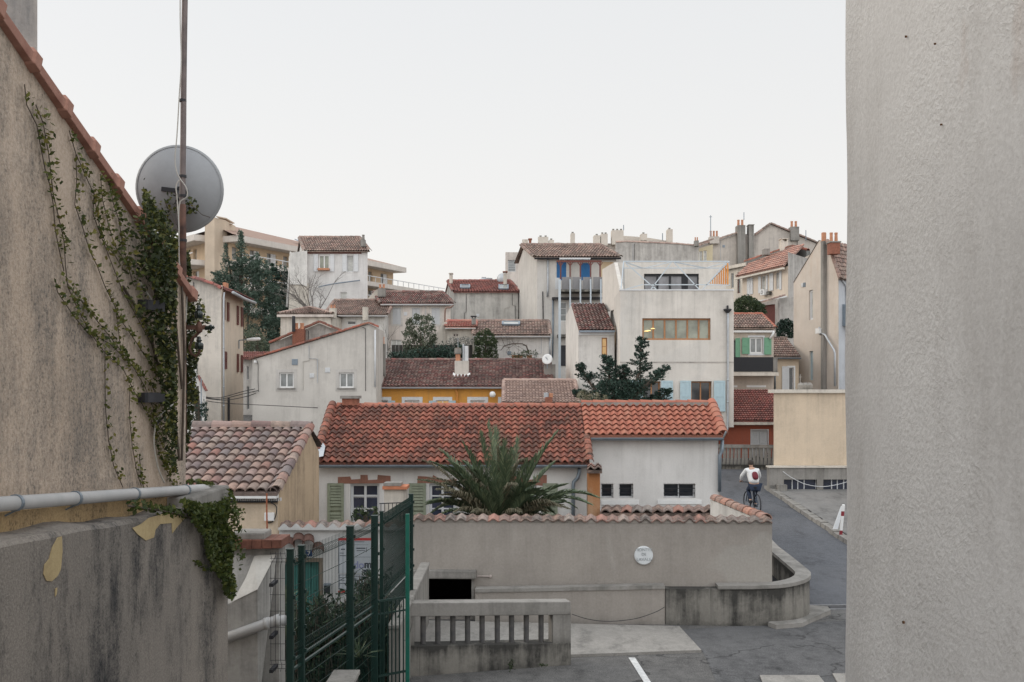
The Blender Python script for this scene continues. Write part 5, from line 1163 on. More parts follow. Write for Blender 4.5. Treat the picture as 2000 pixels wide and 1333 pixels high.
# ================= far balustrade, red house, cream house
g=Face.px(1392,46.9,1512,46.4)
t=thing('road_balustrade','old concrete balustrade with leaning square balusters at the top of the road','balustrade',g.P(g.L/2,.7)); zr=Z(869,46.7)
m=MB(); m.fbox(g,0,g.L,zr-.16,zr,-.2,.0); m.build('top_rail',P_concl,t); m=MB(); m.fbox(g,0,g.L,.5,Z(908,46.7),-.22,.03); m.build('base_curb',P_conc,t)
for i in range(16):
    u=.12+i*(g.L-.2)/15.2; m=MB(); s=random.uniform(-.03,.05); P=g.P; z0,z1=Z(908.5,46.7),zr-.15
    m.hexa([P(u,z0,-.03),P(u+.13,z0,-.03),P(u+.13,z0,-.17),P(u,z0,-.17),P(u+s,z1,-.03),P(u+.13+s,z1,-.03),P(u+.13+s,z1,-.17),P(u+s,z1,-.17)]); m.build('baluster',P_concl,t)
dw,tp,t1,rs=eave(49.5,822,53.,762)
f=Face.px(1405,dw,1540,dw)
H=House('brick_red_house','brick red house with pale louvred shutters behind the road balustrade','house',f,5,tp,[(0,0),(t1,rs),(5,rs)],P_red)
H.win('f',1468,1499,841,895,M_lgrey,G_dark,nv=2,fw=.05,sur=M_lgrey,surw=.06); H.finish()
for a,b in ((1468.5,1483),(1484,1498.5)): H.shut('f',a,b,843,894,M_lgrey,o=-.06)
H.roof_front(T_red,26,16,amp=.055,K=5,ovs=.02,verge=False,ridge=False); m=MB(); EL,ER=H.corn[:2]; m.bar(EL+V((0,-.03,-.14)),ER+V((0,-.03,-.14)),.1,.14); m.build('eave_band',P_cream,H.root)
dw,tp,t1,rs=eave(56.,641,59.,615)
H=House('green_shutter_house','narrow cream house with green shutters and a black balcony screen','house',Face.px(1425,dw,1511,dw),5,tp,[(0,0),(t1,rs),(5,.3)],P_beige if 0 else plaster('plaster_sand',(.54,.47,.40),amt=.25),zb=3.5)
H.win('f',1464,1490,659,691,M_white,G_mid,nv=2,fw=.09,sur=M_wwood,surw=.1); H.win('f',1430,1440,664,700,M_white,G_mid,nv=1,fw=.05); H.finish()
for a,b,c,d in ((1436,1445,661,699),(1449,1463.5,660,692),(1492,1506,660,693)): H.shut('f',a,b,c,d,M_green,louv=False,o=.05)
H.roof_front(T_pale,16,8,amp=.06,K=5,ovs=.05,ridge_mat=T_new); H.fb('f','eave_fascia',1427,1511,646,650,M_white,-.01,.18)
H.fb('f','balcony_slab',1425,1512,728,735,P_cream,-.02,1.0); H.fb('f','balcony_screen',1425,1501,699,727,M_black,.92,.97); H.fb('f','balcony_pier',1502,1510,699,728,P_concl,.7,.95)
H.fb('f','window_head',1430,1440,753,757,M_white,-.01,.03);H.fb('f','window_head',1458,1496,753,757,M_white,-.01,.03)
H.pipe('f','downpipe',[(1510,648),(1507,655),(1502,662)],M_cream if 0 else M_white,r=.06,o=.15)
dw,tp,t1,rs=eave(60.,697,63.,662)
H=House('narrow_lane_house','narrow shaded house with one white shutter and a brown tile roof beside the tall gable','house',Face.px(1508,dw,1560,dw),5,tp,[(0,0),(t1,rs),(5,.3)],P_beige,zb=3)
H.win('f',1541,1550,718,765,M_white,G_dark,nv=1,fw=.04,sur=M_white,surw=.1); H.finish(); H.shut('f',1527,1540,716,765,M_wwood,louv=False)
H.roof_front(T_pale,12,9,amp=.06,K=5,ovs=.05,verge=False); H.gutter(M_zinc,r=.09); H.pipe('f','downpipe',[(1513,702),(1513,765)],M_zinc,r=.05)
# ================= yellow box building
f=Face.px(1511,39.6,1800,39.6)
H=House('beige_box_building','windowless beige block on a mossy concrete plinth beside the road','building',f,9,767,[(0,0),(9,0)],P_beige,zb=.3,back=(3.2,9))
H.finish()
m=MB(); m.fbox(f,-.15,f.L,Z(768,39.6),Z(761,39.6),-.3,.12); m.build('parapet_cap',P_cream,H.root)
pf=Face.px(1503,39.2,1800,39.2); hs=[pf.rect(a,b,937,963) for a,b in ((1531,1596),(1608,1674))]
m=MB(); wallface(m,pf,.3,[(0,Z(913,39.2)),(pf.L,Z(913,39.2))],hs,.22); m.quad(pf.P(0,.3),pf.P(0,Z(913,39.2)),pf.P(0,Z(913,39.2),-.4),pf.P(0,.3,-.4)); m.quad(pf.P(0,Z(913,39.2)),pf.P(pf.L,Z(913,39.2)),pf.P(pf.L,Z(913,39.2),-.42),pf.P(0,Z(913,39.2),-.42)); m.build('plinth',P_concl,H.root)
m=MB(); m.fbox(pf,-.05,pf.L,Z(914,39.2),Z(911,39.2),-.38,.05); m.build('plinth_cap',P_cream,H.root)
for r in hs:
    m=MB()
    for k_ in (0,.28,.45,.64,1): u=r[0]+(r[1]-r[0])*k_; m.fbox(pf,max(r[0],u-.018),min(r[1],u+.018),r[2],r[3],-.2,-.14)
    m.fbox(pf,r[0],r[1],r[2],r[2]+.06,-.19,-.135); w=m.build('basement_window',M_lgrey,H.root); m=MB(); m.quad(*[pf.P(a,b,-.19) for a,b in ((r[0],r[2]),(r[1],r[2]),(r[1],r[3]),(r[0],r[3]))]); m.build('pane',G_w,w)
m=MB(); m.prism([(pf.A.x-.0,38.9,.48),(pf.A.x+.6,38.9,.48),(pf.A.x+.5,39.2,.8),(pf.A.x,39.2,.8)],(0,0,.0)); m.box(pf.A.x+.25,pf.A.x+.6,38.85,39.19,.3,.85); m.build('plinth_foot',P_concl,H.root)
cable('white_chain','pale rope sagging across the basement windows of the beige block',[pf.P(pf.u(1528),Z(921,39.2),.08),pf.P(pf.u(1545),Z(933,39.2),.12),pf.P(pf.u(1570),Z(945,39.2),.15),pf.P(pf.u(1600),Z(950,39.2),.15),pf.P(pf.u(1630),Z(947,39.2),.12),pf.P(pf.u(1670),Z(936,39.2),.1)],.012,M_wwood)
# bollard
bo=thing('striped_bollard','slim white bollard with two dark red bands standing on the pavement','bollard',W(1642,1049,29.5)); bx=X(1642,29.6); zb_=terr(0,29.6)+.1
hgt=.92
m=MB(); m.lathe((bx,29.6,zb_),[(.045,0),(.045,hgt-.02),(.03,hgt),(0,hgt)],14); 
for v in range(len(m.v)): x,y,z=m.v[v]; m.v[v]=(x+(z-zb_)*.09,y,z)
m.build('post',M_white,bo,smooth=False)
for a,b_ in ((0.0,.15),(.58,.72)):
    m=MB(); m.lathe((bx,29.6,zb_),[(.047,a),(.047,b_)],14)
    for v in range(len(m.v)): x,y,z=m.v[v]; m.v[v]=(x+(z-zb_)*.09,y,z)
    m.build('red_band',plain('bollard_red',(.22,.02,.03),.6),bo)
t=thing('white_barrier','white slanted plastic barrier leaning behind the striped bollard','barrier',W(1640,1049,29.9)); m=MB(); q=[V((X(1631,30),30.3,zb_)),V((X(1642,30),30.3,zb_)),V((X(1662,30),30.6,zb_+.75)),V((X(1656,30),30.6,zb_+.75))]; m.prism(q,(0,.06,0)); m.build('panel',M_lgrey,t,bevel=.02)
# ================= big cream gable right
P_rg=plaster('plaster_big_gable',(.56,.50,.44),stain=(.42,.30,.2),amt=.3,top=.3)
A=(X(1550,62),62); Bc=(X(1637,57.5),57.5); f=Face(A,Bc)
zr=lambda px,py: (f.u(px),f.z(px,py))
dv_=V(Bc)-V(A); bk=V((1.0,.9)).normalized()*9
H=House('tall_cream_gable','tall cream gable house end with square flue running down it at right','house',f,9,[(1550,553),(1600,470),(1619,470),(1637,541)],[(0,0),(9,0)],P_rg,zb=2,back=(bk.x,bk.y))
H.win('f',1580,1588,567,625,M_wwood,G_pale,nv=1,fw=.12); H.win('f',1581,1588,686,743,M_bluew,G_pale,nv=2,fw=.05); H.finish()
f=H.f; zE=H.top[-1][1]; 
def RP(u,z,t): q=f.A+f.d*u+bk.normalized()*t; return V((q.x,q.y,z))
uE,uR=f.L+.25,f.u(1617); zR=f.z(1617,474)
tiled('roof',H.root,RP(uE,zE-.15,-.1),RP(uE,zE-.15,9),RP(uR,zR+.1,-.1),RP(uR,zR+.1,9),30,9,T_pale,amp=.07,K=5)
m=MB(); m.quad(RP(0,H.top[0][1]+.02,-.05),RP(f.u(1600),H.top[1][1]+.02,-.05),RP(f.u(1600),H.top[1][1]+.02,9),RP(0,H.top[0][1]+.02,9)); m.quad(RP(f.u(1600),H.top[1][1]+.02,-.05),RP(uR,zR+.02,-.05),RP(uR,zR+.02,9),RP(f.u(1600),H.top[1][1]+.02,9)); m.uv=[(.5,.5)]*8; m.build('back_roof',T_pale,H.root)
m=MB(); barrels(m,RP(uE,zE-.12,-.1),RP(uR,zR+.12,-.1),8,.12); m.build('verge_tiles',T_pale,H.root)
H.fb('r','side_finish',1638,1700,545,765,plaster('plaster_blueish',(.50,.52,.55),amt=.15),-.02,.004)
m=MB(); u=f.u(1612.5); m.fbox(f,u-.13,u+.13,3,f.z(1612,472),0,.24); m.build('flue',P_concl,H.root)
m=MB(); m.lathe(f.P(u,f.z(1612,472),.12),[(.14,0),(.14,.5),(.09,.52),(.09,0)],12); m.build('chimney_pot',M_pot,H.root)
o=chimney(H.root,1622,1641,474,496,57.2,M_brick,.6,pots=2,potmat=M_pot,potpx=18,cap='slab',capmat=P_concl)
m=MB(); P_=[f.P(f.u(x),f.z(x,y),.22) for x,y in ((1612,652),(1618,655),(1635,684),(1637,690),(1637,755))]; m.tube(P_,.06,8); m.tube([f.P(f.u(1603),f.z(1603,640),.1),f.P(f.u(1608),f.z(1608,650),.2),f.P(f.u(1608),f.z(1608,655),.2)],.06); m.build('conduit',M_zincl,H.root,smooth=True)
H.fb('f','junction_box',1604,1611,642,652,M_white,.24,.4)
H.pipe('r','downpipe',[(1643,548),(1651,560),(1652,600),(1652,755)],M_zincl,r=.05)
m=MB(); rr=H.r; q=rr.rect(1645,1665,596,638); m.fbox(rr,q[0],q[1],q[2],q[3],.0,.5); m.build('bay_box',M_zinc,H.root)
# small rooftop aerials / roof edge hidden behind beige block
t=thing('roof_clutter','rounded white vents and a small aerial on the beige block roof','roof vent',W(1570,760,42)); m=MB()
for x in (1564,1573,1581): m.lathe(W(x,761,41.5),[(0,0),(.14,0),(.14,.18),(.08,.27),(0,.29)],8)
m.tube([W(1563,758,41.5),W(1563,731,41.5)],.018); m.tube([W(1559,737,41.5),W(1567,737,41.5)],.014); m.build('vents',P_concl,t)
# ================= B5..B8, B2, B1, B11.. background
dw,tp,t1,rs=eave(60.,655,63.2,628)
H=House('garden_white_house','low white house with pale mixed tiles and a skylight above the garden','house',Face.px(927,dw,1072,dw),5.5,tp,[(0,0),(t1,rs),(5.5,.4)],P_white,zb=4); H.finish(); H.roof_front(T_pale,26,9,amp=.065,K=5,ovs=.1,verge=True); H.gutter(M_wwood,r=.09)
EL,ER,RL,RR=H.corn
def skylight(px0,px1,py0,py1,H,de,dr,pe,pr,frame=M_zinc,glass=None):
    def pt(px,py):
        t=(pe-py)/(pe-pr); d=de+(dr-de)*t/(t+(1-t)*dr/de) if False else None
        # intersect pixel ray with roof plane
        EL,ER,RL,RR=H.corn; n=(ER-EL).cross(RL-EL).normalized(); o=V((0,0,CZ)); r=V(((px-CX)/F,1,(HY-py)/F)); k=(EL-o).dot(n)/r.dot(n); return o+r*k, (n if n.z>0 else -n)
    ps=[pt(x,y) for x,y in ((px0,py1),(px1,py1),(px1+ (px1-px0)*0,py0),(px0,py0))]; n=ps[0][1]; ps=[p for p,_ in ps]
    m=MB(); 
    for a,b in zip(ps,ps[1:]+ps[:1]): m.bar(a+n*.14,b+n*.14,.12,.1,up=n)
    o=m.build('skylight',frame,H.root); m=MB(); m.quad(*[p+n*.16 for p in ps]); m.build('pane',glass or G_pale,o)
skylight(982,1014,633,638.5,H,60,63,655,628)
H.pipe('f','downpipe',[(1074,656),(1074,700)],M_zincl,r=.06,o=.05)
dw,tp,t1,rs=eave(61.,639,63.,628)
H=House('red_roof_outhouse','small cream outhouse with a short bright red tile roof and two tiny vents','outbuilding',Face.px(873,dw,926,dw),4,tp,[(0,0),(t1,rs),(4,.3)],P_cream,zb=4); H.win('f',886,889.5,653,657,M_brown,G_dark,nv=1,fw=.02); H.win('f',891,894.5,653,657,M_brown,G_dark,nv=1,fw=.02); H.finish(); H.roof_front(tilemat('tiles_bright_red',[(.42,.11,.08),(.36,.1,.08),(.46,.18,.13),(.5,.24,.18)],.3),12,5,amp=.06,K=5,ovs=.1); H.gutter(M_white,r=.08)
chimney(H.root,921,929,622,634,60.5,P_concl,.4,cap='open',capmat=M_iron)
H=House('cream_garden_wall','cream stepped wall left of the red roofed outhouse','wall',Face.px(845,61.5,873,61.5),.4,[(845,665),(866,629),(873,629)],[(0,0),(.4,0)],P_cream,zb=4); H.finish()
# B6
P_b6=plaster('plaster_grey_stained',(.52,.50,.465),stain=(.17,.165,.155),amt=.55,top=.8)
dw,tp,t1,rs=eave(80.,570,84.6,550)
H=House('grey_skylight_house','broad grey rendered house with red tile roof, two skylights and a chimney','house',Face.px(887,dw,1012,dw),9,tp,[(0,0),(t1,rs),(9,.2)],P_b6,back=(X(866,89)-X(887,dw),9)); H.finish(); H.roof_front(T_red,24,10,amp=.08,K=5,ovs=.1); 
chimney(H.root,877.5,883.5,537,554,83,P_cream,.6,cap='open'); chimney(H.root,983,990,534,556,82,P_cream,.6,cap='open',capmat=M_brick)
skylight(900,917,560,566,H,80,84,570,550,glass=G_dark); skylight(975,992,560,568,H,80,84,570,550,glass=G_mid)
t=thing('roof_cowls','pale metal ventilation cowls on the ridge of the grey skylight house','roof vent',W(948,552,85)); m=MB(); m.lathe(W(945,551,85),[(0,0),(.35,0),(.4,.2),(.2,.3),(.2,.4),(0,.42)],10); m.lathe(W(954,551,85),[(0,0),(.3,0),(.35,.3),(0,.36)],10); m.build('cowl',M_zincl,t)
t=thing('far_satellite_dish','grey satellite dish by the right chimney of the grey skylight house','satellite dish',W(980,558,84)); m=MB(); m.lathe(W(979,544,84),[(0,.1),(.3,.06),(.45,-.04),(0,.02)],18,V((-.5,-1,.2))); m.build('reflector',M_zincl,t,smooth=True)
# B5
dw,tp,t1,rs=eave(72.,593,75.8,572)
H=House('pale_pink_house','pale pinkish house with three pairs of closed white shutters','house',Face.px(748,dw,880,dw),8,tp,[(0,0),(t1,rs),(8,.2)],P_pink,back=(-2.3,8))
for a,b in ((767,783),(805,820),(843,859)): H.win('f',a,b,602,634,M_lgrey,G_pale,nv=2,fw=.04,sur=P_offw,surw=.14)
H.win('f',764,784,664,690,M_white,G_pale,nv=2,fw=.05); H.finish()
for a,b in ((767,775),(775.4,783),(805,812.5),(813,820),(843,851),(851.4,859)): H.shut('f',a,b,602.5,633.5,M_lgrey,o=-.06,louv=False)
H.roof_front(T_dark,34,9,amp=.075,K=5,ovs=.2); H.gutter(M_wwood,r=.1)
cable('eave_pipe','rusty pipe bending down between the pink house and the grey skylight house',[W(886,596,71),W(880,601,71),W(870,605,71),W(869,640,71)],.06,plain('pipe_brown',(.22,.14,.11),.7))
# low stepped parapet between B2 and B5
H=House('stepped_chimney_wall','narrow pale wall with balustered chimney stacks beside the tall white house','wall',Face.px(718,74,750,74),1.5,[(718,584),(735,566),(744,566),(750,590)],[(0,0),(1.5,0)],P_cream); H.finish(); chimney(H.root,738,752,563,580,73.5,P_concl,.6,pots=2,potmat=M_pot,potpx=8)
# B3 low roofs
dw,tp,t1,rs=eave(70.,615,74.,588)
H=House('low_tiled_house','low white house with a long pale tile roof below the tall white house','house',Face.px(640,dw,752,dw),7,tp,[(0,0),(t1,rs),(7,.2)],P_white); H.win('f',678,695,628,634,M_white,G_dark,nv=1,nh=2,fw=.04); H.finish(); H.roof_front(T_pale,30,11,amp=.075,K=5,ovs=.2); H.gutter(M_wwood,r=.1)
chimney(H.root,708,717,600,626,69,P_cream,.6); 
f=Face.px(548,66,646,66)
H=House('hip_roof_house','small cream house with a low hipped pale roof right of the cedar','house',f,6,614,[(0,0),(6,0)],P_cream); H.finish()
zE=H.top[0][1]+.02; A_=W(544,0,65.8);B_=W(650,0,65.8); A_.z=B_.z=zE; R=W(605,601,69); 
tiled('roof',H.root,A_,B_,R-V((.3,0,0)),R+V((.3,0,0)),20,8,T_pale,amp=.07,K=5)
m=MB(); C_=V((A_.x,72.5,zE)); D_=V((B_.x,72.5,zE)); m.add([A_,C_,R],[(0,1,2)]); m.add([B_,D_,R],[(0,1,2)]); m.add([C_,D_,R],[(0,1,2)]); m.uv=[(.5,.5)]*9; m.build('back_roof',T_pale,H.root)
m=MB(); barrels(m,A_,R,9,.12); barrels(m,B_,R,9,.12); m.build('hip_tiles',T_pink,H.root); m=MB(); m.fbox(f,-.2,f.L+.2,zE-.22,zE-.06,0,.2); m.build('eave_band',P_pink,H.root)
chimney(H.root,643,655,602,622,66,P_cream,.5,pots=2,potmat=M_pot,potpx=7)
# B2 tall white
dw,tp,t1,rs=eave(80.,491,86.,466)
f=Face.px(598,dw,718,dw)
H=House('tall_white_house','tall white house on the skyline with one open window and a brown tile roof','house',f,9,tp,[(0,0),(t1,rs),(9,.4)],plaster('plaster_bright',(.64,.625,.61),amt=.2,top=.8),back=(-2.5,8.7))
H.win('f',622,644,498,526,M_white,G_green,nv=2,fw=.1); H.win('f',678,690,500,531,M_lgrey,G_pale,nv=1,nh=3,fw=.05); H.win('f',664,678,571,588,M_white,G_pale,nv=1,fw=.05); H.finish()
for a,b in ((613,621.5),(645,653),(669,677.5),(691,700)): H.shut('f',a,b,497,531,M_wwood,louv=False,o=.04)
H.fb('f','window_box',622,644,525,529,M_pot,.02,.4)
H.roof_front(T_pale,26,9,amp=.09,K=6,ovs=.15); H.fb('f','eave_shadow_band',600,706,493,496,M_brown,0,.08)
chimney(H.root,704.5,712.5,468,482,81,P_concl,.6,pots=1,potmat=P_concl,potpx=10)
m=MB(); m.prism([W(567,494,79.5),W(600,490,79.5),W(600,560,79.5),W(588,556,79.5),W(566,556,79.5)],(-.8,3,0)); m.prism([W(566,491,79.8),W(568,494,79.6),W(562,600,79.6),W(558,600,79.8)],(0,3,0)); m.build('side_wing',P_white,H.root)
m=MB(); m.prism([W(566,556.5,79.6),W(600,553,79.6),W(600,640,79.6),W(562,640,79.6)],(0,2.5,0)); m.build('wing_base',P_cream,H.root)
cable('roof_edge_line','thin dark cable slanting across the lower wall of the tall white house',[W(622,561,79.9),W(650,555,79.9),W(703,548,79.9)],.05,M_zinc)
# B1 apartments far left
P_ap=plaster('apartment_ochre',(.56,.43,.30),amt=.1); P_apw=plaster('apartment_white',(.62,.57,.52),amt=.15); T_ap=tilemat('tiles_far_brown',[(.30,.19,.15),(.26,.165,.135),(.34,.22,.17)],.2)
A=V((X(446,100),100)); Bq=V((X(768,126),126)); f1=Face(A,Bq); f0=Face((X(318,109),109),(X(404,100),100))
bl=thing('apartment_block','far ochre apartment block with white balcony bands rising behind the trees','apartment building',(A.x+3,112,8))
for fc,L0,L1,nm in ((f1,0,f1.L,'right'),(f0,0,f0.L,'left')):
    m=MB(); zr=CZ+14.7; hs=[]
    for fl_ in range(3):
        for k in range(int(L1/2.6)):
            z1_=zr-.3-fl_*2.3; hs.append((.5+k*2.6,.5+k*2.6+(1.5 if (k+fl_)%3 else .9),z1_-1.35,z1_-.05))
    hs=[h for h in hs if h[1]<L1-.2]
    wallface(m,fc,6,[(0,zr),(L1,zr)],hs,.3); m.build('wall',P_ap,bl)
    gfar=glassmat('glass_far',(.24,.24,.23),.25)
    for h in hs:
        m=MB(); m.quad(*[fc.P(a,b,-.28) for a,b in ((h[0],h[2]),(h[1],h[2]),(h[1],h[3]),(h[0],h[3]))]); wd=m.build('window',gfar,bl)
        if h[1]-h[0]>1: m=MB(); m.fbox(fc,h[0]+.75,h[1],h[2],h[3],-.2,-.1); m.build('roller_shutter',M_wwood,wd)
    m=MB(); m.fbox(fc,-.3,L1+.6,zr+.0,zr+.62,-3,1.6); m.build('roof_slab',P_apw,bl)
    for fl_ in range(3):
        zz=CZ+12.55-fl_*2.3; e=9.5 if nm=='right' and fl_<2 else .8
        m=MB(); m.fbox(fc,-.2,L1+e,zz-.28,zz+.25,-2.9,1.9); m.build('balcony_slab',P_apw,bl)
        m=MB(); m.fbox(fc,-.2,L1+e,zz+.85,zz+.93,1.8,1.88); 
        for k in range(int((L1+e)/1.2)): m.fbox(fc,k*1.2,k*1.2+.06,zz+.25,zz+.85,1.8,1.86)
        m.build('railing',M_wwood,bl)
m=MB(); zr=CZ+15.32
for fc,sgn in ((f1,1),(f0,1)):
    L=fc.L
    P=lambda u,z,o: fc.P(u,z,o)
    if fc is f1: m.add([P(-1,zr,1.5),P(L+.5,zr,1.5),P(L-6,zr+2.2,-6),P(2.0,zr+2.6,-6)],[(0,1,2,3)]); m.add([P(L+.5,zr,1.5),P(L+.5,zr,-8),P(L-6,zr+2.2,-6)],[(0,1,2)])
    else: m.add([P(-.5,zr,1.5),P(L,zr,1.5),P(L,zr+1.7,-3),P(4,zr+1.0,-3)],[(0,1,2,3)]); m.add([P(-.5,zr,1.5),P(-.5,zr,-8),P(4,zr+1.0,-3)],[(0,1,2)])
m.uv=[(.5,.5)]*(4+3+4+3); m.build('roof',T_ap,bl)
skq=[f1.P(u,zr+b,o) for u,b,o in ((12.6,.75,-.6),(16.5,.75,-.6),(17.5,1.6,-3),(13.8,1.6,-3))]
m=MB(); m.prism([q+V((0,0,.12)) for q in skq],(0,0,.1)); m.build('skylight',glassmat('sky_glass',(.16,.19,.23),.1),bl)
m=MB(); d=98.5; m.prism([W(400,560,d),W(419,560,d),W(419,425,d),W(400,437,d)],(0,4,0)); m.prism([W(419,560,d+.02),W(453,560,d+2),W(441,431,d+2),W(419,425,d+.02)],(0,3.5,0)); m.prism([W(422,424,d),W(442,428,d+2),W(442,426,d+2),W(422,422,d)],(0,3,0)); m.build('stair_tower',plaster('tower_beige',(.55,.45,.35),amt=.1),bl)
# B8 tall house with balcony
f=Face.px(1049,72,1226,72); dw,tp,t1,rs=eave(72.,503,78.,480,ov=.4)
f=Face.px(1049,dw,1204,dw)
P_b8=plaster('plaster_b8',(.58,.555,.52),stain=(.28,.26,.24),amt=.3)
H=House('blue_door_house','tall grey house with a covered balcony and two bright blue doors','house',f,9,tp,[(0,0),(t1,rs),(9,.3)],P_b8,back=(X(1011,81)-f.A.x,8.6))
H.win('f',1087,1106,512,548,M_wwood,G_dark,nv=1,fw=.03); H.win('f',1134,1153,514,548,M_wwood,G_dark,nv=1,fw=.03); H.win('f',1092,1107,590,628,M_white,G_mid,nv=1,nh=3,fw=.06)
H.finish()
for a,b,c,d in ((1087.5,1094,512.5,552),(1095,1106.5,512.5,552),(1135,1152.5,514.5,552)): H.shut('f',a,b,c,d,M_blue,louv=False,panel=True,o=-.05)
H.roof_front(T_pale,30,10,amp=.085,K=5,ovs=.25)
H.gutter(M_iron,r=.12)
H.fb('l','side_finish',1011.3,1048.6,484,740,plaster('plaster_sunny',(.63,.56,.47),amt=.12),-.05,.006) if False else None
H.fb('f','cement_panel',1173,1198,512,570,plaster('plaster_yellow_stain',(.55,.44,.30),stain=(.45,.25,.12),amt=.5),0,.02)
H.fb('f','balcony_slab',1092,1175,570,574,P_conc,0,1.6)
for i in range(4): 
    x0=1094+i*20; H.fb('f','balcony_panel',x0+1.5,x0+19,546,569,plain('grey_panel',(.22,.215,.22),.7,var=.08),1.45,1.5)
H.fb('f','balcony_side',1083,1092,547,569,M_lgrey,1.3,1.36)
for x in (1093,1113.5,1133.5,1153.5,1173.5):
    m=MB(); p=W(x,0,70.7); w=.05 if x>1095 else .085; m.box(p.x-w,p.x+w,70.62,70.78,8 if x>1095 else 4,Z(546,70.7)); m.build('steel_post',M_steel,H.root)
m=MB()
for x in (1095,1113.5,1133.5,1153.5,1172): p0=W(x,546,71); p1=W(x,511,71); m.bar(p0,p1,.1); m.bar(W(x,520,71),W(x-5,513,71),.06); m.bar(W(x,520,71),W(x+5,513,71),.06)
m.bar(W(1087,511,71),W(1175,511,71),.12); m.build('awning_frame',M_brown,H.root)
H.fb('f','awning_roll',1092,1152,506,509,M_wwood,.3,.6)
H.fb('f','lower_ledge',1078,1175,582,586,M_iron,0,.5)
H.pipe('f','downpipe',[(1070,507),(1070,560),(1070,566),(1069,580)],M_zincl,r=.07,o=.1)
H.pipe('f','downpipe',[(1080,583),(1080,640),(1079,700)],M_zinc,r=.06,o=.1)
H.pipe('f','cable_run',[(1060,570),(1061,630),(1062,640),(1070,632)],MK,r=.04,o=.1)
H.fb('f','lower_slab',1088,1106,655,660,P_conc,0,.9); H.fb('f','shutter_door',1093,1107,675,715,M_iron,0,.05)
chimney(H.root,1020,1031.5,468,486,80,P_cream,.8); chimney(H.root,1033,1038,468,482,79,M_brick,.5,cap='slab')
# pale block behind left (1000,492)
H=House('pale_flat_block','pale flat roofed block with a slatted blind behind the blue door house','building',Face.px(987,95,1040,95),6,493,[(0,0),(6,0)],P_pink); H.win('f',992,1007,508,531,M_lgrey,G_mid,nv=1,nh=7,fw=.06); H.finish()
# B11 chimneys block
H=House('chimney_block','cream flat roofed block behind, crowded with pale chimney stacks on the skyline','building',Face.px(1050,112,1330,112),12,[(1050,478),(1090,474),(1110,476),(1200,476),(1300,470),(1330,478)],[(0,0),(12,0)],P_pink); H.finish()
P_ch=plaster('chimney_pale',(.60,.545,.48),amt=.1)
for a,b,c,d,p in ((1051,1071,463,480,2),(1072,1082,469,480,1),(1115,1123,456,482,1),(1160,1172.5,460,480,1),(1174,1187,457,480,2),(1195,1218,450,478,3),(1252,1264,457,470,1),(1304,1314,448,474,1)): chimney(H.root,a,b,c,d,111,P_ch,1.2,pots=p,potmat=P_concl,potpx=4)
m=MB(); m.prism([W(1218,476,113),W(1218,461,113),W(1235,462,113),W(1268,465,113),W(1298,470,113),W(1298,476,113)],(0,5,0)); m.build('roof_volume',P_ch,H.root)
m=MB(); m.tube([W(1218,450,112),W(1218,440,112)],.05); m.tube([W(1294,470,112),W(1294,456,112)],.05); m.build('aerial',M_zinc,H.root)
H=House('grey_blank_wall','long blank grey wall on the skyline above the modern block','wall',Face.px(1203,100,1365,100),.6,[(1203,474),(1225,473),(1320,477),(1365,481)],[(0,0),(.6,0)],P_grey); H.finish()
m=MB(); P=[H.f.P(u,z,-.1) for u,z in H.top]
for a,b in zip(P,P[1:]): barrels(m,a,b,max(2,int((b-a).length/.5)),.16)
m.build('coping',T_pink,H.root); chimney(H.root,1357,1365,470,481,99,P_concl,.6,pots=2,potmat=M_pot,potpx=7)
# R1 long gable
P_r1=plaster('plaster_r1',(.50,.455,.41),stain=(.22,.2,.19),amt=.5,top=.6)
H=House('great_grey_gable','large stained grey gable with chimneys against the sky at upper right','house',Face.px(1345,104,1625,104),8,[(1345,489),(1445,456),(1475,461),(1505,439),(1590,474),(1625,492)],[(0,0),(8,0)],P_r1); H.finish()
m=MB(); P=[H.f.P(u,z+.05,.05) for u,z in H.top]
for a,b in zip(P,P[1:]):
    if abs(b.z-a.z)>.5: barrels(m,(a if a.z<b.z else b),(b if a.z<b.z else a),int((b-a).length/.45),.2)
m.build('verge_tiles',T_pale,H.root)
m=MB(); 
for (u0,z0),(u1,z1) in zip(H.top,H.top[1:]): m.quad(H.f.P(u0,z0+.02,0),H.f.P(u1,z1+.02,0),H.f.P(u1,z1+.02,-8),H.f.P(u0,z0+.02,-8))
m.uv=[(.5,.5)]*20; m.build('roof',T_pale,H.root)
chimney(H.root,1387,1405,462,476,103.5,P_r1,1.,pots=3,potmat=M_pot,potpx=12); chimney(H.root,1441,1456,440,520,103.4,P_concl,1.2,pots=2,potmat=M_pot,potpx=12); chimney(H.root,1463,1472.5,440,520,103.4,P_concl,1.0,cap='slab'); chimney(H.root,1545,1561,443,470,103.5,P_concl,1.,pots=2,potmat=M_pot,potpx=12)
m=MB(); m.tube([W(1388,462,103.6),W(1388,421,103.6)],.04); m.tube([W(1453,430,103.6),W(1453,415,103.6)],.04); m.tube([W(1574,470,103.6),W(1574,450,103.6)],.04); m.bar(W(1385,424,103.6),W(1391,424,103.6),.05); m.build('aerial',M_zinc,H.root)
H=House('yellow_gallery','low yellow gallery with a row of pale glazed windows left of the great gable','building',Face.px(1337,101,1392,101),2.5,[(1337,506),(1352,490),(1392,478)],[(0,0),(2.5,0)],plaster('plaster_yellowish',(.60,.52,.36),amt=.15))
for i in range(5): H.win('f',1341+i*8.2,1347.5+i*8.2,496-i*1.6,512,M_white,G_pale,nv=1,fw=.08)
H.finish()
m=MB(); barrels(m,W(1335,487,100.6),W(1394,468,100.6),9,.15); m.build('verge_tiles',T_pale,H.root)
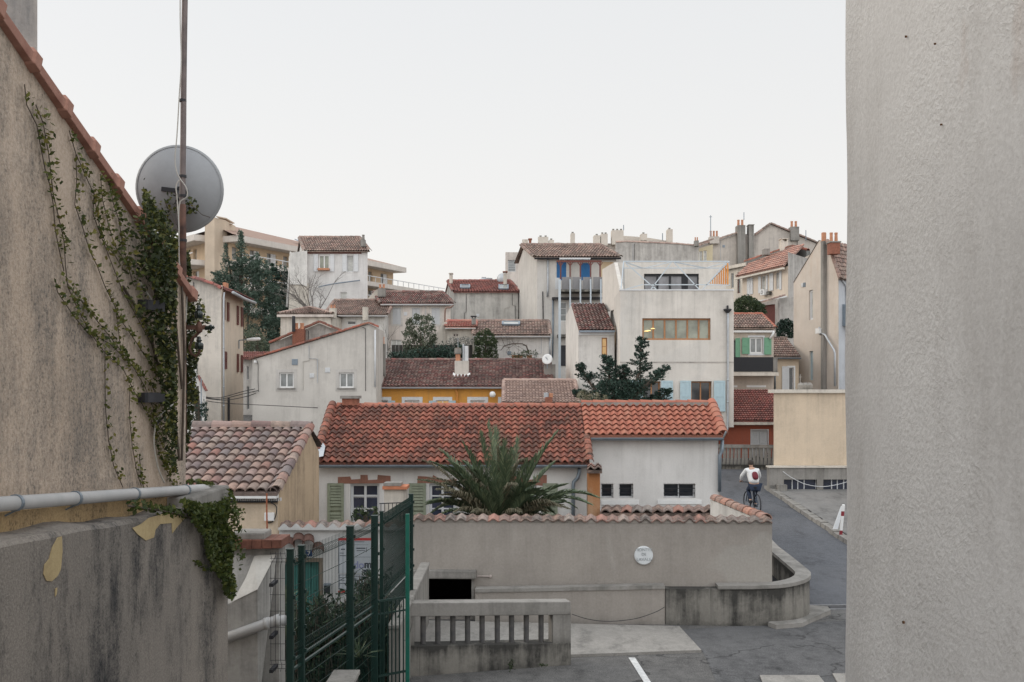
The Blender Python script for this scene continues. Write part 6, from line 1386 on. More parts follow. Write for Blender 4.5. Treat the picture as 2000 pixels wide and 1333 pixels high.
# R2
H=House('cream_wedge_house','cream house with two tall windows between the terrace and the pink house','house',Face.px(1418,93,1459,90),5,[(1418,528),(1459,512)],[(0,0),(5,0)],P_cream); H.win('f',1428,1433,534,563,M_lgrey,G_mid,nv=1,fw=.05); H.win('f',1440,1446,532,573,M_brown,G_mid,nv=1,fw=.05); H.finish(); m=MB(); m.fbox(H.f,-.2,H.f.L+.2,H.top[0][1],H.top[0][1]+.3,-.1,.3); m.build('cornice',P_cream,H.root)
# R3 pink house
f=Face.px(1450,87,1539,80)
H=House('pink_shutter_house','pinkish cream house with white shutters and an air conditioner below the orange roof','house',f,7,[(1450,540),(1539,520)],[(0,0),(7,2.)],plaster('plaster_peach',(.64,.55,.46),amt=.12),back=(X(1583,84)-f.B.x,4.2))
r_=H.l
for a,b,c,d in ((1487,1495,540,571),(1515,1522,533,565),(1462,1469,546,575)): H.win('f',a,b,c,d,M_wwood,G_pale,nv=1,fw=.06)
H.finish()
for a,b,c,d in ((1482,1487,540,573),(1497,1500,538,570),(1504,1511,534,568),(1523,1527,530,566),(1460,1465.5,544,577),(1466,1471,543,575)): H.shut('f',a,b,c,d,M_wwood,louv=False)
H.fb('r','side_finish',1539.5,1583,500,700,P_grey,-.02,.006)
H.fb('f','string_course',1452,1538,585,588,M_wwood,0,.06)
z0=H.top[0][1]; nb=V((H.bk.x,H.bk.y,0)).normalized()
EL=H.f.P(-.4,z0-.0,.45); ER=H.f.P(H.f.L+.1,H.top[1][1],.45); tiled('roof',H.root,EL,ER,EL+nb*4.8+V((0,0,2.3)),ER+nb*4.8+V((0,0,2.3)),28,9,tilemat('tiles_salmon',[(.46,.22,.16),(.40,.19,.14),(.50,.28,.21),(.36,.2,.16)],.3),amp=.08,K=5)
m=MB(); m.bar(EL+V((0,0,-.2)),ER+V((0,0,-.2)),.15,.16); m.build('eave_band',P_cream,H.root)
ac=thing('air_conditioner','white air conditioner unit under the pink house windows','air conditioner',H.f.P(H.f.u(1496),H.f.z(1496,578),.3)); m=MB(); q=H.f.rect(1493,1500,566,577); m.fbox(H.f,q[0],q[1],q[2],q[3],.05,.4); o=m.build('casing',M_white,ac); m=MB(); c=H.f.P((q[0]+q[1])/2,(q[2]+q[3])/2,.41); m.lathe(c,[(.11,0),(.15,0),(.15,.01),(.11,.01)],14,V((H.f.n.x,H.f.n.y,0))); m.build('fan_grille',M_iron,ac)
m=MB(); q=H.f.rect(1503,1508,570,576); m.fbox(H.f,q[0],q[1],q[2],q[3],.05,.3); tag(m.build('wall_vent',P_conc,None),'small square grey vent right of the air conditioner','vent')
# parapet with orange coping
H=House('dark_parapet','dark stained stepped parapet wall with orange tile coping behind the pink house','wall',Face.px(1453,90,1575,84),.5,[(1453,512),(1500,497),(1545,482),(1575,490)],[(0,0),(.5,0)],plaster('blackened',(.20,.20,.19),amt=.7)); H.finish(); m=MB(); P=[H.f.P(u,z,-.2) for u,z in H.top]
for a,b in zip(P,P[1:]): barrels(m,a if a.z<b.z else b,b if a.z<b.z else a,max(3,int((b-a).length/.45)),.2)
m.build('coping',T_main,H.root); chimney(H.root,1526,1540,472,490,86,P_cream,.8,cap='open'); chimney(H.root,1493,1504,486,498,86,P_concl,.8)
# shed below pink house
H=House('grey_lean_to','grey lean-to with a sagging tiled edge and brown fence below the pink house','outbuilding',Face.px(1522,74,1556,74),4,[(1522,583),(1556,580)],[(0,0),(4,0)],P_grey); H.finish(); m=MB(); barrels(m,W(1480,594,73.7),W(1534,578,73.7),10,.13); m.build('verge_tiles',T_pale,H.root); m=MB(); m.prism([W(1482,594,74),W(1515,585,74),W(1515,594,74),W(1490,597,74)],(0,.4,0)); m.build('upper_wall',P_pink,H.root); m=MB()
for i in range(9): a=W(1487+i*3,640,74.2); b_=W(1489.8+i*3,595,74.2); m.box(a.x,b_.x,74.2,74.24,a.z,b_.z)
m.build('fence_board',M_brown,H.root)
# garden behind ochre house: hedge wall
t=thing('garden_fence','dark panelled fence at the back of the garden behind the ochre roof','fence',W(820,700,60)); m=MB()
for i in range(22): a=W(765+i*7.2,712,60.5); b_=W(771.6+i*7.2,674,60.5); m.box(a.x,b_.x,60.5,60.55,a.z,b_.z)
m.build('panels',plain('dark_fence',(.05,.045,.04),.8),t)
t=thing('terracotta_planters','row of terracotta planters on the terrace ledge under the white garden house','planter',W(1010,702,58))
for x0,x1 in ((1001,1010),(1030,1038),(1012,1020)):
    m=MB(); a=W(x0,705,58);b_=W(x1,694,58); m.prism([a,V((b_.x,58,a.z)),V((b_.x+.04,58,b_.z)),V((a.x-.04,58,b_.z))],(0,.35,0)); m.build('planter_box',M_pot,t)
# ================= vegetation
def limb(m,p,d,L,r,depth,out,spread=.6,ch=3,curl=0):
    P=[p]; q=V(p); dd=V(d).normalized(); n=4
    for i in range(n):
        dd=(dd+V((random.gauss(0,.13),random.gauss(0,.13),random.gauss(0,.08)+curl))).normalized(); q=q+dd*L/n; P.append(V(q))
    m.tube(P,[r*(1-.55*i/n) for i in range(n+1)],5 if depth>1 else 3,cap=False)
    if depth==0: out.extend(P[1:]); return
    for c in range(ch):
        k=random.randint(1,n); nd=(dd+V((random.gauss(0,spread),random.gauss(0,spread),random.gauss(0,spread*.6)))).normalized()
        limb(m,P[k],nd,L*random.uniform(.55,.75),r*.5,depth-1,out,spread,ch,curl)
def bush(name,label,cat,outl,d,depth_th,n,size,mat,aspect=.4,trunk=True,group=None,clumps=45,fill=.55,tm=None):
    """crown from a pixel outline polygon at distance d: clumps of small leaves"""
    xs=[p[0] for p in outl]; ys=[p[1] for p in outl]; s=d/F
    c=W((min(xs)+max(xs))/2,max(ys),d); t=thing(name,label,cat,c,group)
    cl=[]
    while len(cl)<clumps:
        x,y=random.uniform(min(xs),max(xs)),random.uniform(min(ys),max(ys))
        if inpoly(x,y,outl): cl.append((x,y))
    pts=[]; W_=(max(xs)-min(xs))*s
    for x,y in cl:
        w=W(x,y,d+random.uniform(-1,1)*depth_th/2); rr=W_*random.uniform(.05,.12)
        k=int(n/clumps*fill); g=rng.normal(size=(k,3)); g/=np.linalg.norm(g,axis=1,keepdims=True)+1e-9; g*=(rng.random((k,1))**.4)*rr; pts.append(g*np.array([1,1,.8])+np.array(w))
    k=int(n*(1-fill)); q=[]
    while len(q)<k:
        x,y=random.uniform(min(xs),max(xs)),random.uniform(min(ys),max(ys))
        if inpoly(x,y,outl): q.append(tuple(W(x,y,d+random.uniform(-1,1)*depth_th*.4)))
    pts.append(np.array(q)); pts=np.concatenate(pts)
    leaves('crown',pts,size,mat,t,aspect)
    m=MB(); 
    if trunk:
        top=W(sum(xs)/len(xs),min(ys)*.6+max(ys)*.4,d); bp=V((c.x,c.y,c.z-1.)); m.tube([bp,bp.lerp(top,.5)+V((.05,0,0)),top],[.12,.09,.04],6)
        for _ in range(7):
            x,y=random.choice(cl); m.tube([bp.lerp(top,random.uniform(.3,.8)),W(x,y,d)],[.05,.015],4)
        m.build('trunk',tm or M_stem,t)
    return t
def conifer(name,label,base_px,top_px,d,branches,mat,n_per,size,sprd,trunk_r=.15,group=None,aspect=.28,depthf=1.0,tips=None):
    """tapered trunk + tiers of drooping branches; branches: list of (py, halfwidth_px left, right)"""
    B0=W(*base_px,d); T=W(*top_px,d); t=thing(name,label,'tree',B0,group); m=MB(); m.tube([B0,B0.lerp(T,.5),T],[trunk_r,trunk_r*.6,.02],8); P=[]
    s=d/F
    for py,wl,wr,k in branches:
        tt=(base_px[1]-py)/(base_px[1]-top_px[1]); o=B0.lerp(T,tt)
        for i in range(k):
            a=random.uniform(0,2*math.pi); ca=math.cos(a); w=(wr if ca>0 else wl)*s; L=w*(abs(ca)+ (1-abs(ca))*depthf*.8)*random.uniform(.7,1.08)
            dirv=V((ca,math.sin(a)*depthf,random.uniform(-.12,.30))).normalized()
            q=[o+dirv*L*j/5+V((0,0,-.10*L*(j/5)**2+ .05*L*(j/5)**4)) for j in range(6)]
            m.tube(q,[.05*(1-.15*j) for j in range(6)],3,cap=False)
            for _ in range(n_per):
                j=random.random()**.7*4.999; jj=int(j); p=q[jj].lerp(q[jj+1],j-jj); w_=sprd*(.35+.65*(1-j/5))
                P.append((p.x+random.gauss(0,w_),p.y+random.gauss(0,w_),p.z+random.gauss(-.25*w_,w_*.55)))
    m.build('trunk',M_stem,t); leaves('crown',P,size,mat,t,aspect); return t
# cedar upper left
bush_o=[(408,548),(430,500),(445,508),(452,470),(462,505),(470,455),(482,500),(500,478),(515,495),(525,540),(555,560),(572,600),(560,640),(545,700),(500,700),(480,640),(470,590),(440,565)]
t=bush('cedar_tree','large dark blue green cedar with drooping sprays behind the corner house','tree',[(404,566),(424,532),(436,524),(452,520),(470,500),(490,508),(512,502),(528,540),(545,580),(552,620),(545,660),(530,700),(490,690),(478,620),(440,590)],80,4,13000,.28,L_conl,.25,clumps=80,fill=.8)
def spray(P,x,y,dx,dy,d,n,w):
    for _ in range(n):
        k=random.random(); s_=w*(1-k)*d/F; q=W(x+dx*k,y+dy*k,d); P.append((q.x+random.gauss(0,s_*.5),q.y+random.gauss(0,s_*.5),q.z+random.gauss(0,s_*.25)))
P=[]
def leader(x,y0,y1,w,d,n):
    for _ in range(n):
        k=random.random(); tier=(math.sin(k*26)*.5+.5)*.6+.4; s_=w*k*tier; q=W(x+random.uniform(-s_,s_),y1+(y0-y1)*k,d); P.append((q.x,q.y+random.gauss(0,.3),q.z))
leader(471,540,452,30,79,1300); leader(441,556,476,18,79,520); leader(503,555,492,14,79,250); leader(426,570,530,24,79,500); leader(520,570,508,24,79,400)
for a in ((470,520,-35,-14),(470,515,30,-16),(440,540,-28,-8),(455,560,-45,-5),(500,540,38,-8),(525,560,30,5),(430,575,-22,-18)): spray(P,*a,79,220,12)
m=MB(); m.tube([W(471,700,80),W(471,560,80),W(471,455,79)],[.3,.2,.03],6); m.tube([W(462,600,80),W(440,475,79)],[.15,.03],5); m.build('leader_trunk',M_stem,t)
leaves('upper_sprays',P,.26,L_conl,t,.25)
bush('dark_evergreen','dark dense evergreen between the cedar and the tall white house','tree',[(515,520),(540,512),(562,518),(562,600),(545,650),(520,690),(500,660),(520,600)],84,4,6000,.26,L_con,.5,clumps=60,fill=.7)
bush('grey_olive_tree','soft grey green tree below the cedar at the lane','tree',[(476,650),(495,640),(515,655),(530,680),(520,705),(480,705)],70,3,2200,.18,L_olive,.35)
conifer('slim_cypress','slim dark cypress standing between the mast and the small white gable',(378,850),(374,700),44,[(y,8,12,9) for y in range(718,845,9)],L_con,26,.11,.11,group=None) if False else None
bush('slim_cypress','slim black green cypress just right of the mast foot','tree',[(366,740),(372,700),(384,700),(386,735),(382,760),(392,790),(398,780),(404,790),(405,815),(396,835),(366,835)],42,1,3800,.10,L_con,.3,clumps=50)
# bare tree
t=thing('bare_tree','leafless grey tree with fine twigs in front of the tall white house','tree',W(612,625,76)); m=MB(); out=[]
for k in range(6): limb(m,W(608+k*2,618,76),V((random.uniform(-1,1),random.uniform(-.3,.3),1.3)),2.0,.05,3,out,.55,4,.02)
m.build('branches',M_barkg,t)
t=thing('bare_sapling','thin leafless sapling beside the pink house gate','tree',W(757,695,62)); m=MB()
limb(m,W(757,700,62),V((.2,0,1)),1.5,.035,2,[],.5,3); m.build('branches',M_barkg,t)
# garden olive etc
bush('olive_tree','bushy grey green olive tree in the garden behind the ochre house','tree',[(788,705),(786,670),(792,640),(800,622),(812,612),(826,618),(838,612),(848,622),(852,650),(846,690),(850,705)],60,3,5200,.16,L_olive,.35,clumps=60)
bush('garden_hedge','dark low hedge in the garden between the olive and the chimney pots','hedge',[(755,712),(760,690),(790,685),(850,680),(885,672),(900,668),(905,712)],59,2,4200,.14,L_con,.5,trunk=False,clumps=60)
bush('round_evergreen','round dark green shrub against the white garden house wall','shrub',[(918,712),(928,680),(926,655),(940,644),(958,646),(968,665),(974,690),(972,712)],58,2.2,5200,.13,L_bush,.45,clumps=55)
bush('terrace_plants','straggly green plants along the terrace ledge under the sagging branch','plant',[(985,708),(1000,692),(1020,688),(1035,683),(1050,690),(1055,708)],57.6,.8,1100,.10,L_bush,.4,trunk=False,clumps=20)
bush('grey_vine','grey leafless looking vine tangled over the outhouse gate','climbing plant',[(870,668),(880,660),(905,658),(928,662),(940,668),(935,676),(900,668),(880,678)],60,.8,900,.09,foliage('dry_vine',[(.20,.20,.18),(.13,.13,.12),(.28,.27,.25)],.1),.4,trunk=False,clumps=25)
t=thing('arched_branch','bare arched branch across the white garden house wall','branch',W(1000,690,59.6)); m=MB(); m.tube([W(978,685,59.6),W(985,676,59.6),W(1000,672,59.6),W(1020,672,59.6),W(1028,676,59.6),W(1033,690,59.6)],[.02,.03,.035,.04,.045,.05],5)
for k in range(14): limb(m,W(random.uniform(978,1032),random.uniform(674,690),59.6),V((random.uniform(-1,1),-.1,random.uniform(-1,1))),.7,.012,1,[],.6,2)
m.build('branches',M_stem,t)
bush('hillside_shrub','rounded light green shrub above the modern block corner','shrub',[(1434,612),(1432,592),(1445,582),(1462,578),(1478,584),(1490,598),(1500,612)],66,3,4600,.15,L_bush,.45,clumps=55,trunk=False)
bush('lane_shrub','dark shrub beside the tall cream gable','shrub',[(1516,660),(1515,635),(1525,625),(1540,622),(1552,635),(1552,660)],66,2,2600,.15,L_con,.5,clumps=35,trunk=False)
bush('ledge_weeds','small weeds growing behind the road balustrade','plant',[(1460,898),(1470,890),(1490,893),(1500,886),(1508,890),(1508,900)],47.3,.3,350,.07,L_bush,.4,trunk=False,clumps=12)
# juniper in front of modern block
def juniper():
    d=40; t=thing('juniper_tree','dark spreading juniper with two pointed leaders in front of the modern block','tree',W(1215,800,d)); P=[]; m=MB()
    stems=[((1222,800),(1250,725),(1253,660)),((1205,800),(1190,740),(1184,696)),((1190,800),(1150,745),(1132,712)),((1225,790),(1270,745),(1304,718)),((1215,790),(1225,750),(1215,715)),((1235,795),(1285,785),(1303,762)),((1180,800),(1150,780),(1124,765))]
    for i,(a,b,c) in enumerate(stems):
        q=[W(a[0],a[1],d),W(b[0],b[1],d+random.uniform(-.6,.6)),W(c[0],c[1],d+random.uniform(-.5,.5))]; m.tube(q,[.09,.05,.01],5)
        n=16 if i<2 else 11
        for k in range(n):
            u=(k+.5)/n; p=q[0].lerp(q[1],u*2) if u<.5 else q[1].lerp(q[2],u*2-1)
            for _ in range(5):
                L=(1-u)*.75+.22; L*=random.uniform(.6,1.15); az=random.random()*6.28; dr=V((math.cos(az),math.sin(az)*.8,random.uniform(.05,.6))).normalized()
                e=p+dr*L; m.tube([p,e],[.018,.005],3,cap=False)
                for _ in range(42):
                    v=random.random()**.6; s_=.085*(1.15-v); w_=p.lerp(e,v); P.append((w_.x+random.gauss(0,s_),w_.y+random.gauss(0,s_),w_.z+random.gauss(0,s_*.7)))
    for _ in range(6000):
        x=random.gauss(1208,36); y=random.uniform(742,800); 
        if abs(x-1208)<30+(y-735)*.7: q=W(x,y,d+random.uniform(-1,1)); P.append(tuple(q))
    m.build('trunk',M_stem,t); leaves('crown',P,.125,L_con,t,.28)
juniper()
bush('dry_grass_tufts','pale dry stalks poking up behind the villa ridge beside the juniper','plant',[(1122,790),(1128,765),(1140,760),(1170,768),(1190,775),(1195,790)],38.5,1,900,.14,foliage('dry_stalks',[(.22,.2,.13),(.14,.14,.08),(.3,.27,.2)],.2),.12,trunk=False,clumps=22)
# ================= palm
pd=22.4; pc_=W(978,1062,pd)
pt=thing('palm_tree','bushy date palm with feathery grey green fronds rising behind the taupe wall','palm tree',(pc_.x,pc_.y,0))
m=MB(); m.tube([(pc_.x,pc_.y,0),(pc_.x,pc_.y,pc_.z*.5),(pc_.x,pc_.y,pc_.z)],[.24,.22,.26],12)
for k in range(40):
    a=k*2.4; z=pc_.z*(k/40); m.tube([(pc_.x+.22*math.cos(a),pc_.y+.22*math.sin(a),z),(pc_.x+.33*math.cos(a),pc_.y+.33*math.sin(a),z+.12)],[.05,.02],4)
m.build('trunk',M_stem,pt)
def frond(B,T,sag,mat,nl=42,ll=.42,w=.014,droop=.35,curl=0):
    B=V(B);T=V(T); L=(T-B).length; mid=(B+T)/2+V((0,0,sag)); n=26; C=[]
    for i in range(n+1):
        t=i/n; C.append(B*(1-t)**2+mid*2*t*(1-t)+T*t*t)
    m=MB(); m.tube(C,[.018*(1-.85*i/n)+.002 for i in range(n+1)],4,cap=False)
    # common plane normal
    for i in range(nl):
        t=.14+.86*(i+.5)/nl; x=t*n; k=min(int(x),n-1); p=C[k].lerp(C[k+1],x-k); d=(C[k+1]-C[k]).normalized()
        s=d.cross(V((0,0,1))); s=s.normalized() if s.length>.1 else V((1,0,0)); u=s.cross(d).normalized()
        l=ll*(.45+.55*math.sin(math.pi*min(1,t*.95+.08)))*(1-.35*t)*random.uniform(.85,1.1)
        for sg in (-1,1):
            a=math.radians(random.uniform(30,52)*(1-.4*t)); v=(d*math.cos(a)+s*sg*math.sin(a)*.8+u*math.sin(a)*.55+V((random.gauss(0,.05),random.gauss(0,.05),random.gauss(0,.05)))).normalized()
            e=p+v*l*.55; e2=e+(v+V((0,0,-droop))).normalized()*l*.45; ww=d.cross(v); ww=(ww.normalized() if ww.length>.01 else u)*w
            wv=(v.cross(ww)).normalized()*w*.9
            m.add([p-wv*.5,p+wv*.5,e+wv,e-wv],[(0,1,2,3)]); m.add([e-wv,e+wv,e2],[(0,1,2)])
    m.build('frond',mat,pt,origin=tuple(B))
tips=[(952,826,.5,.1,0),(938,846,-.4,.15,0),(968,838,.9,.1,0),(1088,846,.3,.35,0),(1072,868,-.5,.3,0),(1012,858,.6,.15,0),(1000,880,-.5,.2,0),(905,868,-.2,.25,0),(862,882,.6,.4,0),(846,905,-.4,.45,0),(880,905,-.7,.3,0),(918,885,-.7,.2,0),(1048,892,-.6,.25,0),(1082,905,.7,.3,0),(985,862,-.8,.1,0),(1030,900,-.8,.2,0),
(826,900,.2,.55,1),(818,938,-.5,.5,1),(834,985,-.7,.6,1),(858,1008,-.9,.6,1),(872,960,-1.0,.5,1),(1062,960,-.8,.45,0),(1070,1000,-.7,.5,1),(905,930,-1.1,.3,0),(1165,972,-.6,.75,0),(1150,985,-.9,.7,0),(960,900,-1.0,.1,0),(925,1000,-1.2,.4,1),(1015,1000,-1.2,.4,1),(890,1000,-1.0,.55,1),(945,960,-1.3,.2,0),(1035,970,-1.1,.35,0),(975,940,-1.2,.1,0)]
for _ in range(60):
    q=random.uniform(-1,1); a=math.pi*(.5+q*.55); r=random.uniform(.55,1.02); tips.append((968+math.cos(a)*165*r,1035-math.sin(a)*175*r+random.uniform(-6,20),random.uniform(-1.1,.6),random.uniform(.35,.75),1 if random.random()<.42 else 0))
for x,y,dy,sg,dry in tips:
    T=W(x,y,pd+dy); Bp=pc_+V((random.gauss(0,.08),random.gauss(0,.08),random.uniform(-.1,.1)))
    frond(Bp,T,sg*1.25,L_palmd if (dry and random.random()<.8) else L_palm,nl=62 if not dry else 42,ll=.52 if not dry else .44,droop=.45 if not dry else 1.3)
# shrubs beside villa window and behind the green fence
bush('window_shrub','small leafy shrub under the left villa window','shrub',[(684,1020),(690,1000),(700,985),(715,992),(735,990),(738,1010),(730,1025)],20.8,.5,420,.085,L_bush,.35,clumps=20)
L_dk=foliage('oleander_leaves',[(.012,.028,.016),(.025,.05,.025),(.008,.016,.010),(.05,.08,.04)],.1)
def oleander(nm,lab,x0,x1,y0,y1,d,n):
    t=thing(nm,lab,'shrub',W((x0+x1)/2,1333,d)); m=MB(); P=[];
    for i in range(n):
        bx=random.uniform(x0,x1); tx=bx+random.gauss(0,16); ty=random.uniform(y0,y1); dd=d+random.uniform(-.6,.6)
        a=W(bx,1380,dd); b=W(tx,ty,dd); m.tube([a,a.lerp(b,.6)+V((random.gauss(0,.05),0,0)),b],[.012,.009,.004],3,cap=False)
        for k in range(26):
            u=.25+.75*random.random(); p=a.lerp(b,u); P.append((p.x+random.gauss(0,.06),p.y+random.gauss(0,.06),p.z+random.gauss(0,.05)))
    m.build('stems',M_stem,t); leaves('leaves',P,.17,L_dk,t,.18,bias=(0,0,.5,.8))
oleander('tall_oleander','oleander bush with narrow leaves behind the middle fence posts',690,745,1110,1200,16.4,110)
oleander('low_oleander','dark narrow leaved shrub mass at the bottom behind the green fence',555,765,1160,1270,15.2,520)
t=thing('yucca_plant','spiky green strap leaved plant beside the white wall end','plant',W(552,1330,14.0))
for c,n,L in (((556,1180,14.),26,.55),((700,1285,13.6),22,.40),((560,1250,14.),22,.45)):
    o=W(*c)
    for k in range(n):
        a=random.random()*6.28; el=random.uniform(.2,1.4); dr=V((math.cos(a)*math.cos(el),math.sin(a)*math.cos(el)*.6,math.sin(el))); m=MB() if k==0 else m
        s=dr.cross(V((0,0,1))).normalized()*.016; l=L*random.uniform(.7,1.1); p1=o+dr*l*.5; p2=o+dr*l+V((0,0,-.12*l)); m.add([o-s*.6,o+s*.6,p1+s,p1-s],[(0,1,2,3)]); m.add([p1-s,p1+s,p2],[(0,1,2)])
    m.build('strap_leaves',L_palm,t)
t=thing('weed_tuft','small weed tuft growing at the foot of the front balustrade','plant',W(998,1300,16.2)); P=[]
for _ in range(60): q=W(998+random.gauss(0,4),1300+random.gauss(-2,5),16.1); P.append(tuple(q))
for _ in range(30): q=W(1060+random.gauss(0,4),1299+random.gauss(0,2),16.2); P.append(tuple(q))
leaves('leaves',P,.045,L_bush,t,.4)
# ================= cyclist
cy=34.2; cx=X(1469,cy); gz=terr(0,cy)+.01
hd=V((-.10,1,0)).normalized(); sd=V((hd.y,-hd.x,0))   # heading away uphill, sd = right
def CP(f,s,z): return V((cx,cy,gz))+hd*f+sd*s+V((0,0,z))
bi=thing('bicycle','dark bicycle ridden away uphill along the road','bicycle',CP(0,0,0))
for f0 in (-.52,.52):
    m=MB(); n=28; pts=[CP(f0+.34*math.cos(2*math.pi*k/n),0,.345+.34*math.sin(2*math.pi*k/n)) for k in range(n+1)]; m.tube(pts,.02,6); w=m.build('wheel',M_black,bi)
    m=MB(); 
    for k in range(14): a=2*math.pi*k/14; m.tube([CP(f0,.02 if k%2 else -.02,.345),CP(f0+.32*math.cos(a),0,.345+.32*math.sin(a))],.0025,3)
    m.build('spokes',M_zinc,w)
m=MB()
for a,b in (((-.52,0,.345),(-.12,0,.30)),((-.12,0,.30),(-.25,0,.88)),((-.25,0,.82),(.36,0,.86)),((-.12,0,.30),(.38,0,.76)),((-.52,.03,.345),(-.24,0,.80)),((.35,0,.92),(.52,.04,.345)),((.35,0,.92),(.52,-.04,.345)),((.35,0,.85),(.34,0,1.02))): m.tube([CP(*a),CP(*b)],.018,6)
m.build('frame',plain('bike_frame_dark',(.03,.04,.06),.4),bi)
m=MB(); m.tube([CP(.34,-.28,1.04),CP(.40,-.1,1.03),CP(.36,0,1.02),CP(.40,.1,1.03),CP(.34,.28,1.04)],.014,6); m.build('handlebar',M_black,bi)
m=MB(); m.lathe(CP(-.26,0,.90),[(0,-.03),(.09,-.03),(.10,.02),(.05,.045),(0,.05)],10); m.build('saddle',M_black,bi)
m=MB(); m.tube([CP(-.12,.09,.30),CP(.02,.11,.22)],.012); m.tube([CP(-.12,-.09,.30),CP(-.26,-.11,.38)],.012); m.box(0,0.001,0,0.001,0,0.001) if False else None
for s_,f_,z_ in ((.15,.02,.22),(-.15,-.26,.38)): m.bar(CP(f_-.05,s_,z_),CP(f_+.05,s_,z_),.09,.02)
m.build('pedals',M_iron,bi)
pr=thing('person','cyclist seen from behind in a loose white jacket and dark trousers','person',CP(0,0,0))
def skin(name,nodes,edges,mat,parent,sub=2,root=0):
    me=bpy.data.meshes.new(name); o0=V(nodes[root][0]); me.from_pydata([V(p)-o0 for p,_ in nodes],edges,[]); me.materials.append(mat)
    o=link_mesh(name,me,parent,o0); md=o.modifiers.new('s','SKIN'); me.skin_vertices.new() if not me.skin_vertices else None
    for i,(p,r) in enumerate(nodes):
        r=r if isinstance(r,tuple) else (r,r); me.skin_vertices[0].data[i].radius=r; me.skin_vertices[0].data[i].use_root=(i==root)
    md.use_smooth_shade=True; ss=o.modifiers.new('u','SUBSURF'); ss.levels=sub; ss.render_levels=sub; return o
skinm=plain('skin_tone',(.42,.26,.19),.6,var=.05)
J=[((-.24,0,.98),(.15,.12)),((-.16,0,1.15),(.15,.11)),((-.02,0,1.36),(.17,.11)),((.04,0,1.48),(.14,.09)),((.09,0,1.56),(.055,.055)),((.13,0,1.63),(.075,.085)),((.15,0,1.73),(.08,.09)),
((.04,.19,1.46),.06),((.16,.30,1.24),.045),((.30,.28,1.08),.035),((.04,-.19,1.46),.06),((.16,-.30,1.24),.045),((.30,-.28,1.08),.035),
((-.20,.10,.93),.09),((.14,.14,.66),.062),((-.0,.14,.27),.04),((.10,.15,.25),.035),((-.20,-.10,.93),.09),((.02,-.14,.80),.062),((-.27,-.14,.44),.04),((-.17,-.15,.41),.035)]
E=[(0,1),(1,2),(2,3),(3,4),(4,5),(5,6),(3,7),(7,8),(8,9),(3,10),(10,11),(11,12),(0,13),(13,14),(14,15),(15,16),(0,17),(17,18),(18,19),(19,20)]
body=skin('body',[(CP(*p),r) for p,r in J],E,skinm,pr)
Jk=[((-.24,0,1.0),(.19,.15)),((-.16,0,1.15),(.20,.16)),((-.02,0,1.36),(.22,.15)),((.03,0,1.48),(.17,.11)),((.06,0,1.53),(.08,.07)),((.04,.20,1.46),.085),((.16,.32,1.25),.07),((.28,.29,1.10),.05),((.04,-.20,1.46),.085),((.16,-.32,1.25),.07),((.28,-.29,1.10),.05)]
skin('jacket',[(CP(*p),r) for p,r in Jk],[(0,1),(1,2),(2,3),(3,4),(3,5),(5,6),(6,7),(3,8),(8,9),(9,10)],plain('jacket_white',(.62,.62,.62),.85,var=.08,scale=5,bmp=.5),pr)
Jt=[((-.25,0,.97),(.17,.15)),((-.20,.10,.92),.115),((.14,.14,.67),.085),((-.0,.14,.31),.055),((-.20,-.10,.92),.115),((.02,-.14,.80),.085),((-.26,-.14,.49),.055)]
skin('trousers',[(CP(*p),r) for p,r in Jt],[(0,1),(1,2),(2,3),(0,4),(4,5),(5,6)],plain('trousers_navy',(.02,.03,.055),.9,var=.2),pr)
for a,b in (((-.06,.14,.25),(.15,.15,.235)),((-.33,-.14,.43),(-.12,-.15,.40))):
    m=MB(); m.tube([CP(*a),V(CP(*a)).lerp(CP(*b),.5)+V((0,0,.02)),CP(*b)],[.045,.05,.03],8); m.build('shoe',M_black,pr,smooth=True)
m=MB(); m.lathe(CP(.14,0,1.68),[(.098,-.03),(.105,.02),(.095,.08),(.06,.125),(0,.14)],14); m.build('hair',plain('dark_hair',(.03,.022,.018),.7),pr,smooth=True)
bp=skin('backpack',[(CP(-.34,.02,1.16),(.11,.08)),(CP(-.24,.02,1.32),(.12,.085)),(CP(-.17,.02,1.44),(.09,.06))],[(0,1),(1,2)],plain('backpack_red',(.14,.02,.03),.8,var=.15),None)
tag(bp,'dark red backpack worn by the cyclist','backpack')
for sg in (-1,1):
    for k in range(4):
        m=MB(); b_=CP(.31,sg*(.265+k*.016),1.075); m.tube([b_,b_+hd*.05+V((0,0,.005)),b_+hd*.07+V((0,0,-.03)),b_+hd*.05+V((0,0,-.05))],[.010,.009,.008,.006],5); m.build('finger',skinm,pr)
    m=MB(); b_=CP(.30,sg*.255,1.07); m.tube([b_,b_-sd*sg*.03+hd*.03+V((0,0,-.01)),b_-sd*sg*.03+hd*.05+V((0,0,-.035))],[.012,.01,.007],5); m.build('thumb',skinm,pr)
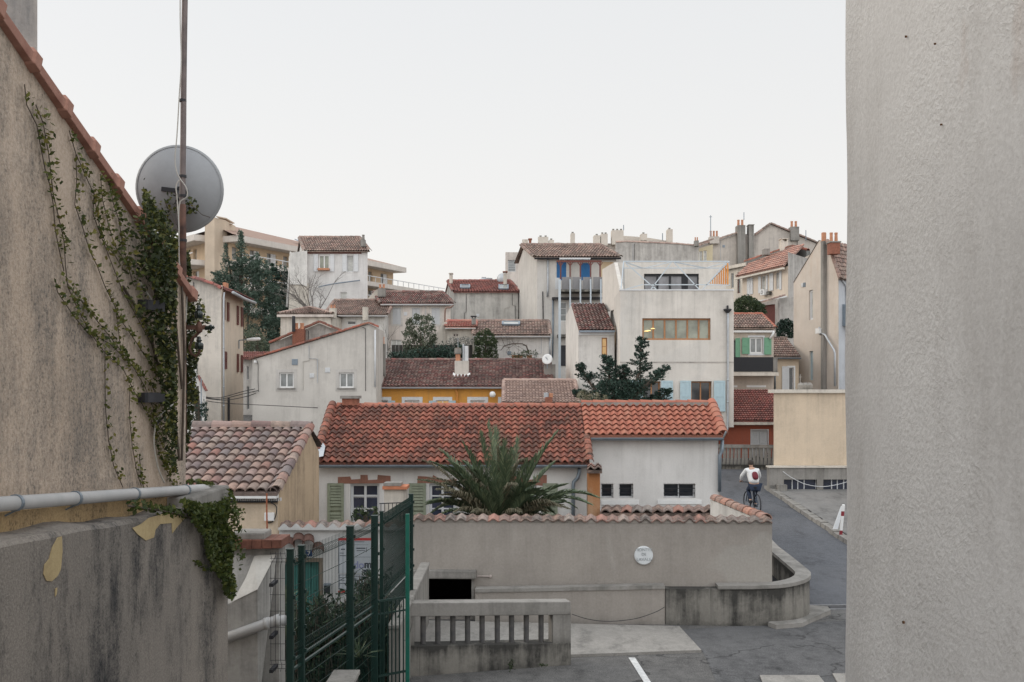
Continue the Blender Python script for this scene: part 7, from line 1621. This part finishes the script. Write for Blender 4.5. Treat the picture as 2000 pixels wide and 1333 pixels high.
# ================= small wiring, vents and downpipes on the facades
def clutter(name,n,vents,seed):
    H=HS[name]; r=random.Random(seed); f=H.f; L=f.L
    for k in range(n):
        u=L*r.uniform(.06,.94); zt_=interp(H.top,u)-.15; d=f.P(u,0).y; zb_=Z(r.uniform(640,700) if d>65 else r.uniform(720,770),d); zb_=max(zb_,H.zb+.5)
        if zt_-zb_<.8: continue
        if any(h[0]-.25<u<h[1]+.25 for h in H.h['f']): continue
        m=MB(); q=r.uniform(-.5,.5); m.tube([f.P(u,zt_,.03),f.P(u,(zt_*2+zb_)/3,.03),f.P(min(L-.05,max(.05,u+q)),(zt_*2+zb_)/3-.05,.03),f.P(min(L-.05,max(.05,u+q)),zb_,.03)],.022,4); m.build('wall_cable',r.choice([MK,M_zincl,MW]),H.root)
    for k in range(vents):
        u=L*r.uniform(.1,.9); zt_=interp(H.top,u); z=zt_-r.uniform(.6,2.4)
        if any(h[0]-.3<u<h[1]+.3 and h[2]-.4<z<h[3]+.4 for h in H.h['f']): continue
        m=MB(); s_=r.uniform(.1,.16); m.fbox(f,u-s_,u+s_,z-s_,z+s_,0,.03)
        for j in range(4): m.fbox(f,u-s_*.8,u+s_*.8,z-s_*.8+j*s_*.45,z-s_*.8+j*s_*.45+.02,.03,.045)
        m.build('vent_grille',r.choice([M_zincl,M_wwood,M_zinc]),H.root)
for i,(nm,a,b) in enumerate((('grey_gable_house',2,3),('corner_house',1,1),('tall_white_house',3,2),('pale_pink_house',2,1),('grey_skylight_house',3,2),('blue_door_house',4,2),('low_tiled_house',2,1),('garden_white_house',2,1),('tall_cream_gable',1,2),('modern_block',0,1),('grey_blank_wall',3,0),('great_grey_gable',4,3),('white_studio_house',1,1),('white_annex',0,1),('stained_gable_house',1,0))): clutter(nm,a,b,i+11)
# ================= camera, light, world
cam=bpy.data.cameras.new('camera'); co=bpy.data.objects.new('camera',cam); COL.objects.link(co); scn.camera=co
co.location=(0,0,CZ); co.rotation_euler=(math.pi/2,0,0); cam.sensor_fit='HORIZONTAL'; cam.sensor_width=36; cam.lens=F*36/2000; cam.shift_y=(HY-666.5)/2000; cam.shift_x=0; cam.clip_end=9000; cam.clip_start=.05
w=bpy.data.worlds.new('World'); scn.world=w; w.use_nodes=True; nt=w.node_tree; bg=nt.nodes['Background']
sky=N(nt,'ShaderNodeTexSky',sky_type='NISHITA'); sky.sun_disc=False; sky.sun_elevation=math.radians(27); 
SUNAZ=math.radians(-70)   # from +Y toward -X
sky.sun_rotation=-SUNAZ if False else SUNAZ; sky.air_density=1.2; sky.dust_density=3; sky.ozone_density=1.5
tc=N(nt,'ShaderNodeTexCoord'); sx=N(nt,'ShaderNodeSeparateXYZ'); nt.links.new(tc.outputs['Generated'],sx.inputs[0])
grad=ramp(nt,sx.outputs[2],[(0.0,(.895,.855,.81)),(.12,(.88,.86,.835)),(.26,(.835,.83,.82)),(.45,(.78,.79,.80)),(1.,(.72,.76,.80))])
# overcast sky gradient; unseen parts overhead and behind the viewer boosted to brighten facades
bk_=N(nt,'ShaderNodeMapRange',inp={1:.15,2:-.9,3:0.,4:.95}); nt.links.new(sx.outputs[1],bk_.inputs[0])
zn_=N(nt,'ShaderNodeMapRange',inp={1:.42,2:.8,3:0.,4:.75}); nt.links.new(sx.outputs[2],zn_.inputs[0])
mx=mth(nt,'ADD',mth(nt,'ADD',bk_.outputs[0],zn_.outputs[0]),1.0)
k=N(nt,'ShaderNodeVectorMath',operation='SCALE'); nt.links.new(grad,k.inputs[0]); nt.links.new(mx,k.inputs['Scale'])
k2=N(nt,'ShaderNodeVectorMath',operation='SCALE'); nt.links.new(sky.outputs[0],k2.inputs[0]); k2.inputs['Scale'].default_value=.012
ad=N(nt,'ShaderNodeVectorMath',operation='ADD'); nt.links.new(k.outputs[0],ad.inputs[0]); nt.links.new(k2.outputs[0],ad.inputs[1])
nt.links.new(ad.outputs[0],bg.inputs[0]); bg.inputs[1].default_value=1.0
sun=bpy.data.lights.new('sun','SUN'); sun.energy=1.0; sun.angle=math.radians(28); sun.color=(1,.9,.77); so=bpy.data.objects.new('sun',sun); COL.objects.link(so)
el=math.radians(27); dirv=V((math.sin(SUNAZ)*math.cos(el),math.cos(SUNAZ)*math.cos(el),math.sin(el))); so.rotation_euler=(-dirv).to_track_quat('-Z','Y').to_euler(); so.location=(-30,20,30)
scn.view_settings.view_transform='Standard'; scn.view_settings.look='None'; scn.view_settings.exposure=0; scn.view_settings.gamma=1
scn.render.resolution_x=1024; scn.render.resolution_y=682
scn.cycles.max_bounces=6; scn.cycles.diffuse_bounces=4; scn.cycles.use_denoising=True
